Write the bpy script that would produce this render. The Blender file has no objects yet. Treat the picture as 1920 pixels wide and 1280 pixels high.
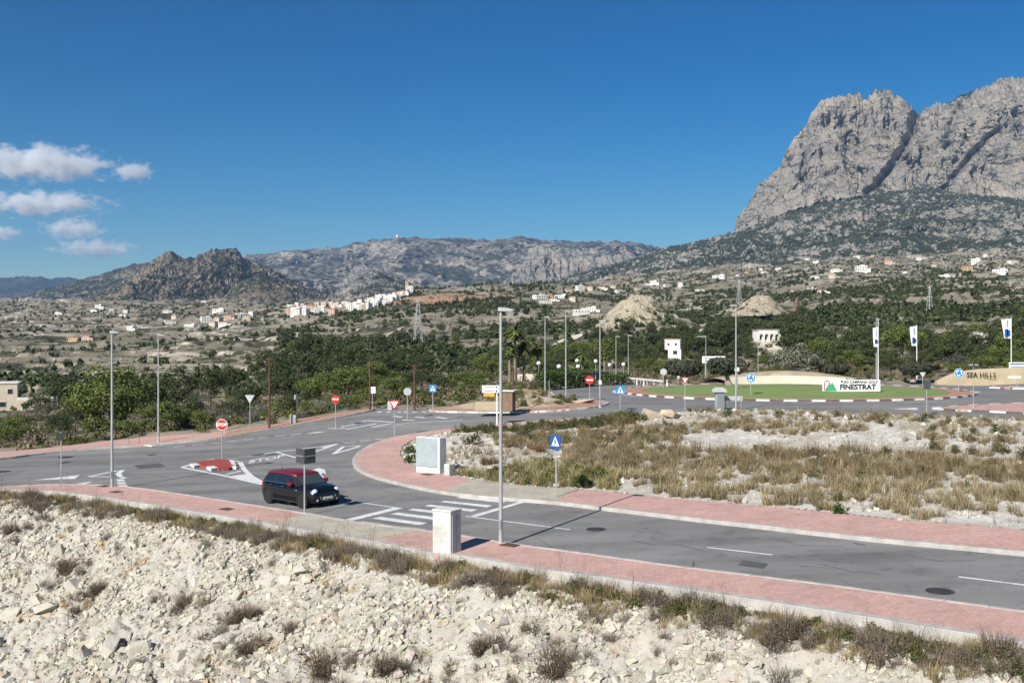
import bpy, bmesh, math, random
import numpy as np
from mathutils import Vector, Matrix
from mathutils.geometry import delaunay_2d_cdt
R_ = math.radians
rng = np.random.default_rng(7)
random.seed(7)
SC = bpy.context.scene
COL = SC.collection
# ------------------------------------------------------------------ camera, sky, sun, exposure
F = 1900.0          # focal length in photograph pixels (1920 wide)
EYE = 7.0           # height of the drone's lens above world zero
cd = bpy.data.cameras.new('camera'); cam = bpy.data.objects.new('camera', cd); COL.objects.link(cam)
cam.location = (0, 0, EYE); cam.rotation_euler = (R_(90), 0, 0)
cd.sensor_width = 36; cd.lens = 36 * F / 1920; cd.clip_start = 0.3; cd.clip_end = 60000
SC.camera = cam
SUN_AZ, SUN_EL = 32.0, 36.0          # light travels 32 degrees right of the view axis, from behind the camera on the left
w = bpy.data.worlds.new('World'); SC.world = w; w.use_nodes = True
nt = w.node_tree; bg = nt.nodes['Background']; sky = nt.nodes.new('ShaderNodeTexSky')
sky.sky_type = 'NISHITA'; sky.sun_disc = False
sky.sun_elevation = R_(SUN_EL); sky.sun_rotation = R_(180 + SUN_AZ)
sky.altitude = 200; sky.air_density = 1.0; sky.dust_density = 0.05; sky.ozone_density = 2.6
hs = nt.nodes.new('ShaderNodeHueSaturation'); hs.inputs['Saturation'].default_value = 1.55; hs.inputs['Hue'].default_value = 0.494; hs.inputs['Value'].default_value = 0.1
gm = nt.nodes.new('ShaderNodeGamma'); gm.inputs['Gamma'].default_value = 1.28
nt.links.new(sky.outputs[0], hs.inputs['Color']); nt.links.new(hs.outputs[0], gm.inputs[0]); nt.links.new(gm.outputs[0], bg.inputs[0]); bg.inputs[1].default_value = 0.60
sl = bpy.data.lights.new('sun', 'SUN'); sun = bpy.data.objects.new('sun', sl); COL.objects.link(sun)
sl.energy = 4.5; sl.angle = R_(0.5); sl.color = (1.0, 0.955, 0.885)
_d = Vector((math.sin(R_(SUN_AZ)) * math.cos(R_(SUN_EL)), math.cos(R_(SUN_AZ)) * math.cos(R_(SUN_EL)), -math.sin(R_(SUN_EL))))
sun.rotation_euler = _d.to_track_quat('-Z', 'Y').to_euler(); sun.location = (-60, -90, 80)
SC.view_settings.view_transform = 'Standard'; SC.view_settings.look = 'None'
SC.view_settings.exposure = 0.6; SC.view_settings.gamma = 1.0
SC.render.engine = 'CYCLES'
SC.cycles.use_denoising = True
SC.cycles.max_bounces = 6; SC.cycles.diffuse_bounces = 2; SC.cycles.glossy_bounces = 2
SC.cycles.transmission_bounces = 4; SC.cycles.transparent_max_bounces = 6; SC.cycles.volume_bounces = 4
SC.cycles.sample_clamp_indirect = 6

# ------------------------------------------------------------------ numbers: noise, the lie of the land
def _hash(ix, iy, seed):
    h = (ix.astype(np.int64) * 374761393 + iy.astype(np.int64) * 668265263 + seed * 974634777) & 0xFFFFFFFF
    h = ((h ^ (h >> 13)) * 1274126177) & 0xFFFFFFFF
    return ((h ^ (h >> 16)) & 0xFFFFFF) / float(0xFFFFFF)
def vnoise(x, y, seed=0):
    x = np.asarray(x, float); y = np.asarray(y, float)
    ix = np.floor(x).astype(np.int64); iy = np.floor(y).astype(np.int64); fx = x - ix; fy = y - iy
    u = fx * fx * fx * (fx * (fx * 6 - 15) + 10); v = fy * fy * fy * (fy * (fy * 6 - 15) + 10)
    def g(jx, jy):
        a = _hash(ix + jx, iy + jy, seed) * 2 * math.pi
        return np.cos(a) * (fx - jx) + np.sin(a) * (fy - jy)
    return ((g(0, 0) * (1 - u) + g(1, 0) * u) * (1 - v) + (g(0, 1) * (1 - u) + g(1, 1) * u) * v) * 1.5
def fbm(x, y, oct=5, seed=0, gain=0.5):
    s = 0; a = 1.0
    for i in range(oct):
        s = s + a * vnoise(x * 2 ** i, y * 2 ** i, seed + i); a *= gain
    return s
def ridged(x, y, oct=5, seed=0, gain=0.5):
    s = 0; a = 1.0; n = 0
    for i in range(oct):
        s = s + a * (1 - np.abs(vnoise(x * 2 ** i, y * 2 ** i, seed + i)) * 2); n += a; a *= gain
    return s / n
def cells(x, y, seed=0):
    """distance to the nearest of jittered cell points, and that cell's random number"""
    ix = np.floor(x).astype(np.int64); iy = np.floor(y).astype(np.int64)
    best = np.full(np.shape(x), 9.0); idd = np.zeros(np.shape(x))
    for a in (-1, 0, 1):
        for b in (-1, 0, 1):
            px = ix + a + _hash(ix + a, iy + b, seed); py = iy + b + _hash(ix + a, iy + b, seed + 5)
            d = np.hypot(px - x, py - y); h = _hash(ix + a, iy + b, seed + 9)
            m = d < best; best = np.where(m, d, best); idd = np.where(m, h, idd)
    return best, idd
def sstep(a, b, x):
    t = np.clip((np.asarray(x, float) - a) / (b - a), 0, 1); return t * t * (3 - 2 * t)
def surf(X, Y):
    """the paved plateau: lower on the left, climbing to a level shelf round the roundabout (world z)"""
    p1 = -7.136 + 0.036 * X + 0.0064 * Y
    p2 = -5.25 + 0.006 * (X - 20)
    return p1 + (p2 - p1) * sstep(42, 74, 0.6 * X + 0.8 * Y) + EYE
def un(px, py, dz=0.0):
    """the point of the plateau seen at a photograph pixel (dz above it)"""
    z = -6.3
    for _ in range(60):
        Y = F * (-z) / (py - 640.0); X = (px - 960) / F * Y
        z = 0.5 * z + 0.5 * (float(surf(X, Y)) - EYE + dz)
    return Vector((X, Y, z + EYE))
def at(px, py, Y):
    return Vector(((px - 960) / F * Y, Y, EYE - (py - 640) / F * Y))
def ground(X, Y, dz=0.0):
    return Vector((X, Y, float(surf(X, Y)) + dz))

# ------------------------------------------------------------------ materials
def material(name, c1, c2=None, scale=1.0, rough=0.9, bump=0.0, bscale=None, c3=None, scale2=None, mix3=(0.5, 0.62), metal=0.0, spec=0.3, detail=6, lo=0.35, hi=0.65, coords='pos', attr=False):
    m = bpy.data.materials.new(name); m.use_nodes = True; n = m.node_tree.nodes; l = m.node_tree.links
    b = n['Principled BSDF']; b.inputs['Roughness'].default_value = rough; b.inputs['Metallic'].default_value = metal
    b.inputs['Specular IOR Level'].default_value = spec
    b.inputs['Base Color'].default_value = (*c1, 1)
    if coords == 'pos': src = n.new('ShaderNodeNewGeometry').outputs['Position']
    else: src = n.new('ShaderNodeTexCoord').outputs['Object']
    col = None
    if c2 is not None:
        t = n.new('ShaderNodeTexNoise'); t.inputs['Scale'].default_value = scale; t.inputs['Detail'].default_value = detail
        l.new(src, t.inputs['Vector'])
        r = n.new('ShaderNodeMapRange'); r.inputs[1].default_value = lo; r.inputs[2].default_value = hi
        l.new(t.outputs[0], r.inputs[0])
        x = n.new('ShaderNodeMix'); x.data_type = 'RGBA'; x.inputs[6].default_value = (*c1, 1); x.inputs[7].default_value = (*c2, 1)
        l.new(r.outputs[0], x.inputs[0]); col = x.outputs[2]
        if c3 is not None:
            t2 = n.new('ShaderNodeTexNoise'); t2.inputs['Scale'].default_value = scale2; t2.inputs['Detail'].default_value = 5
            l.new(src, t2.inputs['Vector'])
            r2 = n.new('ShaderNodeMapRange'); r2.inputs[1].default_value = mix3[0]; r2.inputs[2].default_value = mix3[1]
            l.new(t2.outputs[0], r2.inputs[0])
            x2 = n.new('ShaderNodeMix'); x2.data_type = 'RGBA'; x2.inputs[7].default_value = (*c3, 1)
            l.new(r2.outputs[0], x2.inputs[0]); l.new(col, x2.inputs[6]); col = x2.outputs[2]
    if attr:
        at_ = n.new('ShaderNodeAttribute'); at_.attribute_name = 'tint'
        x3 = n.new('ShaderNodeMix'); x3.data_type = 'RGBA'; x3.blend_type = 'MULTIPLY'; x3.inputs[0].default_value = 1
        if col is not None: l.new(col, x3.inputs[6])
        else: x3.inputs[6].default_value = (*c1, 1)
        l.new(at_.outputs['Color'], x3.inputs[7]); col = x3.outputs[2]
    if col is not None: l.new(col, b.inputs['Base Color'])
    if bump:
        t3 = n.new('ShaderNodeTexNoise'); t3.inputs['Scale'].default_value = bscale or scale * 4; t3.inputs['Detail'].default_value = 8
        l.new(src, t3.inputs['Vector'])
        bp = n.new('ShaderNodeBump'); bp.inputs['Strength'].default_value = bump; bp.inputs['Distance'].default_value = 0.05
        l.new(t3.outputs[0], bp.inputs['Height']); l.new(bp.outputs[0], b.inputs['Normal'])
    return m

# ------------------------------------------------------------------ objects
def link(name, me, parent=None, loc=None):
    o = bpy.data.objects.new(name, me); COL.objects.link(o)
    if parent is not None: o.parent = parent
    if loc is not None: o.location = loc
    return o
def tag(o, label=None, cat=None, group=None, kind=None):
    if label: o['label'] = label
    if cat: o['category'] = cat
    if group: o['group'] = group
    if kind: o['kind'] = kind
    return o
def thing(name, label, cat, loc=(0, 0, 0), rz=0.0, group=None):
    o = bpy.data.objects.new(name, None); COL.objects.link(o); o.location = loc; o.rotation_euler = (0, 0, rz)
    o.empty_display_size = 0.2
    return tag(o, label, cat, group)
def mesh(name, verts, faces, mats, smooth=False, mi=None, tint=None):
    me = bpy.data.meshes.new(name)
    verts = np.asarray(verts, np.float32)
    if isinstance(faces, np.ndarray):
        k = faces.shape[1]; n = len(faces)
        me.vertices.add(len(verts)); me.vertices.foreach_set('co', verts.ravel())
        me.loops.add(n * k); me.loops.foreach_set('vertex_index', faces.astype(np.int32).ravel())
        me.polygons.add(n); me.polygons.foreach_set('loop_start', np.arange(0, n * k, k, dtype=np.int32))
        me.update(calc_edges=True)
    else:
        me.from_pydata([tuple(map(float, v)) for v in verts], [], [tuple(map(int, f)) for f in faces]); me.update()
    for m in (mats if isinstance(mats, (list, tuple)) else [mats]): me.materials.append(m)
    me.polygons.foreach_set('use_smooth', np.full(len(me.polygons), bool(smooth)))
    if mi is not None: me.polygons.foreach_set('material_index', np.asarray(mi, np.int32))
    if tint is not None:
        a = me.color_attributes.new('tint', 'FLOAT_COLOR', 'POINT')
        c = np.ones((len(verts), 4), np.float32); c[:, :3] = tint; a.data.foreach_set('color', c.ravel())
    return me
class MB:
    """collects boxes, tubes, lathes and prisms into ONE mesh"""
    def __init__(s): s.v = []; s.f = []; s.m = []; s.mats = []
    def _mi(s, mat):
        if mat not in s.mats: s.mats.append(mat)
        return s.mats.index(mat)
    def add(s, vs, fs, mat):
        o = len(s.v); s.v += [tuple(v) for v in vs]; k = s._mi(mat)
        for f in fs: s.f.append(tuple(i + o for i in f)); s.m.append(k)
    def box(s, c, d, mat, rz=0.0, bev=0.0):
        x, y, z = d[0] / 2, d[1] / 2, d[2] / 2; ca, sa = math.cos(rz), math.sin(rz)
        if bev <= 0:
            q = [(a * x, b * y, e * z) for e in (-1, 1) for a, b in ((-1, -1), (1, -1), (1, 1), (-1, 1))]
            f = [(3, 2, 1, 0), (4, 5, 6, 7), (0, 1, 5, 4), (1, 2, 6, 5), (2, 3, 7, 6), (3, 0, 4, 7)]
        else:
            q = []; b_ = bev
            for e, i in ((-z, b_), (-z + b_, 0), (z - b_, 0), (z, b_)):
                q += [(a * (x - i - (b_ if k else 0)), b * (y - i - (0 if k else b_)), e) for a, b, k in ((-1, -1, 1), (1, -1, 1), (1, -1, 0), (1, 1, 0), (1, 1, 1), (-1, 1, 1), (-1, 1, 0), (-1, -1, 0))]
            f = [tuple(range(7, -1, -1)), tuple(range(24, 32))]
            for r in range(3):
                for k in range(8): f.append((r * 8 + k, r * 8 + (k + 1) % 8, r * 8 + 8 + (k + 1) % 8, r * 8 + 8 + k))
        s.add([(c[0] + p[0] * ca - p[1] * sa, c[1] + p[0] * sa + p[1] * ca, c[2] + p[2]) for p in q], f, mat)
        return s
    def tube(s, pts, rad, mat, n=8, cap=True):
        pts = [Vector(p) for p in pts]; rad = rad if isinstance(rad, (list, tuple)) else [rad] * len(pts)
        vs = []; fs = []
        for i, p in enumerate(pts):
            t = (pts[min(i + 1, len(pts) - 1)] - pts[max(i - 1, 0)]).normalized()
            a = t.orthogonal().normalized() if abs(t.z) < 0.9 else Vector((1, 0, 0)) - t * t.x
            a.normalize(); b = t.cross(a)
            for k in range(n):
                q = 2 * math.pi * k / n; vs.append(p + (a * math.cos(q) + b * math.sin(q)) * rad[i])
        for i in range(len(pts) - 1):
            for k in range(n): fs.append((i * n + k, i * n + (k + 1) % n, (i + 1) * n + (k + 1) % n, (i + 1) * n + k))
        if cap: fs += [tuple(range(n - 1, -1, -1)), tuple(range((len(pts) - 1) * n, len(pts) * n))]
        s.add(vs, fs, mat); return s
    def lathe(s, prof, mat, c=(0, 0, 0), n=16, axis='z', cap=True):
        vs = []; fs = []
        for r, h in prof:
            for k in range(n):
                a = 2 * math.pi * k / n; p = (r * math.cos(a), r * math.sin(a), h)
                if axis == 'y': p = (p[0], p[2], p[1])
                if axis == 'x': p = (p[2], p[0], p[1])
                vs.append((c[0] + p[0], c[1] + p[1], c[2] + p[2]))
        for i in range(len(prof) - 1):
            for k in range(n): fs.append((i * n + k, i * n + (k + 1) % n, (i + 1) * n + (k + 1) % n, (i + 1) * n + k))
        if cap: fs += [tuple(range(n - 1, -1, -1)), tuple(range((len(prof) - 1) * n, len(prof) * n))]
        if axis == 'y': fs = [tuple(reversed(f)) for f in fs]
        s.add(vs, fs, mat); return s
    def prism(s, poly, y0, y1, mat, c=(0, 0, 0)):
        """a polygon in the x-z plane, extruded along y"""
        n = len(poly); vs = [(c[0] + p[0], c[1] + y0, c[2] + p[1]) for p in poly] + [(c[0] + p[0], c[1] + y1, c[2] + p[1]) for p in poly]
        fs = [tuple(range(n)), tuple(range(2 * n - 1, n - 1, -1))] + [(i + n, (i + 1) % n + n, (i + 1) % n, i) for i in range(n)]
        s.add(vs, fs, mat); return s
    def build(s, name, parent=None, loc=None, smooth=False, data=False):
        me = bpy.data.meshes.new(name); me.from_pydata(s.v, [], s.f); me.update()
        for m in s.mats: me.materials.append(m)
        me.polygons.foreach_set('material_index', np.asarray(s.m, np.int32))
        bm = bmesh.new(); bm.from_mesh(me); bmesh.ops.recalc_face_normals(bm, faces=bm.faces); bm.to_mesh(me); bm.free()
        if smooth:
            me.polygons.foreach_set('use_smooth', np.ones(len(me.polygons), bool))
            try: me.set_sharp_from_angle(angle=R_(40))
            except Exception: pass
        return me if data else link(name, me, parent, loc)
def copy_tree(o, parent=None):
    c = o.copy(); COL.objects.link(c); c.parent = parent
    for ch in list(o.children): copy_tree(ch, c)
    return c
def resample(pts, step, closed=False):
    P = [Vector(p) for p in pts]
    if closed: P = P + [P[0]]
    out = []
    for a, b in zip(P[:-1], P[1:]):
        n = max(1, int((b - a).length / step + 0.5))
        out += [a.lerp(b, k / n) for k in range(n)]
    if not closed: out.append(P[-1])
    return out
def smooth_line(pts, it=2):
    P = [Vector(p) for p in pts]
    for _ in range(it):
        Q = [P[0]]
        for a, b in zip(P[:-1], P[1:]): Q += [a.lerp(b, .25), a.lerp(b, .75)]
        Q.append(P[-1]); P = Q
    return P
def sheet_mesh(name, polys, mat, dz=0.0, step=1.2, side=0.0, zf=None):
    """flat sheet following the plateau: union of ground polygons, with an optional skirt down"""
    zf = zf or surf; V = []; faces = []
    for poly in polys:
        P = resample([Vector((p[0], p[1], 0)) for p in poly], step, True)
        if sum(a.x * b.y - b.x * a.y for a, b in zip(P, P[1:] + P[:1])) < 0: P.reverse()
        faces.append(list(range(len(V), len(V) + len(P)))); V += [Vector((p.x, p.y)) for p in P]
    xs = [v.x for v in V]; ys = [v.y for v in V]
    gx = np.arange(min(xs), max(xs), step); gy = np.arange(min(ys), max(ys), step)
    for i, x in enumerate(gx):
        for y in gy: V.append(Vector((float(x) + 0.013, float(y) + (step / 2 if i % 2 else 0) + 0.017)))
    r = delaunay_2d_cdt(V, [], faces, 1, 1e-5)
    vs = [(v.x, v.y, float(zf(v.x, v.y)) + dz) for v in r[0]]; fs = [tuple(f) for f in r[2]]
    if side:
        ed = {}
        for f in fs:
            for a, b in zip(f, f[1:] + f[:1]): ed[(a, b)] = 1
        bd = [(a, b) for (a, b) in ed if (b, a) not in ed]; low = {}
        for a, b in bd:
            for k in (a, b):
                if k not in low: low[k] = len(vs); vs.append((vs[k][0], vs[k][1], vs[k][2] - side))
            fs.append((b, a, low[a], low[b]))
    used = sorted({i for f in fs for i in f}); mp = {k: i for i, k in enumerate(used)}
    return mesh(name, [vs[k] for k in used], [tuple(mp[i] for i in f) for f in fs], mat)
def inside(poly, x, y):
    x = np.asarray(x); y = np.asarray(y); c = np.zeros(np.shape(x), bool)
    n = len(poly); j = n - 1
    for i in range(n):
        xi, yi, xj, yj = poly[i][0], poly[i][1], poly[j][0], poly[j][1]
        if yi != yj: c ^= ((yi > y) != (yj > y)) & (x < (xj - xi) * (y - yi) / (yj - yi) + xi)
        j = i
    return c
def line_dist(pts, x, y):
    """distance to a polyline in plan"""
    d = np.full(np.shape(x), 1e9)
    for a, b in zip(pts[:-1], pts[1:]):
        ax, ay, bx, by = a[0], a[1], b[0], b[1]; L = (bx - ax) ** 2 + (by - ay) ** 2 + 1e-9
        t = np.clip(((x - ax) * (bx - ax) + (y - ay) * (by - ay)) / L, 0, 1)
        d = np.minimum(d, np.hypot(x - ax - t * (bx - ax), y - ay - t * (by - ay)))
    return d
# ------------------------------------------------------------------ the paved plateau
ASPHALT = material('asphalt', (0.29, 0.28, 0.262), (0.25, 0.242, 0.228), 0.35, 0.9, 0.25, 60, c3=(0.335, 0.324, 0.304), scale2=0.09, mix3=(0.5, 0.7))
def weather(m, rz, sets):
    """worn tracks, spots and fine speckle multiplied into a material's colour"""
    n = m.node_tree.nodes; l = m.node_tree.links; b = n['Principled BSDF']; base = b.inputs['Base Color'].links[0].from_socket
    g = n.new('ShaderNodeNewGeometry'); mp = n.new('ShaderNodeMapping'); mp.inputs['Rotation'].default_value = (0, 0, R_(rz)); mp.inputs['Scale'].default_value = (.05, 1.1, 1); l.new(g.outputs['Position'], mp.inputs[0])
    for st, sc, det, lo, hi, k in sets:
        t = n.new('ShaderNodeTexNoise'); t.inputs['Scale'].default_value = sc; t.inputs['Detail'].default_value = det; l.new(mp.outputs[0] if st else g.outputs['Position'], t.inputs['Vector'])
        r = n.new('ShaderNodeMapRange'); r.inputs[1].default_value = lo; r.inputs[2].default_value = hi; r.inputs[3].default_value = 1; r.inputs[4].default_value = 1 - k; l.new(t.outputs[0], r.inputs[0])
        x = n.new('ShaderNodeMix'); x.data_type = 'RGBA'; x.blend_type = 'MULTIPLY'; x.inputs[0].default_value = 1; l.new(base, x.inputs[6]); l.new(r.outputs[0], x.inputs[7]); base = x.outputs[2]
    l.new(base, b.inputs['Base Color'])
weather(ASPHALT, 33, ((1, .5, 4, .40, .66, .2), (1, 1.6, 3, .45, .7, .09), (0, 1.4, 7, .58, .70, .2), (0, .35, 4, .55, .6, .10), (0, 26, 2, .3, .8, .4)))
ROADPAINT = material('road_paint', (0.70, 0.70, 0.68), (0.50, 0.50, 0.49), 3.0, 0.8, 0.15, 50, lo=0.4, hi=0.75)
FADED = material('faded_road_paint', (0.30, 0.30, 0.295), (0.19, 0.19, 0.19), 2.0, 0.85, lo=0.3, hi=0.7)
CONCRETE = material('kerb_concrete', (0.50, 0.475, 0.43), (0.37, 0.35, 0.32), 2.2, 0.9, 0.3, 30)
KERBWHITE = material('kerb_white_paint', (0.74, 0.73, 0.70), (0.55, 0.54, 0.52), 4, 0.8)
KERBDARK = material('kerb_dark', (0.10, 0.085, 0.08), (0.16, 0.12, 0.11), 4, 0.9)
IRON = material('cast_iron', (0.05, 0.05, 0.05), (0.09, 0.08, 0.075), 12, 0.7, 0.4, 40, metal=0.4)
RUSTIRON = material('rusty_iron', (0.13, 0.075, 0.055), (0.08, 0.05, 0.04), 12, 0.8, 0.3, 40)
def paving(name, ca, cb, mortar):
    m = material(name, ca, cb, 0.7, 0.9); n = m.node_tree.nodes; l = m.node_tree.links; b = n['Principled BSDF']
    base = b.inputs['Base Color'].links[0].from_socket
    g = n.new('ShaderNodeNewGeometry'); mp = n.new('ShaderNodeMapping'); mp.inputs['Rotation'].default_value = (0, 0, R_(-38))
    l.new(g.outputs['Position'], mp.inputs[0])
    t = n.new('ShaderNodeTexBrick'); t.inputs['Scale'].default_value = 1.0; t.inputs['Brick Width'].default_value = 0.22; t.inputs['Row Height'].default_value = 0.11
    t.inputs['Mortar Size'].default_value = 0.006; t.inputs['Color1'].default_value = (1, 1, 1, 1); t.inputs['Color2'].default_value = (0.84, 0.84, 0.84, 1); t.inputs['Mortar'].default_value = mortar
    l.new(mp.outputs[0], t.inputs[0])
    x = n.new('ShaderNodeMix'); x.data_type = 'RGBA'; x.blend_type = 'MULTIPLY'; x.inputs[0].default_value = 1
    l.new(base, x.inputs[6]); l.new(t.outputs[0], x.inputs[7]); l.new(x.outputs[2], b.inputs['Base Color'])
    weather(m, 33, ((0, 1.3, 6, .5, .75, .16), (0, 5, 5, .58, .7, .14)))
    return m
PINK = paving('pink_paving', (0.63, 0.395, 0.335), (0.55, 0.345, 0.295), (0.62, 0.6, 0.58, 1))
ORANGE = paving('terracotta_paving', (0.50, 0.275, 0.19), (0.43, 0.245, 0.175), (0.6, 0.58, 0.55, 1))
BEIGE = paving('sand_paving', (0.52, 0.475, 0.375), (0.46, 0.42, 0.335), (0.75, 0.74, 0.72, 1))
REDPAINT = material('red_island_paint', (0.36, 0.065, 0.05), (0.27, 0.06, 0.05), 3, 0.85)

def px(*pts): return [un(*p) for p in pts]
RC = Vector((28.9, 105.2, 0)); RR = 17.6            # roundabout centre and kerb radius
def ring(r, n=96): return [(RC.x + r * math.cos(2 * math.pi * k / n), RC.y + r * math.sin(2 * math.pi * k / n)) for k in range(n)]
K_NEAR = px((-420, 945), (-200, 927), (0, 917), (40, 914), (114, 911.5), (186, 912.5), (253, 917.5), (338, 930), (422, 943), (506, 956.5), (580, 968), (670, 985), (738, 993.5), (803, 1000), (864, 1008.5), (950, 1024), (1120, 1047), (1280, 1070), (1407, 1085), (1533, 1101), (1660, 1118.5), (1786, 1136), (1920, 1154), (2250, 1201), (2600, 1251))
B_NEAR = px((-420, 955), (-200, 933), (0, 922), (55, 923), (127, 928), (190, 937), (253, 946), (338, 961), (422, 974), (505, 989), (633, 1010), (692, 1019), (799, 1043), (882, 1051), (979, 1071), (1120, 1089), (1280, 1112), (1407, 1132), (1575, 1158), (1702, 1179), (1828, 1200), (1920, 1215), (2250, 1270), (2600, 1328))
K_FAR = px((-420, 906), (-200, 883), (0, 862.5), (84, 851.5), (169, 843.5), (253, 838.5), (296, 834.5), (370, 828), (417, 822), (504, 807), (581, 793.5), (648, 781.5), (680, 775), (700, 771), (702, 768))
B_FAR = px((-420, 889), (-200, 866), (0, 850), (54, 846), (130, 838), (208, 828), (296, 820), (349, 817), (417, 811.5), (504, 800), (581, 784), (648, 775), (685, 769), (698, 767.5))
K_ISLE = px((1110, 785), (1068, 788), (950, 796), (850, 806), (779, 815), (744, 821), (708, 831), (682, 843.5), (666, 856), (661, 866), (664.5, 877), (678, 887.5), (700, 897), (750, 910), (800, 921), (857, 930.5), (947, 938.5), (1040, 945), (1117, 955), (1200, 965), (1340, 982), (1407, 989), (1533, 1004), (1660, 1018), (1786, 1029.5), (1920, 1042), (2250, 1080), (2600, 1120))
B_ISLE = px((1110, 787.5), (1078, 791), (950, 800), (850, 812), (810, 817), (775, 826), (755, 838), (748, 852), (756, 866), (781, 882), (845, 897), (887, 903), (933, 911), (1033, 919), (1077, 922), (1167, 929), (1267, 940), (1340, 947), (1491, 959), (1702, 983), (1920, 999), (2250, 1030), (2600, 1063))
K_CORNER = px((803, 770), (806, 773), (860, 774), (917, 774.5), (984, 774.5), (1051, 771.5), (1101, 766.5), (1125, 763), (1140, 759), (1142, 756.5), (1132, 755), (1118, 754), (1085, 751), (1055, 747), (1038, 742), (1034, 737))
B_CORNER = px((815, 768), (860, 769.5), (917, 769.5), (984, 768.5), (1050, 764), (1086, 757), (1092, 753), (1070, 750.5), (1050, 748), (1036, 743), (1031, 738))
K_NEAR, B_NEAR, K_FAR, B_FAR, K_ISLE, B_ISLE = [smooth_line(k, 1) for k in (K_NEAR, B_NEAR, K_FAR, B_FAR, K_ISLE, B_ISLE)]
K_ISLE = smooth_line(K_ISLE, 1); B_ISLE = smooth_line(B_ISLE, 1); K_CORNER = smooth_line(K_CORNER, 2); B_CORNER = smooth_line(B_CORNER, 1)
# asphalt: the near street, the avenue, the ring and its arms
AV = px((-420, 950), (-200, 930), (0, 920), (114, 916), (253, 924), (422, 952), (582, 976), (738, 1001), (864, 1018), (1120, 1057), (1407, 1096), (1660, 1130), (1920, 1168), (2250, 1215), (2600, 1268), (2600, 806), (2250, 800), (1920, 790), (1712, 782), (1500, 776), (1292, 771), (1240, 752), (1175, 735), (1120, 756), (1101, 764), (1051, 769), (984, 772), (917, 772), (850, 771), (812, 766), (700, 764), (648, 778), (581, 790), (504, 804), (417, 818), (296, 830), (169, 839), (84, 847), (0, 858), (-200, 878), (-420, 900))
ARM1 = px((1180, 745), (1200, 724), (1160, 722), (1064, 725), (1021, 734), (1005, 738), (1036, 743), (1070, 751), (1120, 757))
ARM2 = px((1150, 724), (1172, 711), (1196, 711), (1252, 729), (1200, 736))
ARM3 = px((1700, 782), (1790, 735), (1750, 727), (1920, 719), (2250, 716), (2250, 800))
road = tag(link('road', sheet_mesh('road', [AV, ring(RR + 7.5), ARM1, ARM2, ARM3], ASPHALT)), kind='structure')
def strip(a, b): return [tuple(p) for p in a] + [tuple(p) for p in reversed(b)]
H = 0.13
pav_near = tag(link('pavement_near', sheet_mesh('pavement_near', [strip(K_NEAR, B_NEAR)], PINK, H, side=0.3)), kind='structure')
pav_far = tag(link('pavement_far', sheet_mesh('pavement_far', [strip(K_FAR, B_FAR)], PINK, H, side=0.4)), kind='structure')
pav_isle = tag(link('pavement_field', sheet_mesh('pavement_field', [strip(K_ISLE, B_ISLE)], PINK, H, side=0.25)), kind='structure')
pav_corner = tag(link('pavement_corner', sheet_mesh('pavement_corner', [strip(K_CORNER, B_CORNER)], ORANGE, H, side=0.25)), kind='structure')
def patch(parent, name, pts, mat, dz): return link(name, sheet_mesh(name, [pts], mat, dz), parent)
patch(pav_near, 'sand_paving', px((579, 966.6), (670, 983.5), (738, 991.5), (800, 998), (712, 1016), (692, 1015), (633, 1007.5), (518, 986)), BEIGE, H + .005)
patch(pav_isle, 'sand_paving', px((886, 903.5), (933, 911.5), (1033, 919.5), (1074, 922.5), (1044, 944), (947, 937.3), (857, 929), (836, 925)), BEIGE, H + .005)
patch(pav_far, 'terracotta_paving', [tuple(p) for p in px((420, 820.3), (504, 806), (581, 792.5), (648, 780.6), (680, 774.2), (699, 770.4), (697, 768), (685, 769.6), (648, 775.6), (581, 784.8), (504, 800.8), (425, 811.6))], ORANGE, H + .005)
# kerb stones, one by one
_kb = {}
def kerb_mesh(mat):
    if mat.name not in _kb: _kb[mat.name] = MB().box((0, 0, 0), (1, 1, 1), mat, bev=0.03).build('kerb_stone', data=True)
    return _kb[mat.name]
def kerbs(parent, pts, step, mats, wd=0.16, top=H + 0.012, deep=0.2, closed=False, inset=0.06, flip=1, gap=0.012, name='kerb_stone'):
    P = [Vector((p[0], p[1], 0)) for p in pts]
    if closed: P.append(P[0])
    L = [0]
    for a, b in zip(P[:-1], P[1:]): L.append(L[-1] + (b - a).length)
    n = max(1, round(L[-1] / step)); q = []
    for k in range(n + 1):
        s = L[-1] * k / n; i = max(0, min(len(P) - 2, int(np.searchsorted(L, s) - 1)))
        q.append(P[i].lerp(P[i + 1], (s - L[i]) / max(1e-6, L[i + 1] - L[i])))
    for k in range(n):
        a, b = q[k], q[k + 1]; d = b - a; nrm = Vector((-d.y, d.x, 0)).normalized() * inset * flip; c = (a + b) / 2 + nrm
        za, zb = float(surf(a.x, a.y)), float(surf(b.x, b.y)); e = 0.004 * math.sin(k * 2.3)
        o = link(name, kerb_mesh(mats[k % len(mats)]), parent)
        o.location = (c.x, c.y, (za + zb) / 2 + (top + e) / 2 - deep / 2); o.scale = (d.length + 0.01 - gap, wd, deep + top + e)
        o.rotation_euler = (0, -math.atan2(zb - za, d.length), math.atan2(d.y, d.x))
kerbs(pav_near, K_NEAR, 1.05, [CONCRETE], flip=-1)
kerbs(pav_far, K_FAR, 1.1, [CONCRETE], flip=1)
kerbs(pav_isle, K_ISLE, 1.05, [CONCRETE], flip=1, wd=0.2)
kerbs(pav_corner, K_CORNER, 0.95, [CONCRETE, KERBWHITE], flip=1)
kerbs(pav_near, B_NEAR, 1.5, [CONCRETE], flip=1, wd=0.3, top=H + 0.02, deep=0.35, inset=0.10, gap=-.04, name='edging_stone')
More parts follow.
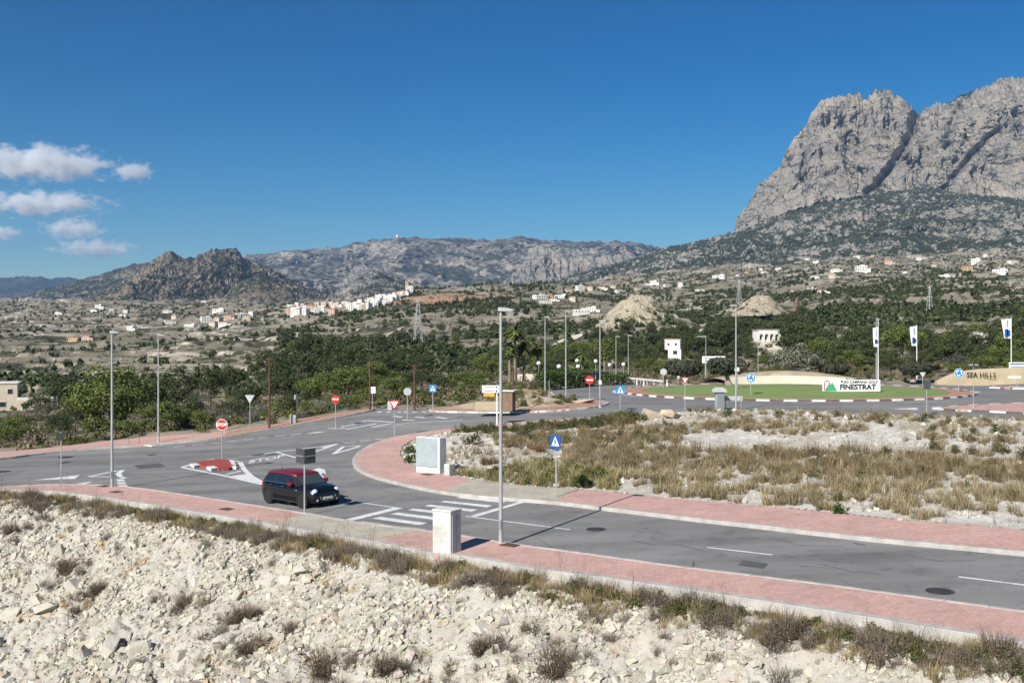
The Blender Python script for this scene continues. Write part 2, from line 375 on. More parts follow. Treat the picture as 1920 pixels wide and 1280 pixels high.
# roundabout: striped kerb, brick ring, lawn, low wall
GRASS = material('lawn', (0.17, 0.255, 0.075), (0.20, 0.26, 0.09), 1.6, 0.95, 0.6, 25, c3=(0.20, 0.21, 0.09), scale2=0.3, mix3=(0.5, 0.72))
SANDSTONE = material('sand_stone', (0.56, 0.46, 0.30), (0.47, 0.38, 0.25), 0.8, 0.9, 0.3, 8)
PALEWALL = material('pale_wall', (0.66, 0.60, 0.48), (0.58, 0.52, 0.42), 0.6, 0.9, 0.2, 10)
pav_ring = tag(link('pavement_roundabout', sheet_mesh('pavement_roundabout', [ring(RR)], ORANGE, H, side=0.25)), kind='structure')
kerbs(pav_ring, ring(RR, 96), 1.17, [KERBWHITE, KERBDARK], closed=True, flip=1, wd=0.3, top=H + 0.03)
def mound(x, y):
    d = np.hypot(np.asarray(x) - RC.x, np.asarray(y) - RC.y)
    return surf(x, y) + H + 0.02 + 0.5 * (1 - sstep(2, RR - 2.2, d)) + 0.02 * fbm(np.asarray(x) * .4, np.asarray(y) * .4, 3, 3)
lawn = tag(link('lawn', sheet_mesh('lawn', [ring(RR - 2.3)], GRASS, 0.0, 0.8, 0.1, mound)), kind='structure')
# splitter islands
SPLIT = px((1749, 767), (1800, 771.5), (1853, 773), (1920, 776.5), (2080, 780), (2080, 760), (1920, 757.5), (1830, 761), (1778, 764))
spl = tag(link('pavement_splitter', sheet_mesh('pavement_splitter', [SPLIT], PINK, H, side=0.2)), kind='structure')
kerbs(spl, SPLIT, 1.2, [KERBWHITE, KERBDARK], closed=True, flip=1, wd=0.25)
FARSPLIT = px((1855, 727.6), (1890, 729), (1990, 731), (1990, 727.5), (1920, 726), (1860, 726))
spl2 = tag(link('pavement_far_splitter', sheet_mesh('pavement_far_splitter', [FARSPLIT], PINK, H, side=0.2)), kind='structure')
kerbs(spl2, FARSPLIT, 1.3, [KERBWHITE, KERBDARK], closed=True, flip=1, wd=0.25)
STOPI = px((361, 871.5), (385, 866.5), (417, 863.5), (433, 866), (439, 875), (433, 881.5), (415, 883), (390, 878.5), (368, 875))
stopi = tag(link('traffic_island_red', sheet_mesh('traffic_island', [smooth_line(STOPI + STOPI[:1], 1)[:-1]], REDPAINT, 0.13, 0.5, 0.2)), kind='structure')
for q in (((356, 873.5), (368, 872.2), (376, 875.5), (364, 877.8)), ((387, 879), (400, 877.3), (409, 881), (396, 883.6))):
    link('kerb_block', sheet_mesh('kerb_block', [px(*q)], KERBWHITE, 0.15, 0.5, 0.16), stopi)
for q in ((434, 867.5), (437, 872), (438, 877.5)):
    link('kerb_block', sheet_mesh('kerb_block', [px((q[0] - 4, q[1]), (q[0] + 2.5, q[1] - .4), (q[0] + 5, q[1] + 1.8), (q[0] - 2, q[1] + 2.2))], KERBWHITE, 0.168, 0.5, 0.17), stopi)
# paint
DZ = 0.008
def paint(pts, mat=ROADPAINT, name='road_marking'): link(name, sheet_mesh(name, [px(*pts)], mat, DZ, 0.8), road)
def stroke(pts, wd, mat=ROADPAINT, name='road_line'):
    P = [Vector((p.x, p.y, 0)) for p in px(*pts)]; l = []; r = []
    for i, p in enumerate(P):
        d = (P[min(i + 1, len(P) - 1)] - P[max(i - 1, 0)]).normalized(); n = Vector((-d.y, d.x, 0)) * wd / 2
        l.append(p + n); r.append(p - n)
    link(name, sheet_mesh(name, [l + r[::-1]], mat, DZ + random.random() * .003, 0.8), road)
for q in (((855, 933), (863, 931), (950, 940), (940, 942.7)), ((826, 940.7), (833, 938.3), (923, 947.3), (913, 951)), ((795.7, 948.3), (805, 945.7), (895, 955), (885, 959)), ((765, 956), (775, 952.9), (866.7, 963), (856.7, 967)),
          ((732.2, 963.8), (746, 960.6), (836, 971.4), (824, 975.6)), ((697.8, 971.9), (713.4, 968.5), (801, 980.3), (787, 984.3)), ((662, 980.5), (680.6, 977.2), (766.6, 989), (753, 993))):
    paint(q, name='crossing_stripe')
paint(((634, 977), (740, 950.8), (757, 952.3), (643, 980)), name='stop_line'); paint(((881.7, 966.7), (973, 940.7), (983, 941.7), (891.7, 969)), name='stop_line')
stroke(((656.4, 939), (740, 951.2)), 0.12); stroke(((873, 967.7), (1069, 992.7)), 0.12)
for a, b in (((1326, 1026), (1448, 1040)), ((1797, 1081), (1925, 1097)), ((2330, 1150), (2480, 1170))): stroke((a, b), 0.13)
stroke(((341, 876), (368, 867.5), (396, 861), (448, 865)), 0.28); stroke(((341, 876), (420, 891.5), (492, 908)), 0.25); stroke(((450, 866), (458, 880), (470, 892), (494, 906)), 0.28)
paint(((432, 892), (462, 888.5), (478, 898), (492, 906.5), (462, 900.5)), name='road_wedge'); stroke(((425, 889), (452, 882.5)), 0.25)
stroke(((419, 862), (519, 847), (575, 840.5), (633, 832)), 0.2); stroke(((519, 847.4), (556, 858)), 0.2); stroke(((556, 857), (633, 832)), 0.22); paint(((600, 838.5), (633, 832), (612, 840)), name='road_wedge')
stroke(((625, 851), (644.5, 836.7), (675.5, 835.8)), 0.26); stroke(((625, 851), (675.5, 836.2)), 0.26)
paint(((586, 881), (597, 876.8), (609, 880), (611.5, 889), (605, 886), (602, 889), (615, 902), (606, 902), (593, 886)), name='road_arrow')
for a, b, c, d in ((325.6, 837.8, 348, 836.2), (359.4, 834.6, 381, 832.8), (393, 831.6, 412.8, 829.8), (423, 827.9, 441.9, 826), (456, 824.7, 475.6, 822.8), (485, 821.5, 505.6, 819.4), (516, 818, 534.7, 815.8), (545, 815, 564.7, 812.6),
                   (644.5, 830.5, 665.7, 829.2), (674.6, 827, 695.8, 825), (703.8, 823.8, 724, 821.8), (733, 820.6, 752.5, 818.6)):
    stroke(((a, b), (c, d)), 0.17)
for p in ((706, 715), (724, 732), (744, 751), (756, 763), (772, 781), (790, 799)): paint(((p[0], 773), (p[0] + 2, 771.6), (p[1] + 1, 771.4), (p[1], 772.9)))
paint(((572, 813.3), (590, 810), (612.5, 808.5), (595, 811.5)), name='road_wedge'); stroke(((541, 807.8), (571, 806), (601, 800.3)), 0.25, FADED)
for pts, wd in ((((639, 799.5), (669, 797)), .2), (((650, 804.5), (706.5, 794)), .3), (((697.6, 801), (733, 794)), .3), (((742, 796), (766.7, 792.5), (810, 790.3), (867.6, 787.7)), .2), (((615, 803), (650, 803.5)), .2),
                (((687, 788), (738, 791.6)), .25), (((640, 801), (687, 788)), .2), (((736.6, 780), (754, 781.8)), .35), (((779, 781.8), (797, 782.9)), .35), (((818, 781.8), (837.5, 784.5)), .3), (((754, 787.7), (777, 788)), .3)):
    stroke(pts, wd)
for a, b in (((567.5, 827.5), (621, 822.8)), ((348, 854.7), (422, 845.3)), ((742, 808), (793, 803.5)), ((129, 877), (193, 870)), ((163, 854), (197, 849)), ((850, 799), (905, 795)), ((1552, 760), (1600, 761)), ((1714, 757.5), (1755, 757.2)), ((1259, 757), (1284, 757.5)), ((1252, 764), (1330, 764.4)), ((1490, 1056), (1560, 1064))):
    stroke((a, b), 0.15, FADED)
paint(((64, 899.6), (144, 891), (150, 890), (140.6, 897.5)), name='road_wedge'); paint(((139, 909), (150, 905), (176, 902), (157, 908)), name='road_wedge'); stroke(((55, 910.4), (142, 908.4)), .18)
stroke(((165, 893.8), (206, 885), (221, 882)), .28); stroke(((168, 893.2), (208, 893.8)), .2); stroke(((229.7, 881), (222, 888), (226, 893.8), (233.4, 896.8)), .3)
for q in (((218, 898.4), (232, 898.2), (235, 902), (221, 902.2)), ((219, 904), (235, 903.8), (237, 907.4), (221, 907.6)), ((221.5, 909.3), (238, 909), (240, 912), (224, 912.3))): paint(q)
paint(((1672, 766.3), (1720, 764.2), (1720, 768.4)), name='road_wedge')
arc = [(RC.x + (RR + .6) * math.cos(a), RC.y + (RR + .6) * math.sin(a)) for a in np.linspace(R_(-12), R_(22), 14)] + [(RC.x + (RR + .9) * math.cos(a), RC.y + (RR + .9) * math.sin(a)) for a in np.linspace(R_(22), R_(-12), 14)]
link('road_line', sheet_mesh('road_line', [arc], ROADPAINT, DZ, .8), road)
arc = [(RC.x + (RR + .5) * math.cos(a), RC.y + (RR + .5) * math.sin(a)) for a in np.linspace(R_(165), R_(202), 14)] + [(RC.x + (RR + .8) * math.cos(a), RC.y + (RR + .8) * math.sin(a)) for a in np.linspace(R_(202), R_(165), 14)]
link('road_line', sheet_mesh('road_line', [arc], ROADPAINT, DZ, .8), road)
def text_mesh(s, mat, size=1.0, ex=0.0, bold=0.0, sx=1.0):
    c = bpy.data.curves.new('lettering', 'FONT'); c.body = s; c.size = size; c.extrude = ex; c.offset = bold; c.align_x = 'CENTER'; c.align_y = 'CENTER'; c.resolution_u = 3
    o = bpy.data.objects.new('lettering', c); COL.objects.link(o); bpy.context.view_layer.update()
    me = bpy.data.meshes.new_from_object(o.evaluated_get(bpy.context.evaluated_depsgraph_get())); bpy.data.objects.remove(o); bpy.data.curves.remove(c)
    me.materials.clear(); me.materials.append(mat)
    for v in me.vertices: v.co.x *= sx
    return me
# STOP on the carriageway
a, b = un(465, 869), un(533, 857.5); t_ = (b - a); me = text_mesh('STOP', ROADPAINT, 1.0, bold=0.03)
xs = [v.co.x for v in me.vertices]; ys = [v.co.y for v in me.vertices]; up = un(468, 862.5) - un(465, 869); mid = (a + b) / 2
for v in me.vertices:
    p = a + t_ * ((v.co.x - min(xs)) / (max(xs) - min(xs))) + up * ((v.co.y - min(ys)) / (max(ys) - min(ys)))
    v.co = (p.x, p.y, float(surf(p.x, p.y)) + DZ)
me.update(); link('stop_lettering', me, road)
# manholes and covers
def cover(parent, pxy, r, mat, sq=False, dz=DZ, name='manhole_cover', rz=-.65):
    p = un(*pxy); m = MB()
    if sq: m.box((0, 0, 0), (r * 2, r * 1.5, .02), mat, rz); m.box((0, 0, .012), (r * 1.6, r * 1.1, .012), mat, rz)
    else: m.lathe([(r, -.02), (r, .004), (r * .86, .004), (r * .86, -.002), (r * .8, -.002), (r * .8, .006), (r * .3, .006), (0.02, .006)], mat, n=28)
    o = m.build(name, parent, (p.x, p.y, p.z + dz)); return o
cover(road, (1118, 992), .36, IRON, dz=.012); cover(road, (1763, 1108), .36, IRON, dz=.012); cover(road, (125, 857), .55, IRON, dz=.012); cover(road, (6, 884), .45, IRON, dz=.012); cover(road, (285, 852.5), .3, IRON, dz=.012); cover(road, (122, 867), .35, IRON, dz=.012)
for q in ((957, 1029), (425, 960), (218, 927), (195, 916), (802, 894)): cover(pav_near if q[0] != 802 else pav_isle, q, .3, RUSTIRON, True, H + .012, 'access_cover')
PATCH = material('tar_patch', (0.085, 0.085, 0.087), (0.11, 0.11, 0.11), 3, 0.9)
stroke(((500, 853), (520, 850.5)), .5, PATCH, 'tar_patch'); stroke(((0, 907), (60, 906)), .05, PATCH, 'tar_crack')
stroke(((1300, 1052), (1300.5, 1060), (1296, 1064)), .05, PATCH, 'tar_crack'); stroke(((1600, 1018), (1622, 1021)), .1, PATCH, 'tar_crack')
for q in (((1180, 1012), (1230, 1022), (1262, 1019), (1320, 1033)), ((1500, 1062), (1540, 1058), (1600, 1072), (1655, 1076)), ((1700, 1040), (1760, 1052), (1830, 1050)), ((690, 905), (720, 920), (790, 932), (850, 941)), ((560, 865), (610, 868), (640, 880)), ((200, 862), (260, 858), (330, 852)), ((430, 838), (520, 834), (600, 826)), ((1450, 1010), (1500, 1022), (1580, 1024)), ((1010, 1010), (1040, 1030), (1100, 1036))):
    stroke(q, .022, PATCH, 'tar_crack')
for q in (((1392, 1050), (1440, 1056), (1432, 1066), (1384, 1059)), ((700, 845), (730, 842), (742, 848), (712, 852)), ((250, 872), (300, 868), (312, 874), (262, 879))): paint(q, PATCH, 'tar_patch')
# ------------------------------------------------------------------ the land
TX = np.array([-700, -300, 0, 200, 400, 600, 800, 1000, 1200, 1400, 1600, 1800, 1920, 2200, 2700], float)
TY = np.array([40, 75, 110, 160, 240, 350, 500, 700, 1000, 1400, 1900, 2600, 3400, 4600], float)
TAB = np.array([  # photograph row at which the ground is seen, per column and distance
 [905, 890, 845, 795, 770, 738, 708, 668, 630, 605, 588, 576, 570, 568],
 [905, 880, 838, 795, 770, 738, 708, 668, 630, 605, 588, 576, 570, 568],
 [905, 870, 830, 795, 772, 740, 705, 666, 630, 606, 588, 575, 568, 566],
 [905, 860, 825, 792, 765, 735, 705, 668, 632, 606, 588, 574, 566, 565],
 [905, 840, 805, 775, 748, 722, 695, 662, 628, 604, 586, 574, 566, 565],
 [905, 820, 786, 757, 730, 702, 673, 645, 616, 594, 576, 572, 568, 566],
 [900, 800, 772, 745, 716, 690, 661, 630, 596, 566, 543, 556, 566, 566],
 [890, 760, 735, 716, 700, 681, 660, 626, 588, 555, 532, 545, 560, 562],
 [880, 762, 728, 708, 690, 666, 640, 615, 588, 562, 540, 525, 516, 514],
 [880, 762, 726, 706, 682, 656, 630, 602, 572, 546, 526, 510, 500, 498],
 [880, 762, 726, 705, 676, 641, 607, 581, 556, 532, 512, 494, 484, 480],
 [880, 762, 727, 704, 670, 630, 598, 575, 550, 526, 506, 486, 474, 468],
 [880, 762, 727, 702, 666, 626, 592, 570, 546, 524, 502, 482, 470, 464],
 [880, 762, 727, 700, 662, 622, 588, 566, 542, 520, 500, 480, 466, 460],
 [880, 762, 727, 700, 662, 622, 588, 566, 542, 520, 500, 480, 466, 460]], float)
def spl_w(n, t):
    i = np.clip(np.floor(t).astype(int), 0, n - 2); f = np.clip(t - i, 0, 1)
    return i, f
def table(px_, Y):
    tx = np.interp(px_, TX, np.arange(len(TX))); ty = np.interp(np.log(Y), np.log(TY), np.arange(len(TY)))
    i, u = spl_w(len(TX), tx); j, v = spl_w(len(TY), ty); u = u * u * (3 - 2 * u)
    a = TAB[i, j] * (1 - u) + TAB[np.minimum(i + 1, len(TX) - 1), j] * u
    b = TAB[i, np.minimum(j + 1, len(TY) - 1)] * (1 - u) + TAB[np.minimum(i + 1, len(TX) - 1), np.minimum(j + 1, len(TY) - 1)] * u
    return a * (1 - v) + b * v
PLATEAU = [(p.x, p.y) for p in B_NEAR] + [(60, 30), (75, 70), (90, 100), (80, 125), (50, 128), (20, 126), (5, 118), (1, 108)] + [(p.x, p.y) for p in px((900, 757), (830, 764), (760, 766), (698, 766.5))] + [(p.x, p.y) for p in reversed(B_FAR)]
EDGE = PLATEAU + PLATEAU[:1]
ex_ = np.array([p.x for p in B_NEAR]); ey_ = np.array([p.y for p in B_NEAR])
def bump_at(px_, py_, Y, wx, wy, hgt):
    """a hill standing at a photograph column and distance"""
    c = at(px_, py_, Y)
    return lambda X, Yy: hgt * np.exp(-((X - c.x) / wx) ** 2 - ((Yy - Y) / wy) ** 2)
KNOLLS = [bump_at(1205, 600, 720, 26, 60, 15), bump_at(1412, 580, 800, 22, 50, 9), bump_at(240, 600, 900, 30, 60, 6), bump_at(640, 600, 1150, 40, 80, 8), bump_at(1840, 560, 800, 34, 70, 7), bump_at(430, 620, 820, 50, 60, 5)]
TERRACE = {}
def terrain(X, Y, near=True):
    X = np.asarray(X, float); Y = np.asarray(Y, float)
    px_ = 960 + F * X / Y; D = np.hypot(X, Y)
    z = EYE - (table(px_, Y) - 640) / F * Y
    far = sstep(90, 260, Y)
    z = z + far * (0.0045 * D * fbm(X / 130, Y / 170, 5, 11) + 0.0016 * D * fbm(X / 38, Y / 50, 4, 12))
    for k in KNOLLS: z = z + k(X, Y)
    # dry-stone terraces
    tm = sstep(170, 330, Y) * (1 - sstep(1500, 2400, Y)) * sstep(-0.25, 0.15, fbm(X / 260, Y / 260, 3, 21) + 0.25 * (px_ < 620) + 0.25 * (px_ > 1560) - 0.35 * np.exp(-((px_ - 900) / 260) ** 2))
    st = 1.5 + D / 420; w = z / st + 0.3 * fbm(X / 60, Y / 60, 2, 22); fr = w - np.floor(w)
    TERRACE['id'] = np.floor(w); TERRACE['tm'] = tm
    z = z + tm * st * 0.8 * (sstep(0.72, 0.95, fr) - fr)
    if near and Y.min() < 330:
        d = line_dist(EDGE, X, Y); ins = inside(PLATEAU, X, Y); s0 = surf(np.clip(X, -60, 60), np.minimum(Y, 125))
        k = sstep(0.4, 16, d)
        z = np.where(ins, s0 - 0.35, s0 * (1 - k) + z * k - 0.02 + (0.25 * fbm(X / 3, Y / 3, 3, 5) + 0.1) * sstep(0.5, 3, d) * (1 - sstep(120, 200, Y)))
        z = np.where((Y < np.interp(X, ex_, ey_) - .05) & (Y < 56), z - 4, z)
    return z
def land_point(px_, Y):
    X = (px_ - 960) / F * Y
    return Vector((X, Y, float(terrain(np.array([X]), np.array([Y]))[0])))
def slope_mat(name, flat, flat2, steep, steep2, veg, veg_amt, s1, s2, sveg, bump=0.6, lo=0.55, hi=0.85, bd=2.0, streak=0.0, warm=(.4, .32, .24), attr=False):
    """ground whose steep faces show rock, with scrub in patches over the rest"""
    m = bpy.data.materials.new(name); m.use_nodes = True; n = m.node_tree.nodes; l = m.node_tree.links; b = n['Principled BSDF']
    b.inputs['Roughness'].default_value = 0.95; b.inputs['Specular IOR Level'].default_value = 0.1
    g = n.new('ShaderNodeNewGeometry'); sep = n.new('ShaderNodeSeparateXYZ'); l.new(g.outputs['True Normal'], sep.inputs[0])
    def noise(sc, det=8, rough=0.55):
        t = n.new('ShaderNodeTexNoise'); t.inputs['Scale'].default_value = sc; t.inputs['Detail'].default_value = det; t.inputs['Roughness'].default_value = rough; l.new(g.outputs['Position'], t.inputs['Vector']); return t.outputs[0]
    def rng_(s, a, c):
        r = n.new('ShaderNodeMapRange'); r.inputs[1].default_value = a; r.inputs[2].default_value = c; l.new(s, r.inputs[0]); return r.outputs[0]
    def mix(f, a, c):
        x = n.new('ShaderNodeMix'); x.data_type = 'RGBA'; l.new(f, x.inputs[0])
        for i, s in ((6, a), (7, c)):
            if isinstance(s, tuple): x.inputs[i].default_value = (*s, 1)
            else: l.new(s, x.inputs[i])
        return x.outputs[2]
    A = mix(rng_(noise(s1), .38, .62), flat, flat2); Bc = mix(rng_(noise(s2), .35, .65), steep, steep2)
    base = mix(rng_(sep.outputs[2], hi, lo), A, Bc)
    av = n.new('ShaderNodeMath'); av.operation = 'MULTIPLY_ADD'; l.new(noise(sveg * .16, 6, .6), av.inputs[0]); av.inputs[1].default_value = .55; nz_ = n.new('ShaderNodeMath'); nz_.operation = 'MULTIPLY_ADD'; l.new(noise(sveg, 10, 0.65), nz_.inputs[0]); nz_.inputs[1].default_value = .62; nz_.inputs[2].default_value = -.085; l.new(nz_.outputs[0], av.inputs[2])
    ad = n.new('ShaderNodeMath'); ad.operation = 'ADD'; l.new(av.outputs[0], ad.inputs[0])
    mu = n.new('ShaderNodeMath'); mu.operation = 'MULTIPLY'; l.new(sep.outputs[2], mu.inputs[0]); mu.inputs[1].default_value = 0.22; l.new(mu.outputs[0], ad.inputs[1])
    if streak:
        mp = n.new('ShaderNodeMapping'); mp.inputs['Scale'].default_value = (1, 1, .18); l.new(g.outputs['Position'], mp.inputs[0]); ts = n.new('ShaderNodeTexNoise'); ts.inputs['Scale'].default_value = streak; ts.inputs['Detail'].default_value = 6; l.new(mp.outputs[0], ts.inputs['Vector']); base = mix(rng_(ts.outputs[0], .45, .68), base, warm)
        mp = n.new('ShaderNodeMapping'); mp.inputs['Scale'].default_value = (.25, .25, 2.2); mp.inputs['Rotation'].default_value = (0, .25, 0); l.new(g.outputs['Position'], mp.inputs[0]); ts = n.new('ShaderNodeTexNoise'); ts.inputs['Scale'].default_value = streak * 2; ts.inputs['Detail'].default_value = 5; l.new(mp.outputs[0], ts.inputs['Vector']); base = mix(rng_(ts.outputs[0], .60, .66), base, tuple(c * .55 for c in steep2))
    if attr:
        at_ = n.new('ShaderNodeAttribute'); at_.attribute_name = 'tint'; xm = n.new('ShaderNodeMix'); xm.data_type = 'RGBA'; xm.blend_type = 'MULTIPLY'; xm.inputs[0].default_value = 1; l.new(base, xm.inputs[6]); l.new(at_.outputs['Color'], xm.inputs[7]); base = xm.outputs[2]
    col = mix(rng_(ad.outputs[0], veg_amt, veg_amt + 0.05), base, mix(rng_(noise(s1 * 3), .4, .6), veg, tuple(c * .6 for c in veg)))
    l.new(col, b.inputs['Base Color'])
    if bump:
        bp = n.new('ShaderNodeBump'); bp.inputs['Strength'].default_value = bump; bp.inputs['Distance'].default_value = bd; l.new(noise(s2 * 2, 10, .65), bp.inputs['Height']); l.new(bp.outputs[0], b.inputs['Normal'])
    return m
LAND = slope_mat('scrub_land', (0.31, 0.27, 0.205), (0.19, 0.172, 0.12), (0.50, 0.45, 0.37), (0.42, 0.36, 0.28), (0.075, 0.078, 0.045), 0.71, 0.02, 0.06, 0.09, 0.5, 0.80, 0.97, 0.6, attr=True)
na, nr = 600, 400
ang = np.tan(np.linspace(R_(-37), R_(37), na)); rad = np.exp(np.linspace(math.log(48), math.log(4600), nr))
Yg = np.repeat(rad[:, None], na, 1); Xg = Yg * ang[None, :]
Zg = terrain(Xg, Yg)
_, cid = cells(Xg / 55, Yg / 80, 61); th = _hash(TERRACE['id'], np.floor(cid * 999), 71); tb = 1 + (th - .42) * 1.0 * TERRACE['tm']
land_tint = np.stack([tb, tb * (.98 + .02 * th), tb * (.93 + .1 * th)], -1).reshape(-1, 3)
def grid_faces(nr, nc):
    i = np.arange(nr - 1)[:, None] * nc + np.arange(nc - 1)[None, :]
    return np.stack([i, i + 1, i + nc + 1, i + nc], -1).reshape(-1, 4)
tag(link('terrain', mesh('terrain', np.stack([Xg, Yg, Zg], -1).reshape(-1, 3), grid_faces(nr, na), LAND, True, tint=land_tint)), kind='structure')

# ------------------------------------------------------------------ mountains: crest lines with real depth behind the valley
ROCK_PUIG = slope_mat('limestone_pale', (0.24, 0.22, 0.195), (0.195, 0.18, 0.16), (0.315, 0.28, 0.235), (0.235, 0.215, 0.19), (0.05, 0.058, 0.04), 0.635, 0.012, 0.02, 0.045, 0.7, 0.35, 0.8, 8, streak=.012, warm=(.36, .31, .245))
ROCK_MID = slope_mat('limestone_grey', (0.16, 0.155, 0.14), (0.115, 0.115, 0.10), (0.30, 0.27, 0.235), (0.235, 0.22, 0.195), (0.055, 0.062, 0.042), 0.68, 0.006, 0.008, 0.018, 0.6, 0.45, 0.85, 14, streak=.005, warm=(.36, .31, .25))
ROCK_LEFT = slope_mat('limestone_brown', (0.17, 0.145, 0.105), (0.12, 0.105, 0.075), (0.235, 0.185, 0.135), (0.17, 0.14, 0.105), (0.05, 0.06, 0.035), 0.63, 0.01, 0.014, 0.03, 0.8, 0.45, 0.85, 9)
FARHILL = slope_mat('far_forest', (0.10, 0.10, 0.08), (0.07, 0.075, 0.055), (0.16, 0.15, 0.125), (0.12, 0.12, 0.10), (0.05, 0.055, 0.04), 0.62, 0.004, 0.003, 0.004, 0.6)
APRON = slope_mat('scrubby_scree', (0.25, 0.23, 0.20), (0.20, 0.185, 0.16), (0.31, 0.28, 0.24), (0.25, 0.23, 0.2), (0.045, 0.055, 0.032), 0.585, 0.012, 0.02, 0.02, 0.8, 0.35, 0.8, 10)
def mountain(name, crest, foot, Yf, Yc, Yb, mat, nc, nrow, amp, wl, seed, power=1.0, back=0.25, gull=0.0, rough=1.0, carve=None, frac=0.0):
    cx = np.array([c[0] for c in crest], float); cy = np.array([c[1] for c in crest], float)
    fx = np.array([c[0] for c in foot], float); fy = np.array([c[1] for c in foot], float)
    P = np.linspace(cx[0], cx[-1], nc); yc = np.interp(P, cx, cy); yf = np.interp(P, fx, fy)
    f_ = lambda v: np.interp(P, fx, v) if isinstance(v, (list, tuple)) else np.full(nc, float(v))
    Yf = f_(Yf); Yc = f_(Yc)
    t = np.linspace(0, 1, nrow)[:, None]
    zf = EYE - (yf - 640) / F * Yf; zc = EYE - (yc - 640) / F * Yc
    nb = max(4, int(nrow * 0.14)); tb = np.linspace(0, 1, nb + 1)[1:, None]
    prof = t ** power
    Y = Yf + (Yc - Yf) * t; Z = zf + (zc - zf) * prof
    Y2 = Yc + (Yb - Yc) * tb; Z2 = zc + (np.minimum(zf, zc) - 100 - zc) * (tb ** 1.3)
    T = np.vstack([t * np.ones(nc), 1 + tb * np.ones(nc)])
    Y = np.vstack([Y, Y2]); Z = np.vstack([Z, Z2]); X0 = (P[None, :] - 960) / F * Y
    hgt = np.maximum(zc - zf, 40)[None, :]; env = np.where(T <= 1, np.sin(np.pi * np.clip(T, 0, 1) ** 0.8) ** 0.6, 0.15)
    amp = amp * .62
    r = ridged(X0 / wl, Y / (wl * 2.2) + Z / (wl * 3), 6, seed, 0.55) - 0.6
    g = fbm(X0 / (wl * .22), Z / (wl * .9) + Y / (wl * 2), 4, seed + 40) * 0.35
    Y = Y - (r * amp + g * amp * gull) * env * np.clip(hgt / 300, 0.2, 1.3)
    Z = Z + (fbm(X0 / (wl * .5), Y / (wl * .5), 5, seed + 60) * amp * .13 * env + fbm(X0 / (wl * .08), Y / (wl * .15), 3, seed + 80) * amp * .05 + fbm(X0 / (wl * .03), Y / (wl * .06) + Z / (wl * .06), 2, seed + 85) * amp * .03) * rough
    X = X0 + fbm(Y / wl, Z / wl, 3, seed + 90) * amp * .1 * env
    if frac: Y = Y - frac * (ridged(X0 / (wl * .16), Z / (wl * .34), 4, seed + 120, .6) - .6) * env; Z = Z + frac * .25 * fbm(X0 / (wl * .05), Z / (wl * .1), 2, seed + 130) * np.where(T > .9, 1, env)
    if carve is not None: X, Y, Z = carve(P, X, Y, Z, T)
    return tag(link(name, mesh(name, np.stack([X, Y, Z], -1).reshape(-1, 3), grid_faces(Y.shape[0], nc), mat, False)), kind='structure')
mountain('far_hills', [(-500, 525), (-200, 518), (0, 521), (40, 519), (62, 518), (95, 521), (125, 519.5), (150, 524), (220, 530), (500, 540)], [(-500, 580), (500, 580)], 11000, 14500, 17000, FARHILL, 180, 60, 700, 1600, 3)
mountain('back_ridge', [(-300, 572), (-60, 566), (0, 562), (50, 552), (90, 541), (140, 528), (190, 513), (225, 502), (250, 495), (275, 493), (300, 496), (345, 505), (420, 520), (520, 530)], [(-300, 585), (520, 590)], 5600, 7600, 9000, ROCK_LEFT, 230, 80, 420, 700, 31, gull=.4)
mountain('middle_range', [(380, 505), (440, 485), (470, 478), (500, 474.5), (520, 474), (548, 468), (600, 465.5), (634, 465.5), (645, 460), (680, 454), (715, 448.5), (745, 446), (800, 445), (840, 447), (880, 447), (920, 449), (950, 448), (975, 444.5), (988, 443), (1000, 445), (1020, 451), (1060, 450.5), (1090, 452.5), (1130, 451.5), (1170, 452.5), (1200, 457), (1225, 462), (1242, 466), (1300, 474), (1420, 480)],
         [(380, 592), (700, 590), (1000, 572), (1420, 555)], [6400, 6600, 6800, 6900], [9800, 10300, 10600, 10400], 12500, ROCK_MID, 520, 170, 1000, 1700, 47, power=0.66, gull=.5, frac=60, rough=.3)
mountain('middle_outcrop', [(830, 570), (890, 556), (930, 538), (952, 522), (968, 508), (985, 486), (998, 468), (1008, 463), (1018, 462), (1030, 465), (1044, 472), (1066, 482), (1090, 484), (1130, 480), (1160, 476), (1200, 484), (1250, 500), (1330, 520)], [(830, 585), (1330, 560)], 6300, 6900, 7600, ROCK_MID, 230, 90, 260, 420, 53, power=0.8, gull=1.0, frac=50)
mountain('left_mountain', [(90, 575), (150, 560), (180, 553), (215, 540), (240, 528), (262, 510), (280, 494), (296, 482), (306, 475), (316, 472), (324, 474), (333, 481), (345, 484), (352, 482), (362, 481.5), (385, 473), (410, 468), (430, 466), (443, 466.5), (451, 472), (458, 484), (470, 491), (490, 494), (515, 508), (545, 524), (575, 540), (620, 545), (660, 552), (740, 575)],
         [(90, 590), (400, 592), (740, 592)], 3300, [4700, 4700, 4900], 5600, ROCK_LEFT, 430, 170, 300, 430, 61, power=1.35, gull=.9, frac=50)
mountain('left_outcrop', [(110, 580), (165, 565), (200, 549), (225, 536), (240, 529), (249, 529), (256, 540), (268, 548), (284, 556), (300, 572)], [(110, 585), (300, 585)], 3000, 3350, 3700, ROCK_LEFT, 170, 70, 110, 200, 67, gull=.5)
mountain('left_foothill', [(380, 588), (415, 562), (430, 545), (450, 530), (470, 521), (485, 518.5), (500, 523), (520, 531), (540, 542), (556, 556), (575, 574), (600, 588)], [(380, 592), (600, 592)], 2900, 3500, 4000, ROCK_LEFT, 210, 80, 180, 300, 71, gull=.3)
mountain('village_outcrop', [(560, 590), (600, 566), (640, 540), (665, 517), (690, 508), (715, 503), (740, 512), (770, 530), (800, 548), (860, 570)], [(560, 595), (860, 585)], 3600, 4700, 5400, ROCK_MID, 240, 80, 220, 330, 73, gull=.9)
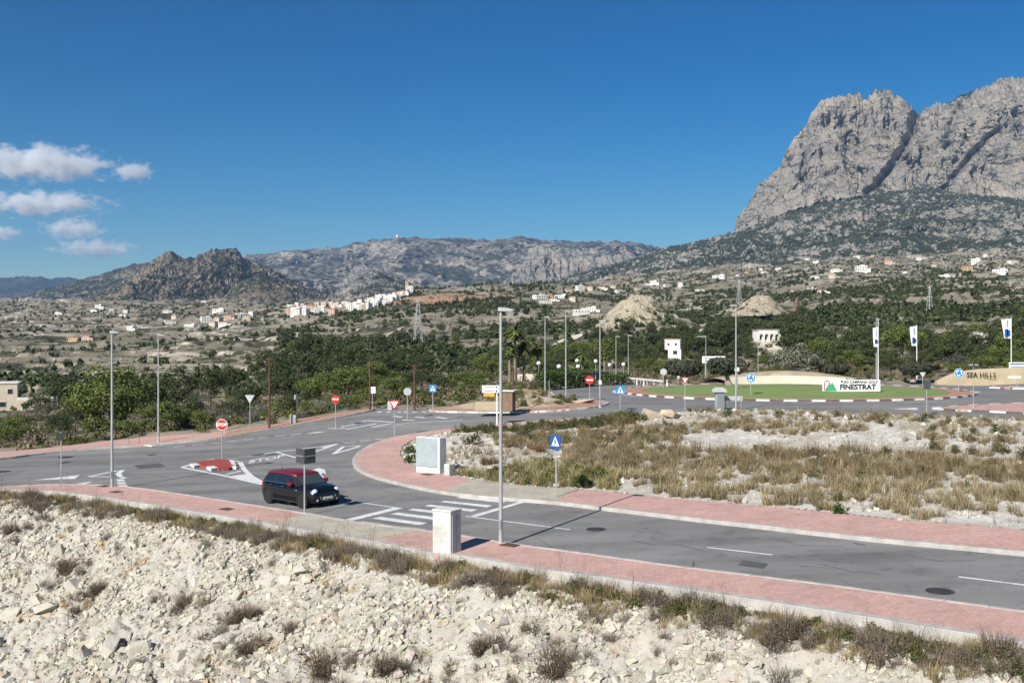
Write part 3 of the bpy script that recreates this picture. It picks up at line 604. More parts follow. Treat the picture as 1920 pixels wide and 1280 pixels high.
def puig_carve(P, X, Y, Z, T):
    py = 640 - (Z - EYE) / Y * F; pxx = 960 + F * X / Y
    def gully(line, wd, deep):
        nonlocal Y
        ly = [q[1] for q in line]; lx = [q[0] for q in line]
        xx = np.interp(py, ly, lx) + 5 * vnoise(py / 14, py * 0, 17); on = sstep(ly[0] - 14, ly[0] + 10, py) * (1 - sstep(ly[-1] - 15, ly[-1] + 10, py)) * (T <= 1.05)
        Y = Y + deep * np.exp(-((pxx - xx) / wd) ** 2) * on
    gully([(1722, 198), (1714, 225), (1704, 258), (1684, 290), (1660, 326), (1625, 362)], 7, 150)
    gully([(1870, 240), (1820, 290), (1780, 340), (1750, 366)], 6, 80)
    gully([(1510, 285), (1502, 320), (1503, 345)], 3.5, 70)
    gully([(1476, 286), (1480, 300), (1486, 312)], 5, 50)
    gully([(1795, 200), (1785, 235), (1770, 280)], 6, 60)
    gully([(1578, 230), (1590, 280), (1600, 330)], 7, 40)
    return (pxx - 960) / F * Y, Y, Z
PC = [(1376, 438), (1378, 428), (1381, 408), (1390, 401), (1393, 391), (1402, 386), (1407, 372), (1416, 362), (1424, 343), (1440, 336), (1452, 320), (1464, 315), (1470, 292), (1482, 272), (1490, 258), (1500, 247), (1512, 235), (1518, 218), (1528, 203), (1540, 190), (1553, 183), (1580, 179), (1600, 178), (1612, 175), (1616, 181), (1619, 188), (1626, 190), (1630, 178), (1640, 171), (1660, 168), (1668, 172), (1676, 178), (1690, 182), (1702, 194), (1714, 204), (1735, 204), (1745, 199), (1756, 193), (1768, 195), (1785, 188), (1800, 179), (1830, 168), (1856, 159), (1872, 149), (1895, 146), (1920, 145), (2000, 139), (2080, 145)]
PF = [(1376, 440), (1400, 428), (1440, 414), (1482, 394), (1530, 380), (1621, 366), (1730, 358), (1850, 372), (1920, 378), (2080, 385)]
mountain('rock_peak', PC, PF, [5200, 5150, 5100, 5000, 4950, 4950, 5050, 5000, 5000, 5000], [5500, 5500, 5500, 5500, 5500, 5550, 5700, 5900, 6100, 6300], 7200, ROCK_PUIG, 540, 290, 270, 330, 83, power=0.92, gull=.7, carve=puig_carve, frac=34)
AC = [(1000, 545), (1040, 530), (1075, 516), (1120, 503), (1170, 490), (1215, 478), (1250, 464), (1290, 457), (1340, 444), (1377, 434), (1400, 424), (1440, 409), (1482, 389), (1530, 375), (1621, 361), (1730, 352), (1850, 366), (1920, 372), (2080, 378)]
mountain('peak_apron', AC, [(1000, 560), (1200, 528), (1400, 510), (1600, 494), (1920, 482), (2080, 478)], [3600, 3500, 3300, 3200, 3200, 3200], [5300, 5400, 5300, 5080, 5080, 5080], 6200, APRON, 480, 170, 240, 330, 97, power=1.0, gull=.3, frac=30)
# ------------------------------------------------------------------ loose white fill below the pavement, and the gravel field
RUBBLE = material('white_rubble', (0.48, 0.455, 0.40), (0.38, 0.35, 0.29), 1.1, 0.95, 0.9, 14, c3=(0.40, 0.335, 0.24), scale2=0.8, mix3=(0.60, 0.72))
STONE = material('pale_stone', (0.545, 0.515, 0.45), (0.455, 0.42, 0.345), 2.5, 0.95, 0.7, 12, c3=(0.42, 0.315, 0.185), scale2=0.9, mix3=(0.60, 0.70), attr=True)
GRAVEL = material('field_gravel', (0.52, 0.50, 0.45), (0.42, 0.39, 0.33), 0.6, 0.95, 0.9, 10, c3=(0.33, 0.285, 0.21), scale2=0.16, mix3=(0.50, 0.60))
bx = np.array([p.x for p in B_NEAR]); by = np.array([p.y for p in B_NEAR]); _o = np.argsort(bx); bx, by = bx[_o], by[_o]
def rub_d(X, Y):
    return (np.interp(X, bx, by) - Y) * np.interp(X, bx, 1 / np.sqrt(1 + np.gradient(by, bx) ** 2))
def rubble(X, Y, fine=True):
    X = np.asarray(X, float); Y = np.asarray(Y, float); d = rub_d(X, Y); ye = np.interp(X, bx, by)
    z = surf(X, ye) - 0.10 - 0.06 * np.maximum(d, 0) - 0.40 * np.log1p(np.exp((d - 1.4) / 0.25)) * 0.25
    k = sstep(0.8, 3, d)
    z = z + k * (0.42 * fbm(X / 5, Y / 5, 3, 101) - 0.3 * sstep(.55, .95, ridged(X / 4.5, Y / 9, 3, 103)) + 0.12 * fbm(X / 1.3, Y / 1.3, 3, 102))
    if fine:
        a, i = cells(X / 0.42, Y / 0.42, 7); b, j = cells(X / 0.2, Y / 0.2, 8)
        z = z + (0.3 + 0.7 * k) * ((0.55 - a) * 0.30 * i + (0.5 - b) * 0.13 * j) + 0.02 * fbm(X / .15, Y / .15, 2, 9)
    return z
def un_on(px_, py_, zf, y0=14.0, y1=70.0):
    Y = np.linspace(y0, y1, 1500); X = (px_ - 960) / F * Y; zr = EYE - (py_ - 640) / F * Y
    hit = np.nonzero(zr <= zf(X, Y))[0]; i = hit[0] if len(hit) else -1
    return Vector((float(X[i]), float(Y[i]), float(zr[i])))
def clip_grid(x0, x1, y0, y1, st, keep, zf):
    gx = np.arange(x0, x1, st); gy = np.arange(y0, y1, st); X, Y = np.meshgrid(gx, gy); nc = len(gx)
    ok = keep(X, Y); f = grid_faces(len(gy), nc); okf = ok.ravel()[f].all(1); f = f[okf]
    used = np.unique(f); mp = np.full(X.size, -1); mp[used] = np.arange(len(used))
    x, y = X.ravel()[used], Y.ravel()[used]
    return np.stack([x, y, zf(x, y)], -1), mp[f]
v, f = clip_grid(-36, 22, 12, 62, 0.085, lambda X, Y: (rub_d(X, Y) > -0.06) & (np.abs(X) < Y * 0.57 + 5) & (Y > np.interp(X, [-30, -12, 0, 12], [36, 22, 17, 13]) - 4), rubble)
slope = tag(link('rubble_bank', mesh('rubble_bank', v, f, RUBBLE)), kind='structure')
def rock_verts(seed, npt=16):
    """an angular shard: the hull of a few points"""
    r = random.Random(seed); bm = bmesh.new(); ax = Vector((r.uniform(.85, 1.3), r.uniform(.6, 1.0), r.uniform(.45, .8)))
    for k in range(npt):
        c = [(1 if k >> b & 1 else -1) * r.uniform(.45, 1.05) for b in range(3)]
        if k >= 8: c[r.randrange(3)] *= r.uniform(.2, .9)
        bm.verts.new((c[0] * ax.x, c[1] * ax.y, c[2] * ax.z))
    h = bmesh.ops.convex_hull(bm, input=bm.verts[:]); bmesh.ops.delete(bm, geom=list({g for g in h['geom_interior'] + h['geom_unused'] if isinstance(g, bmesh.types.BMVert)}), context='VERTS'); bm.verts.index_update()
    vs = np.array([tuple(q.co) for q in bm.verts]); fs = np.array([[q.index for q in p.verts] for p in bm.faces]); bm.free(); return vs, fs
ROCKS = [rock_verts(k, 14) for k in range(10)]; PEBBLES = [rock_verts(k + 50, 8) for k in range(12)]
def rot_mats(n, tilt=1.0):
    a = rng.uniform(0, 2 * np.pi, n); b = rng.normal(0, .5 * tilt, n); c = rng.normal(0, .5 * tilt, n)
    ca, sa, cb, sb, cc, sc_ = np.cos(a), np.sin(a), np.cos(b), np.sin(b), np.cos(c), np.sin(c); z = np.zeros(n); o = np.ones(n)
    Rz = np.stack([ca, -sa, z, sa, ca, z, z, z, o], -1).reshape(n, 3, 3); Rx = np.stack([o, z, z, z, cb, -sb, z, sb, cb], -1).reshape(n, 3, 3); Ry = np.stack([cc, z, sc_, z, o, z, -sc_, z, cc], -1).reshape(n, 3, 3)
    return Rz @ Rx @ Ry
def scatter(templates, P, S, tint=None, tilt=1.0, zs=None):
    """many small pieces merged into one mesh: templates are (verts, tri faces[, vertex tint])"""
    P = np.asarray(P, float); n = len(P); S = np.broadcast_to(np.asarray(S, float), (n,)); which = rng.integers(0, len(templates), n)
    V = []; Fc = []; T = []; off = 0; M = rot_mats(n, tilt)
    for k, tp in enumerate(templates):
        idx = np.nonzero(which == k)[0]
        if not len(idx): continue
        tv, tf = tp[0], tp[1]
        if zs is not None: tvs = tv[None] * np.stack([np.ones(len(idx)), np.ones(len(idx)), zs[idx]], -1)[:, None, :]
        else: tvs = np.broadcast_to(tv[None], (len(idx),) + tv.shape)
        vv = np.einsum('nij,nkj->nki', M[idx], tvs) * S[idx][:, None, None] + P[idx][:, None, :]
        V.append(vv.reshape(-1, 3)); Fc.append((tf[None] + off + (np.arange(len(idx)) * len(tv))[:, None, None]).reshape(-1, tf.shape[1])); off += len(idx) * len(tv)
        c = np.ones((len(idx), len(tv), 3)) if tint is None else np.repeat(np.asarray(tint)[idx][:, None, :], len(tv), 1)
        if len(tp) > 2: c = c * tp[2][None]
        T.append(c.reshape(-1, 3))
    return np.concatenate(V), np.concatenate(Fc), np.concatenate(T)
# stones too many to pick apart
def rub_points(n, dmin, dmax, left_bias=0.0):
    out = []
    while len(out) < n:
        X = rng.uniform(-27, 13, n * 3); d = rng.uniform(dmin, dmax, n * 3); Y = np.interp(X, bx, by) - d * 1.12
        ok = (np.abs(X) < Y * 0.52 + .6) & (Y > np.interp(X, [-30, -12, 0, 12], [36, 22, 17, 13]) - 3)
        ok &= rng.uniform(0, 1, n * 3) < 0.18 + 0.82 * sstep(-.25, .3, fbm(X / 2.6, Y / 2.6, 4, 77))
        out += list(zip(X[ok], Y[ok]))
    return np.array(out[:n])
p = rub_points(42000, 1.2, 17); s = 0.034 * (1 + rng.pareto(2.0, len(p))); s = np.clip(s, .034, .10 + .009 * np.clip(rub_d(p[:, 0], p[:, 1]), 0, 14))
z = rubble(p[:, 0], p[:, 1]) + s * .12; g = rng.uniform(.7, 1.12, (len(p), 1)) * np.array([[1, .985, .95]]) * (1 + rng.normal(0, .03, (len(p), 3)))
v, f, t = scatter(PEBBLES, np.c_[p, z], s, g, 1.4)
tag(link('rubble_fragments', mesh('rubble_fragments', v, f, STONE, tint=t), slope), kind='stuff')
STONE_ME = [mesh('stone', a, b, STONE, tint=np.full((len(a), 3), tn)) for (a, b), tn in zip(ROCKS, (1, .95, .9, 1.03, .85, .98, .92, 1.0, .88, .96))]
p = rub_points(285, 2.5, 16); k = 0
for (x, y) in p:
    d = float(rub_d(np.array([x]), np.array([y]))[0]); sz = min(.44, (0.07 + .010 * d * (2.0 if x < -6 else .7)) * random.choice((.6, .7, .8, 1.0, 1.3, 1.9)))
    o = link('stone', STONE_ME[k % 10], slope, (x, y, float(rubble(np.array([x]), np.array([y]))[0]) + sz * .2)); o.scale = (sz, sz * random.uniform(.8, 1.1), sz)
    o.rotation_euler = (random.gauss(0, .5) + .35, random.gauss(0, .5), random.uniform(0, 6.28)); k += 1
for q, sz in (((1305, 1215), 0), ((925, 1110), .35), ((920, 1205), .42), ((575, 1140), .5), ((410, 1090), .35), ((70, 1165), .5), ((210, 1180), .45), ((340, 1235), .4), ((905, 1180), .42), ((90, 1235), .5), ((15, 1225), .55)):
    if sz:
        c = un_on(q[0], q[1], lambda X, Y: rubble(X, Y, False)); o = link('stone', STONE_ME[k % 10], slope, (c.x, c.y, c.z + sz * .1)); sz *= .62; o.scale = (sz, sz * .9, sz); o.rotation_euler = (.5, random.gauss(0, .4), random.uniform(0, 6)); k += 1
# the gravel field inside the loop of the streets
FIELD = [(p.x, p.y) for p in B_ISLE] + [(p.x, p.y) for p in px((2600, 806), (2250, 800), (1920, 789), (1800, 785), (1712, 782), (1606, 779), (1500, 775), (1398, 771), (1292, 772), (1226, 780), (1180, 785))]
FLINE = FIELD + FIELD[:1]
def field(X, Y):
    X = np.asarray(X, float); Y = np.asarray(Y, float); d = line_dist(FLINE, X, Y); k = sstep(0, 2.2, d)
    a, i = cells(X / .5, Y / .5, 17)
    return surf(X, Y) + H - 0.03 + 0.02 * k + k * (0.13 * fbm(X / 6, Y / 6, 3, 31) + 0.10 + 0.09 * fbm(X / 1.6, Y / 1.6, 3, 32) + (0.5 - a) * .2 * i)
v, f = clip_grid(-12, 62, 18, 92, 0.2, lambda X, Y: inside(FIELD, X, Y) & (np.abs(X) < Y * .62 + 5), field)
fld = tag(link('gravel_field', mesh('gravel_field', v, f, GRAVEL)), kind='structure')
rim = sheet_mesh('field_base', [FIELD], GRAVEL, H - 0.06, 2.5); link('field_base', rim, fld)
x = rng.uniform(-10, 50, 20000); y = rng.uniform(25, 88, 20000); ok = inside(FIELD, x, y) & (np.abs(x) < y * .6); x, y = x[ok][:9000], y[ok][:9000]
s = np.clip(.03 * (1 + rng.pareto(2.2, len(x))), .03, .16); g = rng.uniform(.8, 1.1, (len(x), 1)) * np.ones((1, 3))
v, f, t = scatter(PEBBLES, np.c_[x, y, field(x, y) + s * .3], s, g, 1.2)
tag(link('field_stones', mesh('field_stones', v, f, STONE, tint=t), fld), kind='stuff')
# earth behind the corner pavement
EARTH = material('sandy_earth', (0.42, 0.34, 0.235), (0.33, 0.26, 0.18), 0.7, 0.95, 0.8, 6, c3=(0.50, 0.43, 0.32), scale2=0.3)
CPOLY = [(p.x, p.y) for p in B_CORNER] + [(1.5, 112), (-2, 108)] + [(p.x, p.y) for p in px((900, 757), (840, 763), (815, 767.5))]
CL = CPOLY + CPOLY[:1]
def corner_z(X, Y):
    d = line_dist(CL, np.asarray(X, float), np.asarray(Y, float)); k = sstep(0, 3, d)
    return surf(X, Y) + H - .03 + k * (.35 + .25 * fbm(np.asarray(X) / 3, np.asarray(Y) / 3, 3, 55))
tag(link('earth_corner', sheet_mesh('earth_corner', [CPOLY], EARTH, 0.0, 0.45, 0.1, corner_z)), kind='structure')
# ------------------------------------------------------------------ plants
def leafmat(name, c1, c2, scale=0.7, trans=0.15):
    m = material(name, c1, c2, scale, 0.85, attr=True, spec=0.15)
    return m
def _tri_cat(parts):
    V = []; Fc = []; T = []; o = 0
    for p in parts:
        V.append(p[0]); Fc.append(p[1] + o); o += len(p[0]); T.append(p[2] if len(p) > 2 else np.ones((len(p[0]), 3)))
    return np.concatenate(V), np.concatenate(Fc), np.concatenate(T)
def blades(n, r0, hmin, hmax, lean, wd, r, bend=.35, tip=1.15):
    """upright blades or twigs: each a bent two-segment strip"""
    a = r.uniform(0, 2 * np.pi, n); q = np.sqrt(r.uniform(0, 1, n)) * r0; b = np.stack([q * np.cos(a), q * np.sin(a), np.full(n, -.02)], -1)
    a2 = a + r.normal(0, .8, n); l = r.uniform(hmin, hmax, n); le = np.abs(r.normal(0, lean, n)); d = np.stack([np.cos(a2) * np.sin(le), np.sin(a2) * np.sin(le), np.cos(le)], -1)
    m = b + d * l[:, None] * .55; d2 = d + np.stack([np.cos(a2) * bend, np.sin(a2) * bend, np.zeros(n)], -1); d2 /= np.linalg.norm(d2, axis=1)[:, None]; e = m + d2 * l[:, None] * .45
    w = np.stack([-np.sin(a2 + r.normal(0, 1, n)), np.cos(a2), np.zeros(n)], -1) * wd / 2
    V = np.stack([b - w, b + w, m + w * .8, m - w * .8, e], 1).reshape(-1, 3); i = (np.arange(n) * 5)[:, None]
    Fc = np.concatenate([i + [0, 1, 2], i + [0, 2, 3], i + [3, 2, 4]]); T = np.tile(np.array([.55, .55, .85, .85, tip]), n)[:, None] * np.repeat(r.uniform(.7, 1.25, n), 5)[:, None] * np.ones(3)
    return V, Fc, T
def leaves(C, size, r, up=.4, tintlo=.6, tinthi=1.3, aspect=.6, out=None):
    """small leaf faces (two triangles each) at the points C"""
    n = len(C); d = r.normal(0, 1, (n, 3)); d[:, 2] += up
    if out is not None: d = d * .42 + out
    d /= np.linalg.norm(d, axis=1)[:, None]
    u = np.cross(d, r.normal(0, 1, (n, 3))); u /= np.linalg.norm(u, axis=1)[:, None] + 1e-9; w = np.cross(d, u)
    s = (size * r.uniform(.6, 1.4, n))[:, None]; u = u * s; w = w * s * aspect
    V = np.stack([C - u, C - w, C + u, C + w], 1).reshape(-1, 3); i = (np.arange(n) * 4)[:, None]
    T = np.repeat(r.uniform(tintlo, tinthi, n), 4)[:, None] * np.ones(3)
    return V, np.concatenate([i + [0, 1, 2], i + [0, 2, 3]]), T
def dome(n, rx, h, r, shell=.55):
    d = r.normal(0, 1, (n, 3)); d /= np.linalg.norm(d, axis=1)[:, None]; d[:, 2] = np.abs(d[:, 2]); q = shell + (1 - shell) * r.uniform(0, 1, n)
    return d * q[:, None] * np.array([rx, rx, h])
def clumps(n, rx, h, r, k=14, cr=.4):
    """leaf points gathered in uneven clumps over a dome"""
    c = dome(k, rx * .75, h * .75, r, .3); w = r.integers(0, k, n); sz = r.uniform(.6, 1.3, k) * cr
    d = r.normal(0, 1, (n, 3)); d /= np.linalg.norm(d, axis=1)[:, None]
    return c[w] + d * (sz[w] * r.uniform(.55, 1, n))[:, None] * np.array([rx, rx, h * .9]) + np.array([0, 0, h * .12])
_im = {}
def inst_mat(mat):
    """the same leaf material, tinted once more by each sown plant"""
    if mat.name in _im: return _im[mat.name]
    m = mat.copy(); n = m.node_tree.nodes; l = m.node_tree.links; b = n['Principled BSDF']; base = b.inputs['Base Color'].links[0].from_socket
    a = n.new('ShaderNodeAttribute'); a.attribute_type = 'INSTANCER'; a.attribute_name = 'plant_tint'
    x = n.new('ShaderNodeMix'); x.data_type = 'RGBA'; x.blend_type = 'MULTIPLY'; x.inputs[0].default_value = 1
    l.new(base, x.inputs[6]); l.new(a.outputs['Color'], x.inputs[7]); l.new(x.outputs[2], b.inputs['Base Color']); _im[mat.name] = m; return m
def sow(name, templates, P, S, T, mat, tilt=.12):
    """plants nobody could count: one object of points, each carrying one of a few plants"""
    m = inst_mat(mat); c = bpy.data.collections.new(name + '_kinds')
    for k, tp in enumerate(templates): c.objects.link(bpy.data.objects.new(f'{name}_kind_{k:02d}', mesh(name + '_kind', tp[0], tp[1], m, tint=tp[2])))
    P = np.asarray(P, np.float32); n = len(P); me = bpy.data.meshes.new(name); me.vertices.add(n); me.vertices.foreach_set('co', P.ravel())
    rot = np.stack([rng.normal(0, tilt, n), rng.normal(0, tilt, n), rng.uniform(0, 6.283, n)], -1).astype(np.float32); scl = (np.asarray(S)[:, None] * np.stack([np.ones(n), rng.uniform(.85, 1.15, n), rng.uniform(.75, 1.2, n)], -1)).astype(np.float32)
    for nm, ar in (('plant_rot', rot), ('plant_scale', scl)): me.attributes.new(nm, 'FLOAT_VECTOR', 'POINT').data.foreach_set('vector', ar.ravel())
    cc = np.ones((n, 4), np.float32); cc[:, :3] = T; me.attributes.new('plant_tint', 'FLOAT_COLOR', 'POINT').data.foreach_set('color', cc.ravel()); me.attributes.new('plant_kind', 'INT', 'POINT').data.foreach_set('value', rng.integers(0, len(templates), n).astype(np.int32))
    g = bpy.data.node_groups.new(name + '_sowing', 'GeometryNodeTree'); g.interface.new_socket('Geometry', in_out='INPUT', socket_type='NodeSocketGeometry'); g.interface.new_socket('Geometry', in_out='OUTPUT', socket_type='NodeSocketGeometry')
    N = g.nodes; gi = N.new('NodeGroupInput'); go = N.new('NodeGroupOutput'); ip = N.new('GeometryNodeInstanceOnPoints'); ci = N.new('GeometryNodeCollectionInfo'); ci.inputs[0].default_value = c; ci.inputs[1].default_value = True; ci.inputs[2].default_value = True
    def na(nm, ty): q = N.new('GeometryNodeInputNamedAttribute'); q.data_type = ty; q.inputs[0].default_value = nm; return q.outputs[0]
    L = g.links.new; L(gi.outputs[0], ip.inputs['Points']); L(ci.outputs[0], ip.inputs['Instance']); ip.inputs['Pick Instance'].default_value = True
    L(na('plant_kind', 'INT'), ip.inputs['Instance Index']); L(na('plant_rot', 'FLOAT_VECTOR'), ip.inputs['Rotation']); L(na('plant_scale', 'FLOAT_VECTOR'), ip.inputs['Scale']); L(ip.outputs[0], go.inputs[0])
    o = link(name, me); md = o.modifiers.new('sowing', 'NODES'); md.node_group = g; me.materials.append(m); return tag(o, kind='stuff')
G_ = lambda s: np.random.default_rng(s)
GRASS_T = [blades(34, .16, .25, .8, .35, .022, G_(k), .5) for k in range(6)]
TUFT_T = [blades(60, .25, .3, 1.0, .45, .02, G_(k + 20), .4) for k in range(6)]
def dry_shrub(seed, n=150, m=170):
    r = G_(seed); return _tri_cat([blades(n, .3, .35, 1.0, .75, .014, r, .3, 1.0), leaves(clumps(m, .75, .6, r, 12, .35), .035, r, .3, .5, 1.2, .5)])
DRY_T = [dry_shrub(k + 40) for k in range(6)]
def green_shrub(seed, n=420):
    r = G_(seed); return _tri_cat([blades(12, .2, .3, .8, .6, .02, r, .2), leaves(clumps(n, .7, .8, r, 12, .38), .06, r, .5, .45, 1.35)])
GREEN_T = [green_shrub(k + 60) for k in range(5)]
def stalk(seed):
    r = G_(seed); parts = [blades(5, .08, 1.0, 1.7, .16, .014, r, .15)]
    for k in range(7):
        b = blades(1, .01, .25, .5, .5, .01, r, .3); b = (b[0] + np.array([r.normal(0, .12), r.normal(0, .12), r.uniform(.5, 1.2)]), b[1], b[2]); parts.append(b)
    parts.append(leaves(np.stack([r.normal(0, .14, 26), r.normal(0, .14, 26), r.uniform(.7, 1.5, 26)], -1), .022, r)); return _tri_cat(parts)
STALK_T = [stalk(k + 80) for k in range(6)]
M_BROWN = leafmat('dry_brown_grass', (0.27, 0.195, 0.105), (0.20, 0.155, 0.085))
M_TAN = leafmat('dry_tan_grass', (0.42, 0.345, 0.20), (0.32, 0.265, 0.16))
M_TWIG = leafmat('grey_twigs', (0.27, 0.22, 0.17), (0.19, 0.155, 0.12))
M_OLIVE = leafmat('olive_green_leaf', (0.115, 0.12, 0.05), (0.085, 0.09, 0.04))
M_GREEN = leafmat('green_leaf', (0.055, 0.095, 0.028), (0.075, 0.105, 0.035))
def px_fill(poly, n):
    xs = [q[0] for q in poly]; ys = [q[1] for q in poly]; out = []
    P = [(un(*q).x, un(*q).y) for q in poly]; gx = [q[0] for q in P]; gy = [q[1] for q in P]
    X = rng.uniform(min(gx), max(gx), n * 12); Y = rng.uniform(min(gy), max(gy), n * 12); ok = inside(P, X, Y) & inside(FIELD, X, Y) & (line_dist(FLINE, X, Y) > .25)
    return X[ok][:n], Y[ok][:n]
def plant_stuff(name, templates, mat, sets, label_parent=None):
    P = []; S = []; T = []
    for X, Y, Z, smin, smax, tint in sets:
        n = len(X); P.append(np.c_[X, Y, Z]); S.append(rng.uniform(smin, smax, n)); T.append(np.asarray(tint)[None] * rng.uniform(.75, 1.2, (n, 1)) * np.ones((n, 3)))
    return sow(name, templates, np.concatenate(P), np.concatenate(S), np.concatenate(T), mat)
def fset(poly, n, a, b, tint=(1, 1, 1), clump=None):
    X, Y = px_fill(poly, n)
    if clump is not None:
        ok = fbm(X / 1.5, Y / 1.5, 3, 91) > clump; X, Y = X[ok], Y[ok]
    return X, Y, field(X, Y), a, b, tint
F1 = [(1045, 850), (1200, 846), (1300, 858), (1400, 850), (1500, 856), (1700, 860), (1780, 872), (1900, 884), (2190, 935), (1800, 912), (1600, 918), (1450, 908), (1300, 898), (1200, 895), (1100, 890), (1045, 880)]
F2 = [(930, 828), (1050, 818), (1120, 814), (1250, 803), (1292, 815), (1270, 838), (1200, 843), (1100, 848), (1000, 851), (930, 845)]
F3 = [(1280, 802), (1400, 797), (1600, 802), (1640, 817), (1500, 824), (1400, 818), (1300, 820)]
F4 = [(845, 815), (950, 809), (1000, 806), (1100, 798), (1180, 788), (1215, 790), (1200, 800), (1100, 809), (1000, 816), (900, 819)]
F5 = [(845, 893), (930, 897), (1000, 882), (1060, 887), (1150, 897), (1160, 924), (1080, 919), (1000, 916), (940, 908), (890, 901)]
F6 = [(1150, 892), (1400, 905), (1600, 918), (2190, 930), (2190, 1024), (1700, 980), (1500, 957), (1350, 945), (1200, 931)]
F7 = [(1290, 776), (1500, 779), (1700, 786), (2190, 800), (2190, 850), (1750, 832), (1650, 802), (1300, 798)]
F8 = [(1680, 826), (2190, 845), (2190, 910), (1760, 868)]
F9 = [(835, 825), (930, 822), (960, 850), (1040, 880), (930, 893), (850, 885)]
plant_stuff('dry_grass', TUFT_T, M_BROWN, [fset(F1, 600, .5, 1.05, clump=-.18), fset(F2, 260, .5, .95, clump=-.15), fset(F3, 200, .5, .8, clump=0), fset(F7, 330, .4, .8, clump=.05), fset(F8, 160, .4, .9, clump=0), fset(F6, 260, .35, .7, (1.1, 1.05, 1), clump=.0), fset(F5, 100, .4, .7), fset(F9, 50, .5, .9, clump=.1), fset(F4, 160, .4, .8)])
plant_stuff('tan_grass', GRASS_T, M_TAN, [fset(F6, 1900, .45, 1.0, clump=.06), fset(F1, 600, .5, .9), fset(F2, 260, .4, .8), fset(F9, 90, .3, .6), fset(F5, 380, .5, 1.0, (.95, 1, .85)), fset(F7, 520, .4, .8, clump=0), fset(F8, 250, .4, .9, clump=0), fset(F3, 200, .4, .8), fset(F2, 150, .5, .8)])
plant_stuff('olive_scrub', GREEN_T, M_OLIVE, [fset(F4, 130, .4, .85), fset(F5, 90, .35, .75, (1.2, 1.25, .9)), fset(F6, 150, .25, .6, (1.2, 1.25, .9), clump=.1), fset(F7, 150, .3, .7, clump=.05), fset(F8, 60, .3, .7, clump=.1), fset(F1, 70, .35, .7), fset(F2, 40, .4, .8)])
plant_stuff('field_stalks', STALK_T, M_BROWN, [fset(F6, 130, .4, .8), fset(F1, 120, .5, .9), fset(F7, 120, .4, .9), fset(F8, 60, .5, .9)])
# the verge at the head of the rubble bank
def verge(n, d0, d1, clump, seed, xr=(-27, 13)):
    X = rng.uniform(*xr, n); d = rng.uniform(d0, d1, n) + np.interp(X, [-27, -8, 2, 13], [0, .0, .3, .4]) * rng.uniform(0, 1, n); Y = np.interp(X, bx, by) - d * 1.12
    ok = (fbm(X / 1.6, Y / 1.6, 3, seed) > clump) & (np.abs(X) < Y * .54 + 1); X, Y = X[ok], Y[ok]
    return X, Y, rubble(X, Y, False) - .02
def vset(n, d0, d1, clump, seed, a, b, tint=(1, 1, 1), xr=(-27, 13)): return (*verge(n, d0, d1, clump, seed, xr), a, b, tint)
SAT = []
for q, wd in (((128, 1075), 1.6), ((186, 1112), 1.0), ((458, 1165), .7), ((462, 1225), .8), ((612, 1265), 1.5), ((725, 1262), 1.0), ((905, 1225), .9), ((1045, 1262), 1.6), ((20, 1000), 1.2), ((346, 1135), .8), ((1480, 1195), 1.3)):
    c = un_on(q[0], q[1], lambda X, Y: rubble(X, Y, False)); n = 14; X = c.x + rng.normal(0, wd * .8, n); Y = c.y + rng.normal(0, wd * .4, n); SAT.append((X, Y, rubble(X, Y, False) - .02, .25, .6, (.9, .85, .8)))
plant_stuff('verge_twigs', DRY_T, M_TWIG, [vset(760, .35, 1.9, .05, 201, .3, .75), vset(170, 1.4, 3.4, .12, 202, .25, .6), vset(260, 3, 14, .36, 203, .2, .5)] + SAT)
plant_stuff('verge_grass', TUFT_T, M_TAN, [vset(1100, .3, 1.9, -.15, 204, .25, .6, (1, .92, .8)), vset(120, 2, 13, .3, 205, .25, .45, (.8, .75, .7))])
plant_stuff('verge_green', GREEN_T, M_OLIVE, [vset(520, .3, 1.3, .02, 206, .2, .45, (1.1, 1.15, .9)), vset(260, .3, 1.5, .05, 207, .2, .45, (1.0, 1.05, .8), xr=(0, 13)), vset(60, 2, 12, .35, 208, .12, .25)])
plant_stuff('verge_stalks', STALK_T, M_BROWN, [vset(85, .4, 1.6, -.3, 209, .45, .95)])
cx_ = rng.uniform(-12, 9, 4000); cy_ = rng.uniform(78, 113, 4000); ok = inside(CPOLY, cx_, cy_) & (line_dist(CL, cx_, cy_) > .3) & (fbm(cx_ / 2, cy_ / 2, 3, 402) > -.05); cx_, cy_ = cx_[ok][:190], cy_[ok][:190]; h1 = len(cx_) // 2
plant_stuff('corner_scrub', GREEN_T, M_OLIVE, [(cx_[:h1], cy_[:h1], corner_z(cx_[:h1], cy_[:h1]) - .02, .3, .8, (1.1, 1.1, .9))]); plant_stuff('corner_grass', TUFT_T, M_TAN, [(cx_[h1:], cy_[h1:], corner_z(cx_[h1:], cy_[h1:]) - .02, .3, .7, (.9, .85, .75))])
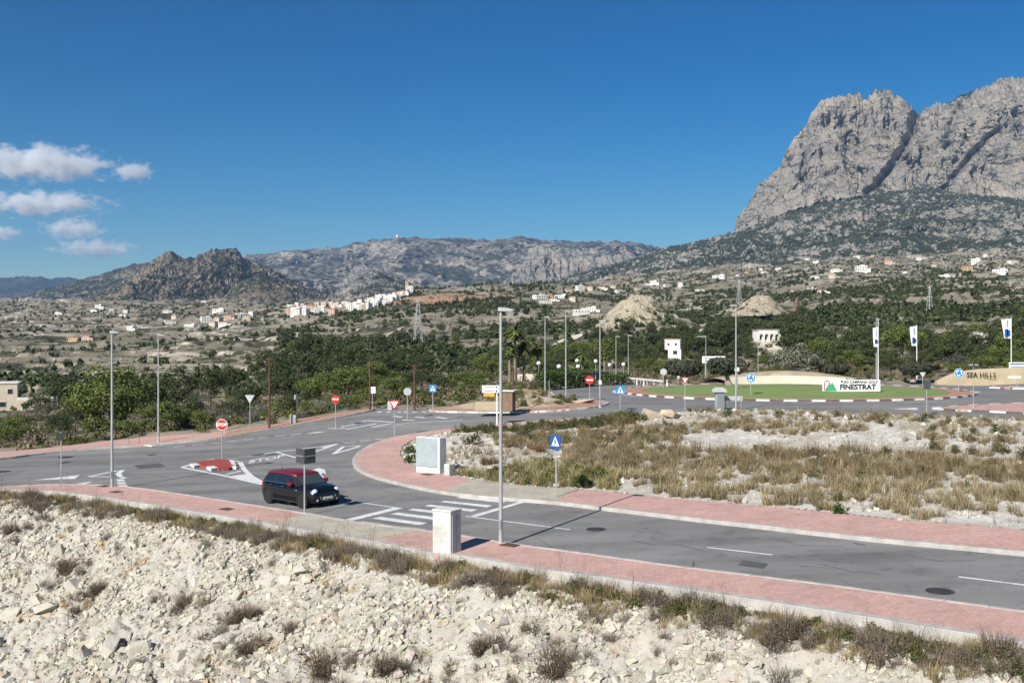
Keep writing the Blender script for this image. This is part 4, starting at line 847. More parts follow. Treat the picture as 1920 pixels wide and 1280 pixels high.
# single shrubs one can point to
def shrub(name, label, pos, templates, k, mat, scale, group=None, tint=(1, 1, 1), zs=1.0):
    tv, tf, tt = templates[k % len(templates)]
    o = link(name, mesh(name, tv * np.array([1, 1, zs]), tf, mat, tint=tt * np.asarray(tint)), None, pos); o.scale = (scale,) * 3; o.rotation_euler = (0, 0, k * 1.7)
    return tag(o, label, 'shrub', group)
BIG_DRY = [dry_shrub(k + 300, 420, 500) for k in range(4)]
rubf = lambda X, Y: rubble(X, Y, False)
for k, (q, s, lb) in enumerate((((128, 1075), 1.0, 'wide brown dry shrub high on the left of the white rubble bank'), ((186, 1112), .75, 'grey brown twiggy shrub just below the wide one on the left rubble bank'), ((140, 1150), .45, 'low dark dry shrub beside pale boulders at the far left of the rubble bank'),
                                ((346, 1135), .65, 'small brown dry shrub alone in the left middle of the rubble bank'), ((458, 1165), .85, 'tall brown twiggy shrub on the rubble bank straight below the car'), ((462, 1225), .65, 'grey dry shrub low on the rubble, under the tall brown twiggy one'),
                                ((546, 1185), .55, 'thin dry shrub beside an ochre streaked boulder on the rubble bank'), ((612, 1265), 1.15, 'big dark dry bush at the bottom edge of the rubble, left of centre'), ((725, 1262), .8, 'grey dry bush at the bottom edge next to the biggest dark bush'),
                                ((905, 1225), .7, 'pale grey twiggy bush on the rubble below the white pillar'), ((1045, 1262), 1.1, 'big bare twiggy bush at the bottom edge, right of centre'), ((1480, 1195), .9, 'brown dry shrub spilling from the verge on the right side'), ((1870, 1235), .9, 'brown dry shrub at the right end of the verge, bottom corner'), ((20, 1000), .8, 'brown shrub at the left picture edge on top of the rubble'))):
    shrub('dry_shrub', lb, un_on(q[0], q[1], rubf), BIG_DRY, k, M_TWIG, s, 'single dry shrubs on the rubble bank', (.85, .8, .75))
for k, (q, s, lb, tn) in enumerate((((768, 853), .85, 'green shrub behind the curved pavement, farther one of two by the grey cabinet', (1, 1, 1)), ((771, 871), .8, 'green shrub at the left foot of the grey cabinet', (1.1, 1.1, 1)), ((885, 838), 1.0, 'dark olive shrub on the gravel right of the grey cabinet', (.8, .75, .8)), ((848, 893), .6, 'low dark shrub in the shade right of the small concrete block', (.7, .7, .7)), ((1093, 918), .7, 'bright green shrub on the field edge right of the near crossing sign', (1.1, 1.2, .9)), ((1573, 968), .6, 'dark green low shrub at the pavement edge in the middle of the right field', (.8, .9, .7)), ((1163, 793), .9, 'yellow green bush at the far corner of the gravel field', (1.6, 1.5, .9)))):
    p = un(*q); p.z = float(field(np.array([p.x]), np.array([p.y]))[0]) if inside(FIELD, p.x, p.y) else p.z + H
    shrub('green_shrub', lb, p, GREEN_T, k, M_GREEN if k not in (2, 3) else M_OLIVE, s, 'single green shrubs round the gravel field', tn)
for k, (q, s, lb) in enumerate((((914, 880), .8, 'reddish brown tuft on white gravel behind the tall street lamp'), ((1012, 856), .7, 'small brown tuft alone on white gravel left of the near crossing sign'))):
    p = un(*q); p.z = float(field(np.array([p.x]), np.array([p.y]))[0]); shrub('dry_tuft', lb, p, BIG_DRY, k, M_BROWN, s, 'single brown tufts on the gravel field', (1.1, .95, .85))
# ------------------------------------------------------------------ trees
BARK = material('bark', (0.16, 0.125, 0.095), (0.10, 0.08, 0.065), 3, 0.95, 0.5, 12, coords='obj')
PALEBARK = material('olive_bark', (0.34, 0.29, 0.24), (0.24, 0.20, 0.165), 4, 0.95, 0.6, 10, coords='obj')
M_PINE = leafmat('pine_needles', (0.125, 0.15, 0.04), (0.09, 0.115, 0.034), 0.25)
M_DARK = leafmat('dark_pine_needles', (0.068, 0.084, 0.034), (0.05, 0.064, 0.028), 0.25)
M_GREY = leafmat('grey_bare_twigs', (0.135, 0.12, 0.10), (0.10, 0.09, 0.075), 0.3)
M_OLV = leafmat('olive_leaves', (0.20, 0.205, 0.15), (0.15, 0.16, 0.11), 0.5)
M_TOPI = leafmat('clipped_olive_leaves', (0.06, 0.068, 0.045), (0.045, 0.052, 0.035), 0.8)
def crown_points(seed, n, k, kind):
    r = G_(seed); c = []
    while len(c) < k:
        p = r.uniform(-1, 1, 3)
        if np.dot(p, p) > 1: continue
        if kind == 'pine': h = .30 + .62 * (p[2] * .5 + .5); w = .44 * (1.08 - .55 * max(0, (h - .55) / .45)) * (0.72 + .28 * min(1, h / .45)); c.append((p[0] * w, p[1] * w, h))
        elif kind == 'bush': c.append((p[0] * .4, p[1] * .4, .18 + .68 * (p[2] * .5 + .5)))
        elif kind == 'umbrella': c.append((p[0] * .46, p[1] * .46, .72 + .2 * p[2] * (1 - .5 * np.hypot(p[0], p[1]))))
    c = np.array(c); sz = r.uniform(.085, .19, k); w = r.integers(0, k, n)
    d = r.normal(0, 1, (n, 3)); d /= np.linalg.norm(d, axis=1)[:, None]
    return c[w] + d * (sz[w] * r.uniform(.6, 1.05, n))[:, None] * np.array([1, 1, .75]), c, d
def make_proto(kind, seed, mat, n, k, leaf, bark=BARK, aspect=.55):
    P, c, dd = crown_points(seed, n, k, kind); P[:, 2] = np.maximum(P[:, 2], .05); r = G_(seed + 5)
    tv, tf, tt = leaves(P, leaf, r, .5, .6, 1.35, aspect, dd); crown = mesh('crown', tv, tf, mat, tint=tt)
    m = MB(); top = .8 if kind != 'umbrella' else .66; lean = [(r.normal(0, .03), r.normal(0, .03)) for _ in range(5)]
    tp = [Vector((lean[i][0] * i * .5, lean[i][1] * i * .5, -.06 + (top + .06) * i / 4)) for i in range(5)]
    m.tube(tp, [.026, .022, .018, .012, .005], bark, 7)
    for i in range(9):
        e = Vector(c[r.integers(0, len(c))]); b = tp[1].lerp(tp[4], min(.95, max(0, (e.z - .3) * 1.1))); m.tube([b, b.lerp(e, .5) + Vector((0, 0, .02)), e], [.010, .007, .003], bark, 5)
    return crown, m.build('trunk', data=True)
PROTO = {'g': [make_proto('pine', 500 + k, M_PINE, 5000, 44, .0185) for k in range(5)], 'd': [make_proto('pine', 520 + k, M_DARK, 4200, 40, .02) for k in range(5)],
         'grey': [make_proto('bush', 540 + k, M_GREY, 2000, 30, .018, BARK, .3) for k in range(3)], 'olive': [make_proto('bush', 550 + k, M_OLV, 4000, 28, .02, PALEBARK) for k in range(3)],
         'u': [make_proto('umbrella', 560 + k, M_PINE, 4200, 34, .02) for k in range(2)], 'b': [make_proto('bush', 570 + k, M_PINE, 3000, 28, .023) for k in range(3)]}
NAMES = {'g': 'pine_tree', 'd': 'pine_tree', 'grey': 'bare_tree', 'olive': 'olive_tree', 'u': 'umbrella_pine', 'b': 'bushy_tree'}
_tn = [0]
def tree(kind, base, hgt, wid, label, group=None):
    _tn[0] += 1; k = _tn[0]; pr = PROTO[kind][k % len(PROTO[kind])]
    t = thing(NAMES[kind], label, 'tree', base, k * 2.399, group); t.scale = (wid, wid * random.uniform(.85, 1.1), hgt)
    link('crown', pr[0], t); link('trunk', pr[1], t); return t
def tree_px(kind, px_, ytop, Y, wpx, label, group=None):
    X = (px_ - 960) / F * Y; zb = float(terrain(np.array([X]), np.array([float(Y)]))[0]); zt = EYE - (ytop - 640) / F * Y
    return tree(kind, (X, Y, zb - .1), max(2.0, (zt - zb) * 1.0), wpx / F * Y, label, group)
G_L = 'trees of the ravine left of the avenue'; G_C = 'trees between the avenue and the hill'; G_R = 'trees behind the roundabout'
for a in ((25, 775, 95, 66, 'g', 'small green pine at the left picture edge below the flat roofed house'), (70, 735, 190, 60, 'd', None), (118, 702, 190, 76, 'd', 'dark pine just right of the flat roofed house'), (88, 742, 160, 56, 'grey', 'greyish bare tree in front of the flat roofed house'), (160, 705, 105, 90, 'g', 'green pine left of the big one crossed by a lamp post'), (210, 672, 88, 150, 'g', 'biggest bright green pine, crossed by the left tall lamp post'), (272, 690, 100, 90, 'd', 'dark pine touching the right side of the biggest pine'), (300, 745, 84, 100, 'g', 'low green pine behind the slim lamp post on the far pavement'), (330, 682, 150, 80, 'd', None), (372, 712, 125, 70, 'grey', None), (394, 672, 170, 66, 'd', None), (430, 670, 180, 66, 'd', None), (405, 742, 98, 92, 'grey', 'wide grey leafless tree above the stop sign'), (445, 735, 110, 70, 'd', None), (350, 772, 86, 70, 'g', None), (470, 700, 150, 64, 'd', None), (502, 642, 230, 80, 'd', None), (532, 690, 140, 80, 'd', None), (490, 748, 100, 70, 'olive', None), (548, 738, 112, 70, 'd', None), (245, 770, 84, 80, 'b', None), (180, 790, 82, 70, 'b', None), (385, 788, 84, 60, 'b', None), (60, 800, 90, 60, 'grey', None),
          (110, 770, 110, 60, 'd', None), (140, 745, 130, 60, 'd', None), (235, 715, 125, 70, 'd', None), (20, 720, 240, 50, 'd', None), (360, 735, 110, 60, 'd', None), (425, 770, 95, 60, 'olive', None), (465, 770, 92, 60, 'grey', None), (515, 755, 98, 60, 'g', None)):
    tree_px(a[4], a[0], a[1], a[2], a[3], a[5] or {'d': 'dark green pine in the dense stand of the left ravine', 'g': 'bright green pine in the dense stand of the left ravine', 'grey': 'grey leafless tree among the ravine pines on the left', 'olive': 'grey green bush tree low in the left ravine', 'b': 'low bushy green tree just beyond the far left pavement'}[a[4]], G_L)
for a in ((578, 614, 330, 86, 'd'), (622, 624, 300, 86, 'd'), (600, 690, 140, 96, 'g'), (652, 680, 150, 106, 'g'), (702, 674, 170, 96, 'g'), (562, 652, 230, 74, 'd'), (668, 642, 260, 84, 'd'), (722, 655, 230, 84, 'd'), (742, 700, 140, 88, 'g'), (768, 722, 125, 76, 'g'), (690, 722, 118, 80, 'g'), (640, 735, 112, 76, 'g'), (606, 742, 104, 66, 'olive'), (585, 745, 108, 60, 'g'), (655, 762, 100, 74, 'olive'), (625, 768, 98, 60, 'olive'), (792, 690, 190, 80, 'd'), (815, 742, 122, 64, 'd'), (846, 728, 130, 74, 'g'), (872, 694, 160, 90, 'g'), (832, 702, 180, 64, 'd'), (902, 692, 170, 90, 'g'), (884, 732, 132, 70, 'g'), (918, 662, 230, 84, 'g'), (782, 658, 280, 64, 'd'), (710, 745, 106, 60, 'd'), (735, 742, 108, 56, 'd'), (790, 735, 115, 60, 'g'), (860, 752, 118, 50, 'b'), (905, 742, 125, 50, 'b'), (545, 700, 160, 60, 'd'), (575, 705, 150, 60, 'd'), (630, 655, 220, 60, 'd'), (760, 690, 180, 60, 'd'), (520, 665, 210, 60, 'd'), (680, 690, 160, 60, 'd')):
    tree_px(a[4], a[0], a[1], a[2], a[3], {'d': 'dark pine on the slope behind the side street mouth', 'g': 'bright green pine behind the side street mouth', 'olive': 'grey green bush tree behind the far pavement kerb', 'b': 'low green bush tree behind the direction sign'}[a[4]], G_C)
for a in ((1082, 632, 230, 86, 'g'), (1142, 628, 240, 96, 'g'), (1112, 650, 200, 66, 'd'), (1060, 652, 220, 56, 'd'), (1178, 636, 230, 66, 'd'), (1204, 650, 210, 66, 'd'), (1218, 668, 185, 66, 'g'), (1242, 690, 170, 66, 'g'), (1288, 612, 340, 86, 'd'), (1306, 626, 290, 86, 'd'), (1348, 602, 330, 96, 'd'), (1365, 588, 420, 60, 'd'), (1455, 592, 420, 70, 'd'), (1478, 580, 460, 60, 'd'), (1120, 612, 420, 50, 'd'), (1275, 598, 430, 56, 'd'), (1160, 616, 400, 40, 'd'), (1232, 618, 380, 50, 'd'), (1392, 584, 370, 86, 'd'), (1372, 640, 240, 66, 'd'), (1334, 650, 220, 76, 'd'), (1258, 668, 210, 60, 'g'), (1230, 690, 168, 56, 'g'), (1505, 588, 260, 110, 'd'), (1482, 620, 230, 90, 'd'), (1548, 626, 215, 90, 'g'), (1584, 634, 205, 80, 'd'), (1562, 602, 270, 80, 'd'), (1626, 600, 230, 84, 'd'), (1604, 650, 190, 80, 'g'), (1652, 640, 185, 76, 'd'), (1742, 640, 190, 80, 'd'), (1772, 622, 230, 90, 'd'), (1832, 650, 185, 90, 'd'), (1802, 628, 260, 70, 'd'), (1862, 612, 220, 100, 'd'), (1908, 588, 210, 100, 'd'), (1960, 600, 200, 100, 'd'), (1884, 650, 175, 80, 'g'), (1842, 662, 172, 60, 'g'), (1418, 640, 250, 60, 'd'), (1440, 660, 200, 60, 'g'), (1460, 680, 160, 50, 'g'), (1530, 650, 180, 60, 'd'), (1670, 660, 165, 60, 'd'), (1095, 668, 170, 60, 'g'), (1040, 668, 180, 60, 'd'), (1020, 655, 210, 50, 'g'), (1310, 668, 190, 60, 'd'), (1270, 690, 165, 44, 'g'), (1900, 665, 160, 60, 'b'), (1800, 672, 150, 50, 'b'), (1620, 680, 150, 50, 'b'), (1430, 690, 150, 40, 'b'), (1590, 690, 145, 40, 'b')):
    tree_px(a[4], a[0], a[1], a[2], a[3], {'d': 'dark pine in the belt of trees behind the roundabout', 'g': 'fresh green pine in the tree belt behind the roundabout', 'b': 'low bushy tree at the foot of the belt behind the roundabout'}[a[4]], G_R)
tree_px('u', 1690, 603, 190, 90, 'round headed pine with a bare pale trunk between two flags', G_R)
tree_px('olive', 1490, 632, 140, 122, 'big silvery olive tree behind the lawn of the roundabout', G_R)
tree_px('grey', 1792, 655, 170, 66, 'grey tree with a pale forked trunk left of the sandy name wall', G_R)
tree_px('grey', 1640, 690, 145, 50, 'reddish grey leafless bush tree behind the white name board', G_R)
# clipped olive trees on the roundabout
def topiary(px_, py_, dz, label, crown_w, crown_h, trunk_h, lean, seed):
    p = un(px_, py_); p.z = float(mound(p.x, p.y)) if math.hypot(p.x - RC.x, p.y - RC.y) < RR - 2.3 else p.z + .1
    t = thing('clipped_olive_tree', label, 'tree', p, 0, 'clipped olive trees round the lawn'); r = G_(seed)
    c = []; n = 2600
    k = r.integers(2, 4); lobes = [(r.uniform(-.28, .28) * crown_w, r.uniform(-.2, .2) * crown_w, r.uniform(.55, .8)) for _ in range(k)] + [(0, 0, .85)]
    d = r.normal(0, 1, (n, 3)); d /= np.linalg.norm(d, axis=1)[:, None]; w = r.integers(0, len(lobes), n); L = np.array(lobes)
    P = np.stack([L[w, 0] + d[:, 0] * crown_w * .5 * L[w, 2], L[w, 1] + d[:, 1] * crown_w * .45 * L[w, 2], trunk_h + crown_h * .5 + np.clip(d[:, 2] * 1.3, -1, .9) * crown_h * .5 * (.8 + .2 * L[w, 2])], -1) + r.normal(0, .05, (n, 3))
    tv, tf, tt = leaves(P, .17, r, .3, .6, 1.3, .7, d); link('crown', mesh('crown', tv, tf, M_TOPI, tint=tt), t)
    m = MB(); m.tube([(0, 0, -.1), (lean * .3, 0, trunk_h * .4), (lean * .5, 0, trunk_h * .75)], [.42, .27, .2], PALEBARK, 9)
    for q in range(5):
        a = q * 1.26; m.tube([(lean * .5, 0, trunk_h * .65), (lean * .5 + math.cos(a) * .5, math.sin(a) * .4, trunk_h * .95), (lean + math.cos(a) * crown_w * .3, math.sin(a) * crown_w * .25, trunk_h + crown_h * .4)], [.15, .1, .05], PALEBARK, 6)
    m.build('trunk', t, smooth=True)
topiary(1368, 727, 0, 'clipped olive tree with a thick forked trunk on the roundabout lawn', 4.5, 1.75, 1.3, -.6, 3)
topiary(1285, 722, 0, 'clipped olive tree at the left end of the roundabout lawn, trunk pinkish', 4.3, 1.7, 1.15, .1, 4)
topiary(1566, 709, 0, 'dark dome shaped clipped tree behind the pale wall, left of the name board', 3.6, 1.3, .5, 0, 5)
topiary(1712, 716, 0, 'dark dome shaped clipped tree behind the right end of the lawn', 3.7, 1.5, .9, 0, 6)
# palms
M_PALM = leafmat('palm_frond', (0.085, 0.115, 0.035), (0.13, 0.125, 0.05), 0.6)
PALMBARK = material('palm_bark', (0.26, 0.205, 0.155), (0.17, 0.135, 0.10), 3, 0.95, 0.6, 9, coords='obj')
def palm(px_, ytop, Y, label, cr):
    X = (px_ - 960) / F * Y; zb = float(terrain(np.array([X]), np.array([float(Y)]))[0]); h = EYE - (ytop - 640) / F * Y - zb - cr * .5; r = G_(int(px_))
    t = thing('palm_tree', label, 'palm', (X, Y, zb - .05), 0, 'palms beside the hedge'); m = MB()
    m.tube([(0, 0, -.2), (.06, 0, h * .3), (.02, .05, h * .7), (0, 0, h)], [.30, .22, .2, .24], PALMBARK, 9); m.build('trunk', t, smooth=True)
    V = []; Fc = []; T = []
    for k in range(46):
        a = r.uniform(0, 6.28); el = r.uniform(-.7, 1.35); l = cr * r.uniform(.75, 1.1); d = np.array([np.cos(a) * np.cos(el), np.sin(a) * np.cos(el), np.sin(el)]); s = np.array([-np.sin(a), np.cos(a), 0]); o = len(V); g = r.uniform(.6, 1.3) * (.8 if el < -.2 else 1)
        for i in range(5):
            q = i / 4; p = np.array([0, 0, h]) + d * l * q - np.array([0, 0, l * .45 * q * q]); w = (.04, .2, .3, .26, .02)[i] * cr * .55; sag = np.array([0, 0, -w * .35]); V += [p - s * w + sag, p, p + s * w + sag]; T += [g] * 3
        for i in range(4):
            for j in (0, 1): b = o + i * 3 + j; Fc.append((b, b + 1, b + 4, b + 3))
    link('fronds', mesh('fronds', np.array(V), Fc, M_PALM, tint=np.array(T)[:, None] * np.ones(3)), t)
for a in ((965, 607, 150, 'tallest palm with a slim trunk right of the tall street lamp', 1.9), (955, 640, 150, 'palm with a leaning trunk just left of the tallest palm', 1.5), (982, 640, 152, 'short palm right of the tallest palm', 1.6), (1008, 642, 155, 'palm standing behind the globe lamp bracket', 1.7), (1092, 654, 160, 'palm in front of the parked cars, right of two lamp posts', 1.5), (1133, 662, 168, 'smallest palm trunk at the right end of the parked cars', 1.2)): palm(*a)
# hedges
def hedge(label, A, B, h, d, seed, mat):
    r = G_(seed); L = (B - A).length; n = int(L * 320); P = np.stack([r.uniform(0, 1, n) * L, r.uniform(-1, 1, n) * d / 2, np.abs(1 - r.uniform(0, 1, n) ** 2.2) * h * 1.0], -1); P += r.normal(0, .08, P.shape)
    P[:, 2] = P[:, 2] * (.9 + .18 * vnoise(P[:, 0] / 1.6, P[:, 1], seed)); tv, tf, tt = leaves(P, .12, r, .4, .5, 1.4); t = thing('hedge', label, 'hedge', A, math.atan2(B.y - A.y, B.x - A.x))
    link('foliage', mesh('foliage', tv, tf, mat, tint=tt), t); m = MB()
    for k in range(int(L / 1.2)): m.tube([(.6 + k * 1.2, 0, -.1), (.6 + k * 1.2, .05, h * .8)], [.04, .02], BARK, 5)
    tag(m.build('stems', t), kind='stuff')
hedge('long dark green hedge along the far kerb behind two lamp posts', un(1008, 733), un(1108, 723.5), 2.2, 1.6, 1, M_GREEN)
hedge('short dark hedge right of the no entry sign in front of parked cars', un(1128, 722.5), un(1176, 721), 1.4, 1.4, 2, M_GREEN)
# scattered trees of the middle distance
def land_at(px_, py_, y0=140.0, y1=3300.0):
    Y = np.exp(np.linspace(math.log(y0), math.log(y1), 900)); X = (px_ - 960) / F * Y; zr = EYE - (py_ - 640) / F * Y; z = terrain(X, Y); hit = np.nonzero(z >= zr)[0]
    i = hit[0] if len(hit) else -1; return Vector((float(X[i]), float(Y[i]), float(z[i])))
r_ = G_(99); got = 0; Xs = []
TREEMASK = lambda p, y: .9 if 540 < p < 1010 and y > 575 else (.8 if 1010 <= p < 1460 and y > 555 else (.7 if p >= 1460 and y > 520 else .28))
while got < 165:
    p, y = r_.uniform(-20, 1940), r_.uniform(560, 700)
    if r_.uniform() > TREEMASK(p, y) * (.35 + .65 * (y > 600)): continue
    b = land_at(p, y, 170)
    if b.y > 1000 or vnoise(np.array([b.x / 60]), np.array([b.y / 90]), 5)[0] < -.15: continue
    k = 'd' if r_.uniform() < .75 else 'b'; h = r_.uniform(4, 8) * (1 if b.y < 500 else 1.15); zone = 0 if p < 520 else (1 if p < 1020 else 2); far = b.y > 480
    lab = [['dark pine dotted on the terraced land at left', 'small far pine on the left valley floor'], ['dark pine dotted on the scrub hill below the village', 'small far pine high on the scrub hill'], ['dark pine dotted on the slope under the rock peak', 'small far pine among the houses under the peak']][zone][int(far)]
    tree(k, b - Vector((0, 0, .2)), h, h * r_.uniform(.8, 1.1), lab, ['pines scattered over the left valley', 'pines scattered over the scrub hill', 'pines scattered over the right slopes'][zone]); got += 1
# woods too far away to count
def blob(seed, n=60):
    r = G_(seed); P = clumps(n, .5, .85, r, 6, .45); o = P - np.array([0, 0, .35]); o /= np.linalg.norm(o, axis=1)[:, None]; return leaves(P, .14, r, .4, .6, 1.35, .75, o)
BLOBS = [blob(k + 700) for k in range(8)]
def far_trees(n, y0, y1, smin, smax, dens, seed, mat, name, tint=(1, 1, 1), tpl=None):
    r = G_(seed); p = r.uniform(-60, 1980, n * 3); ly = r.uniform(math.log(y0), math.log(y1), n * 3); Y = np.exp(ly); X = (p - 960) / F * Y
    d = dens(p, Y, X); ok = r.uniform(0, 1, n * 3) < d; X, Y = X[ok][:n], Y[ok][:n]; z = terrain(X, Y); S = r.uniform(smin, smax, len(X)) * (1 + .00012 * Y)
    sow(name, tpl or BLOBS, np.c_[X, Y, z - S * .08], S, np.asarray(tint)[None] * r.uniform(.65, 1.3, (len(X), 1)) * np.ones((len(X), 3)), mat, .08)
def dn(p, Y, X):
    t0 = np.where(p < 520, .0, -.10) + .12 * np.exp(-((p - 1750) / 120) ** 2) * (Y < 700); n1 = sstep(t0, t0 + .28, fbm(X / 120, Y / 260, 4, 301)); base = np.where(p < 520, .2 + .8 * sstep(1400, 2000, Y), np.where(p < 1020, .85, 1.0)); return base * (.06 + .94 * n1)
far_trees(12500, 330, 3000, 2.2, 7.0, dn, 5, M_DARK, 'woodland')
def ds(p, Y, X): return (.3 + .7 * sstep(-.15, .3, fbm(X / 40, Y / 60, 3, 305))) * np.where((p < 560) & (Y > 260), .7, 1.0)
far_trees(1500, 1000, 1950, 3.5, 8.0, lambda p, Y, X: (p > 690) & (p < 1040) & (Y > np.interp(p, [690, 800, 1040], [1500, 1000, 1000])) & (fbm(X / 60, Y / 140, 3, 333) > -.12), 12, M_DARK, 'ridge_wood', (1, .95, .9))
far_trees(3200, 230, 1000, .8, 2.4, lambda p, Y, X: ds(p, Y, X) * (~inside(PLATEAU, X, Y)) * (line_dist(EDGE, X, Y) > 1.2), 6, M_OLIVE, 'scrub')
BUSH_T = [_tri_cat([blades(10, .2, .3, .8, .6, .03, G_(k + 900), .2), leaves(clumps(120, .7, .8, G_(k + 910), 10, .38), .085, G_(k + 920), .5, .5, 1.35)]) for k in range(5)]
far_trees(1500, 62, 240, .5, 1.5, lambda p, Y, X: ds(p, Y, X) * (~inside(PLATEAU, X, Y)) * (line_dist(EDGE, X, Y) > .8), 8, M_TWIG, 'dry_scrub', (1.0, .95, .85), BUSH_T)
far_trees(1500, 62, 240, .5, 1.6, lambda p, Y, X: ds(p, Y, X) * (~inside(PLATEAU, X, Y)) * (line_dist(EDGE, X, Y) > .8), 9, M_OLIVE, 'green_scrub', (1.1, 1.15, .95), BUSH_T)
# ------------------------------------------------------------------ houses
WHITE = material('white_render', (0.74, 0.72, 0.67), (0.64, 0.615, 0.56), 0.6, 0.9)
CREAM = material('cream_render', (0.60, 0.52, 0.40), (0.52, 0.44, 0.34), 0.6, 0.9)
OCHRE = material('ochre_render', (0.56, 0.43, 0.25), (0.50, 0.38, 0.22), 0.6, 0.9)
PEACH = material('peach_render', (0.58, 0.42, 0.33), (0.52, 0.36, 0.29), 0.6, 0.9)
TILE = material('terracotta_tiles', (0.36, 0.20, 0.13), (0.28, 0.15, 0.10), 1.5, 0.9)
FLATROOF = material('grey_roof', (0.42, 0.37, 0.32), (0.35, 0.31, 0.27), 1, 0.9)
PANE = material('window_pane', (0.03, 0.035, 0.04), rough=0.15, spec=0.6)
SHUT = material('brown_shutter', (0.16, 0.09, 0.055), (0.12, 0.07, 0.045), 4, 0.8)
def house_mesh(seed, wall, roof, w, d, h, gable, wing=False):
    r = random.Random(seed); m = MB(); m.box((0, 0, h / 2 - 1.5), (w, d, h + 3), wall)
    if gable:
        e = .35; rz = h + w * .13
        m.prism([(-w / 2 - e, h + .01), (w / 2 + e, h + .01), (0, rz)], -d / 2 - e, d / 2 + e, roof)
        m.box((w * .2, d * .1, h + w * .1), (.6, .6, 1.3), wall)
    else:
        for a in ((0, -d / 2 + .12, w, .24), (0, d / 2 - .12, w, .24)): m.box((a[0], a[1], h + .25), (a[2], a[3], .5), wall)
        for a in ((-w / 2 + .12, 0), (w / 2 - .12, 0)): m.box((a[0], a[1], h + .25), (.24, d - .5, .5), wall)
        m.box((0, 0, h + .06), (w - .5, d - .5, .1), roof)
        if r.random() < .5: m.box((w * .2, d * .15, h + 1.0), (w * .35, d * .4, 2.0), wall)
    fl = max(1, int(h / 2.9)); nw = max(2, int(w / 3))
    for i in range(fl):
        for k in range(nw):
            if r.random() < .85:
                x = -w / 2 + (k + .5) * w / nw; m.box((x, -d / 2, 1.5 + i * 2.9), (1.0 + r.random() * .5, .12, 1.3), PANE)
        for k in range(max(1, int(d / 3.5))):
            y = -d / 2 + (k + .5) * d / max(1, int(d / 3.5)); m.box((-w / 2, y, 1.5 + i * 2.9), (.12, 1.1, 1.2), PANE)
    if wing: m.box((w * .62, -d * .1, h * .28 - 1), (w * .5, d * .7, h * .56 + 2), wall); m.box((w * .62, -d * .1, h * .56 + .1), (w * .53, d * .75, .2), roof)
    return m
HM = []
for k, (wl, rf, w, d, h, g, wg) in enumerate(((WHITE, TILE, 11, 9, 3.4, True, True), (WHITE, FLATROOF, 13, 9, 6.2, False, True), (CREAM, TILE, 10, 8, 5.8, True, False), (WHITE, FLATROOF, 16, 8, 3.2, False, False), (PEACH, TILE, 12, 9, 6.0, True, True), (WHITE, TILE, 9, 8, 6.2, True, False), (OCHRE, TILE, 12, 8, 3.6, True, False))):
    HM.append(house_mesh(k, wl, rf, w, d, h, g, wg).build('villa', data=True))
def villa(px_, py_, k, s, lab, group, rz=None):
    b = land_at(px_, py_, 240); o = link('villa', HM[k], None, b - Vector((0, 0, .4))); o.scale = (s, s, s); o.rotation_euler = (0, 0, random.uniform(-.6, .6) if rz is None else rz); return tag(o, lab, 'house', group)
HL = {0: 'low white villa with a tiled roof', 1: 'two storey white flat roofed villa', 2: 'cream two storey tiled house', 3: 'long low white house', 4: 'peach coloured tiled villa', 5: 'narrow white tiled house', 6: 'low ochre tiled house'}
for (p, y, k, s) in ((1349, 522, 3, 1.6), (1565, 509, 0, 1.3), (1614, 508, 1, 1.5), (1665, 495, 4, 1.3), (1727, 486, 0, 1.5), (1679, 463, 6, 1.2), (1811, 506, 6, 1.5), (1829, 493, 1, 1.4), (1847, 483, 5, 1.2), (1875, 511, 3, 1.3), (1897, 494, 0, 1.3), (1526, 521, 0, 1), (1559, 521, 2, 1), (1431, 512, 0, 1), (1402, 512, 6, 1), (1386, 518, 0, 1), (1530, 492, 3, 1), (1494, 487, 6, 1), (1512, 487, 0, 1), (1555, 484, 0, 1), (1606, 483, 3, 1.1), (1636, 481, 6, 1), (1617, 470, 5, 1), (1792, 450, 0, 1), (1891, 549, 0, .9), (1541, 549, 0, .8), (1521, 548, 1, .7), (1488, 549, 0, .8), (1770, 520, 3, 1), (1700, 512, 0, 1), (1750, 500, 2, 1), (1460, 505, 3, 1), (1480, 520, 0, .9)):
    villa(p, y, k, s, HL[k] + ' under the rock peak', 'villas on the slope under the peak')
for (p, y, k, s) in ((1088, 544, 1, 1), (1106, 545, 2, 1), (1130, 543, 0, 1.2), (1149, 540, 2, 1), (1174, 532, 6, 1), (1213, 535, 0, 1), (1226, 533, 1, 1), (1250, 536, 0, 1), (1276, 537, 5, 1), (1013, 560, 3, 1.2), (1029, 559, 6, 1), (1053, 559, 3, 1.2), (1040, 565, 0, 1), (1109, 585, 1, .8), (1090, 589, 3, 1), (1426, 508, 5, 1), (1066, 548, 2, 1), (1160, 548, 0, 1), (1195, 545, 2, .9), (1310, 545, 0, .9), (1240, 525, 0, 1), (1020, 568, 0, 1), (1075, 566, 2, .9)):
    villa(p, y, k, s, HL[k] + ' right of the red cliff', 'houses on the saddle behind the yellow mound')
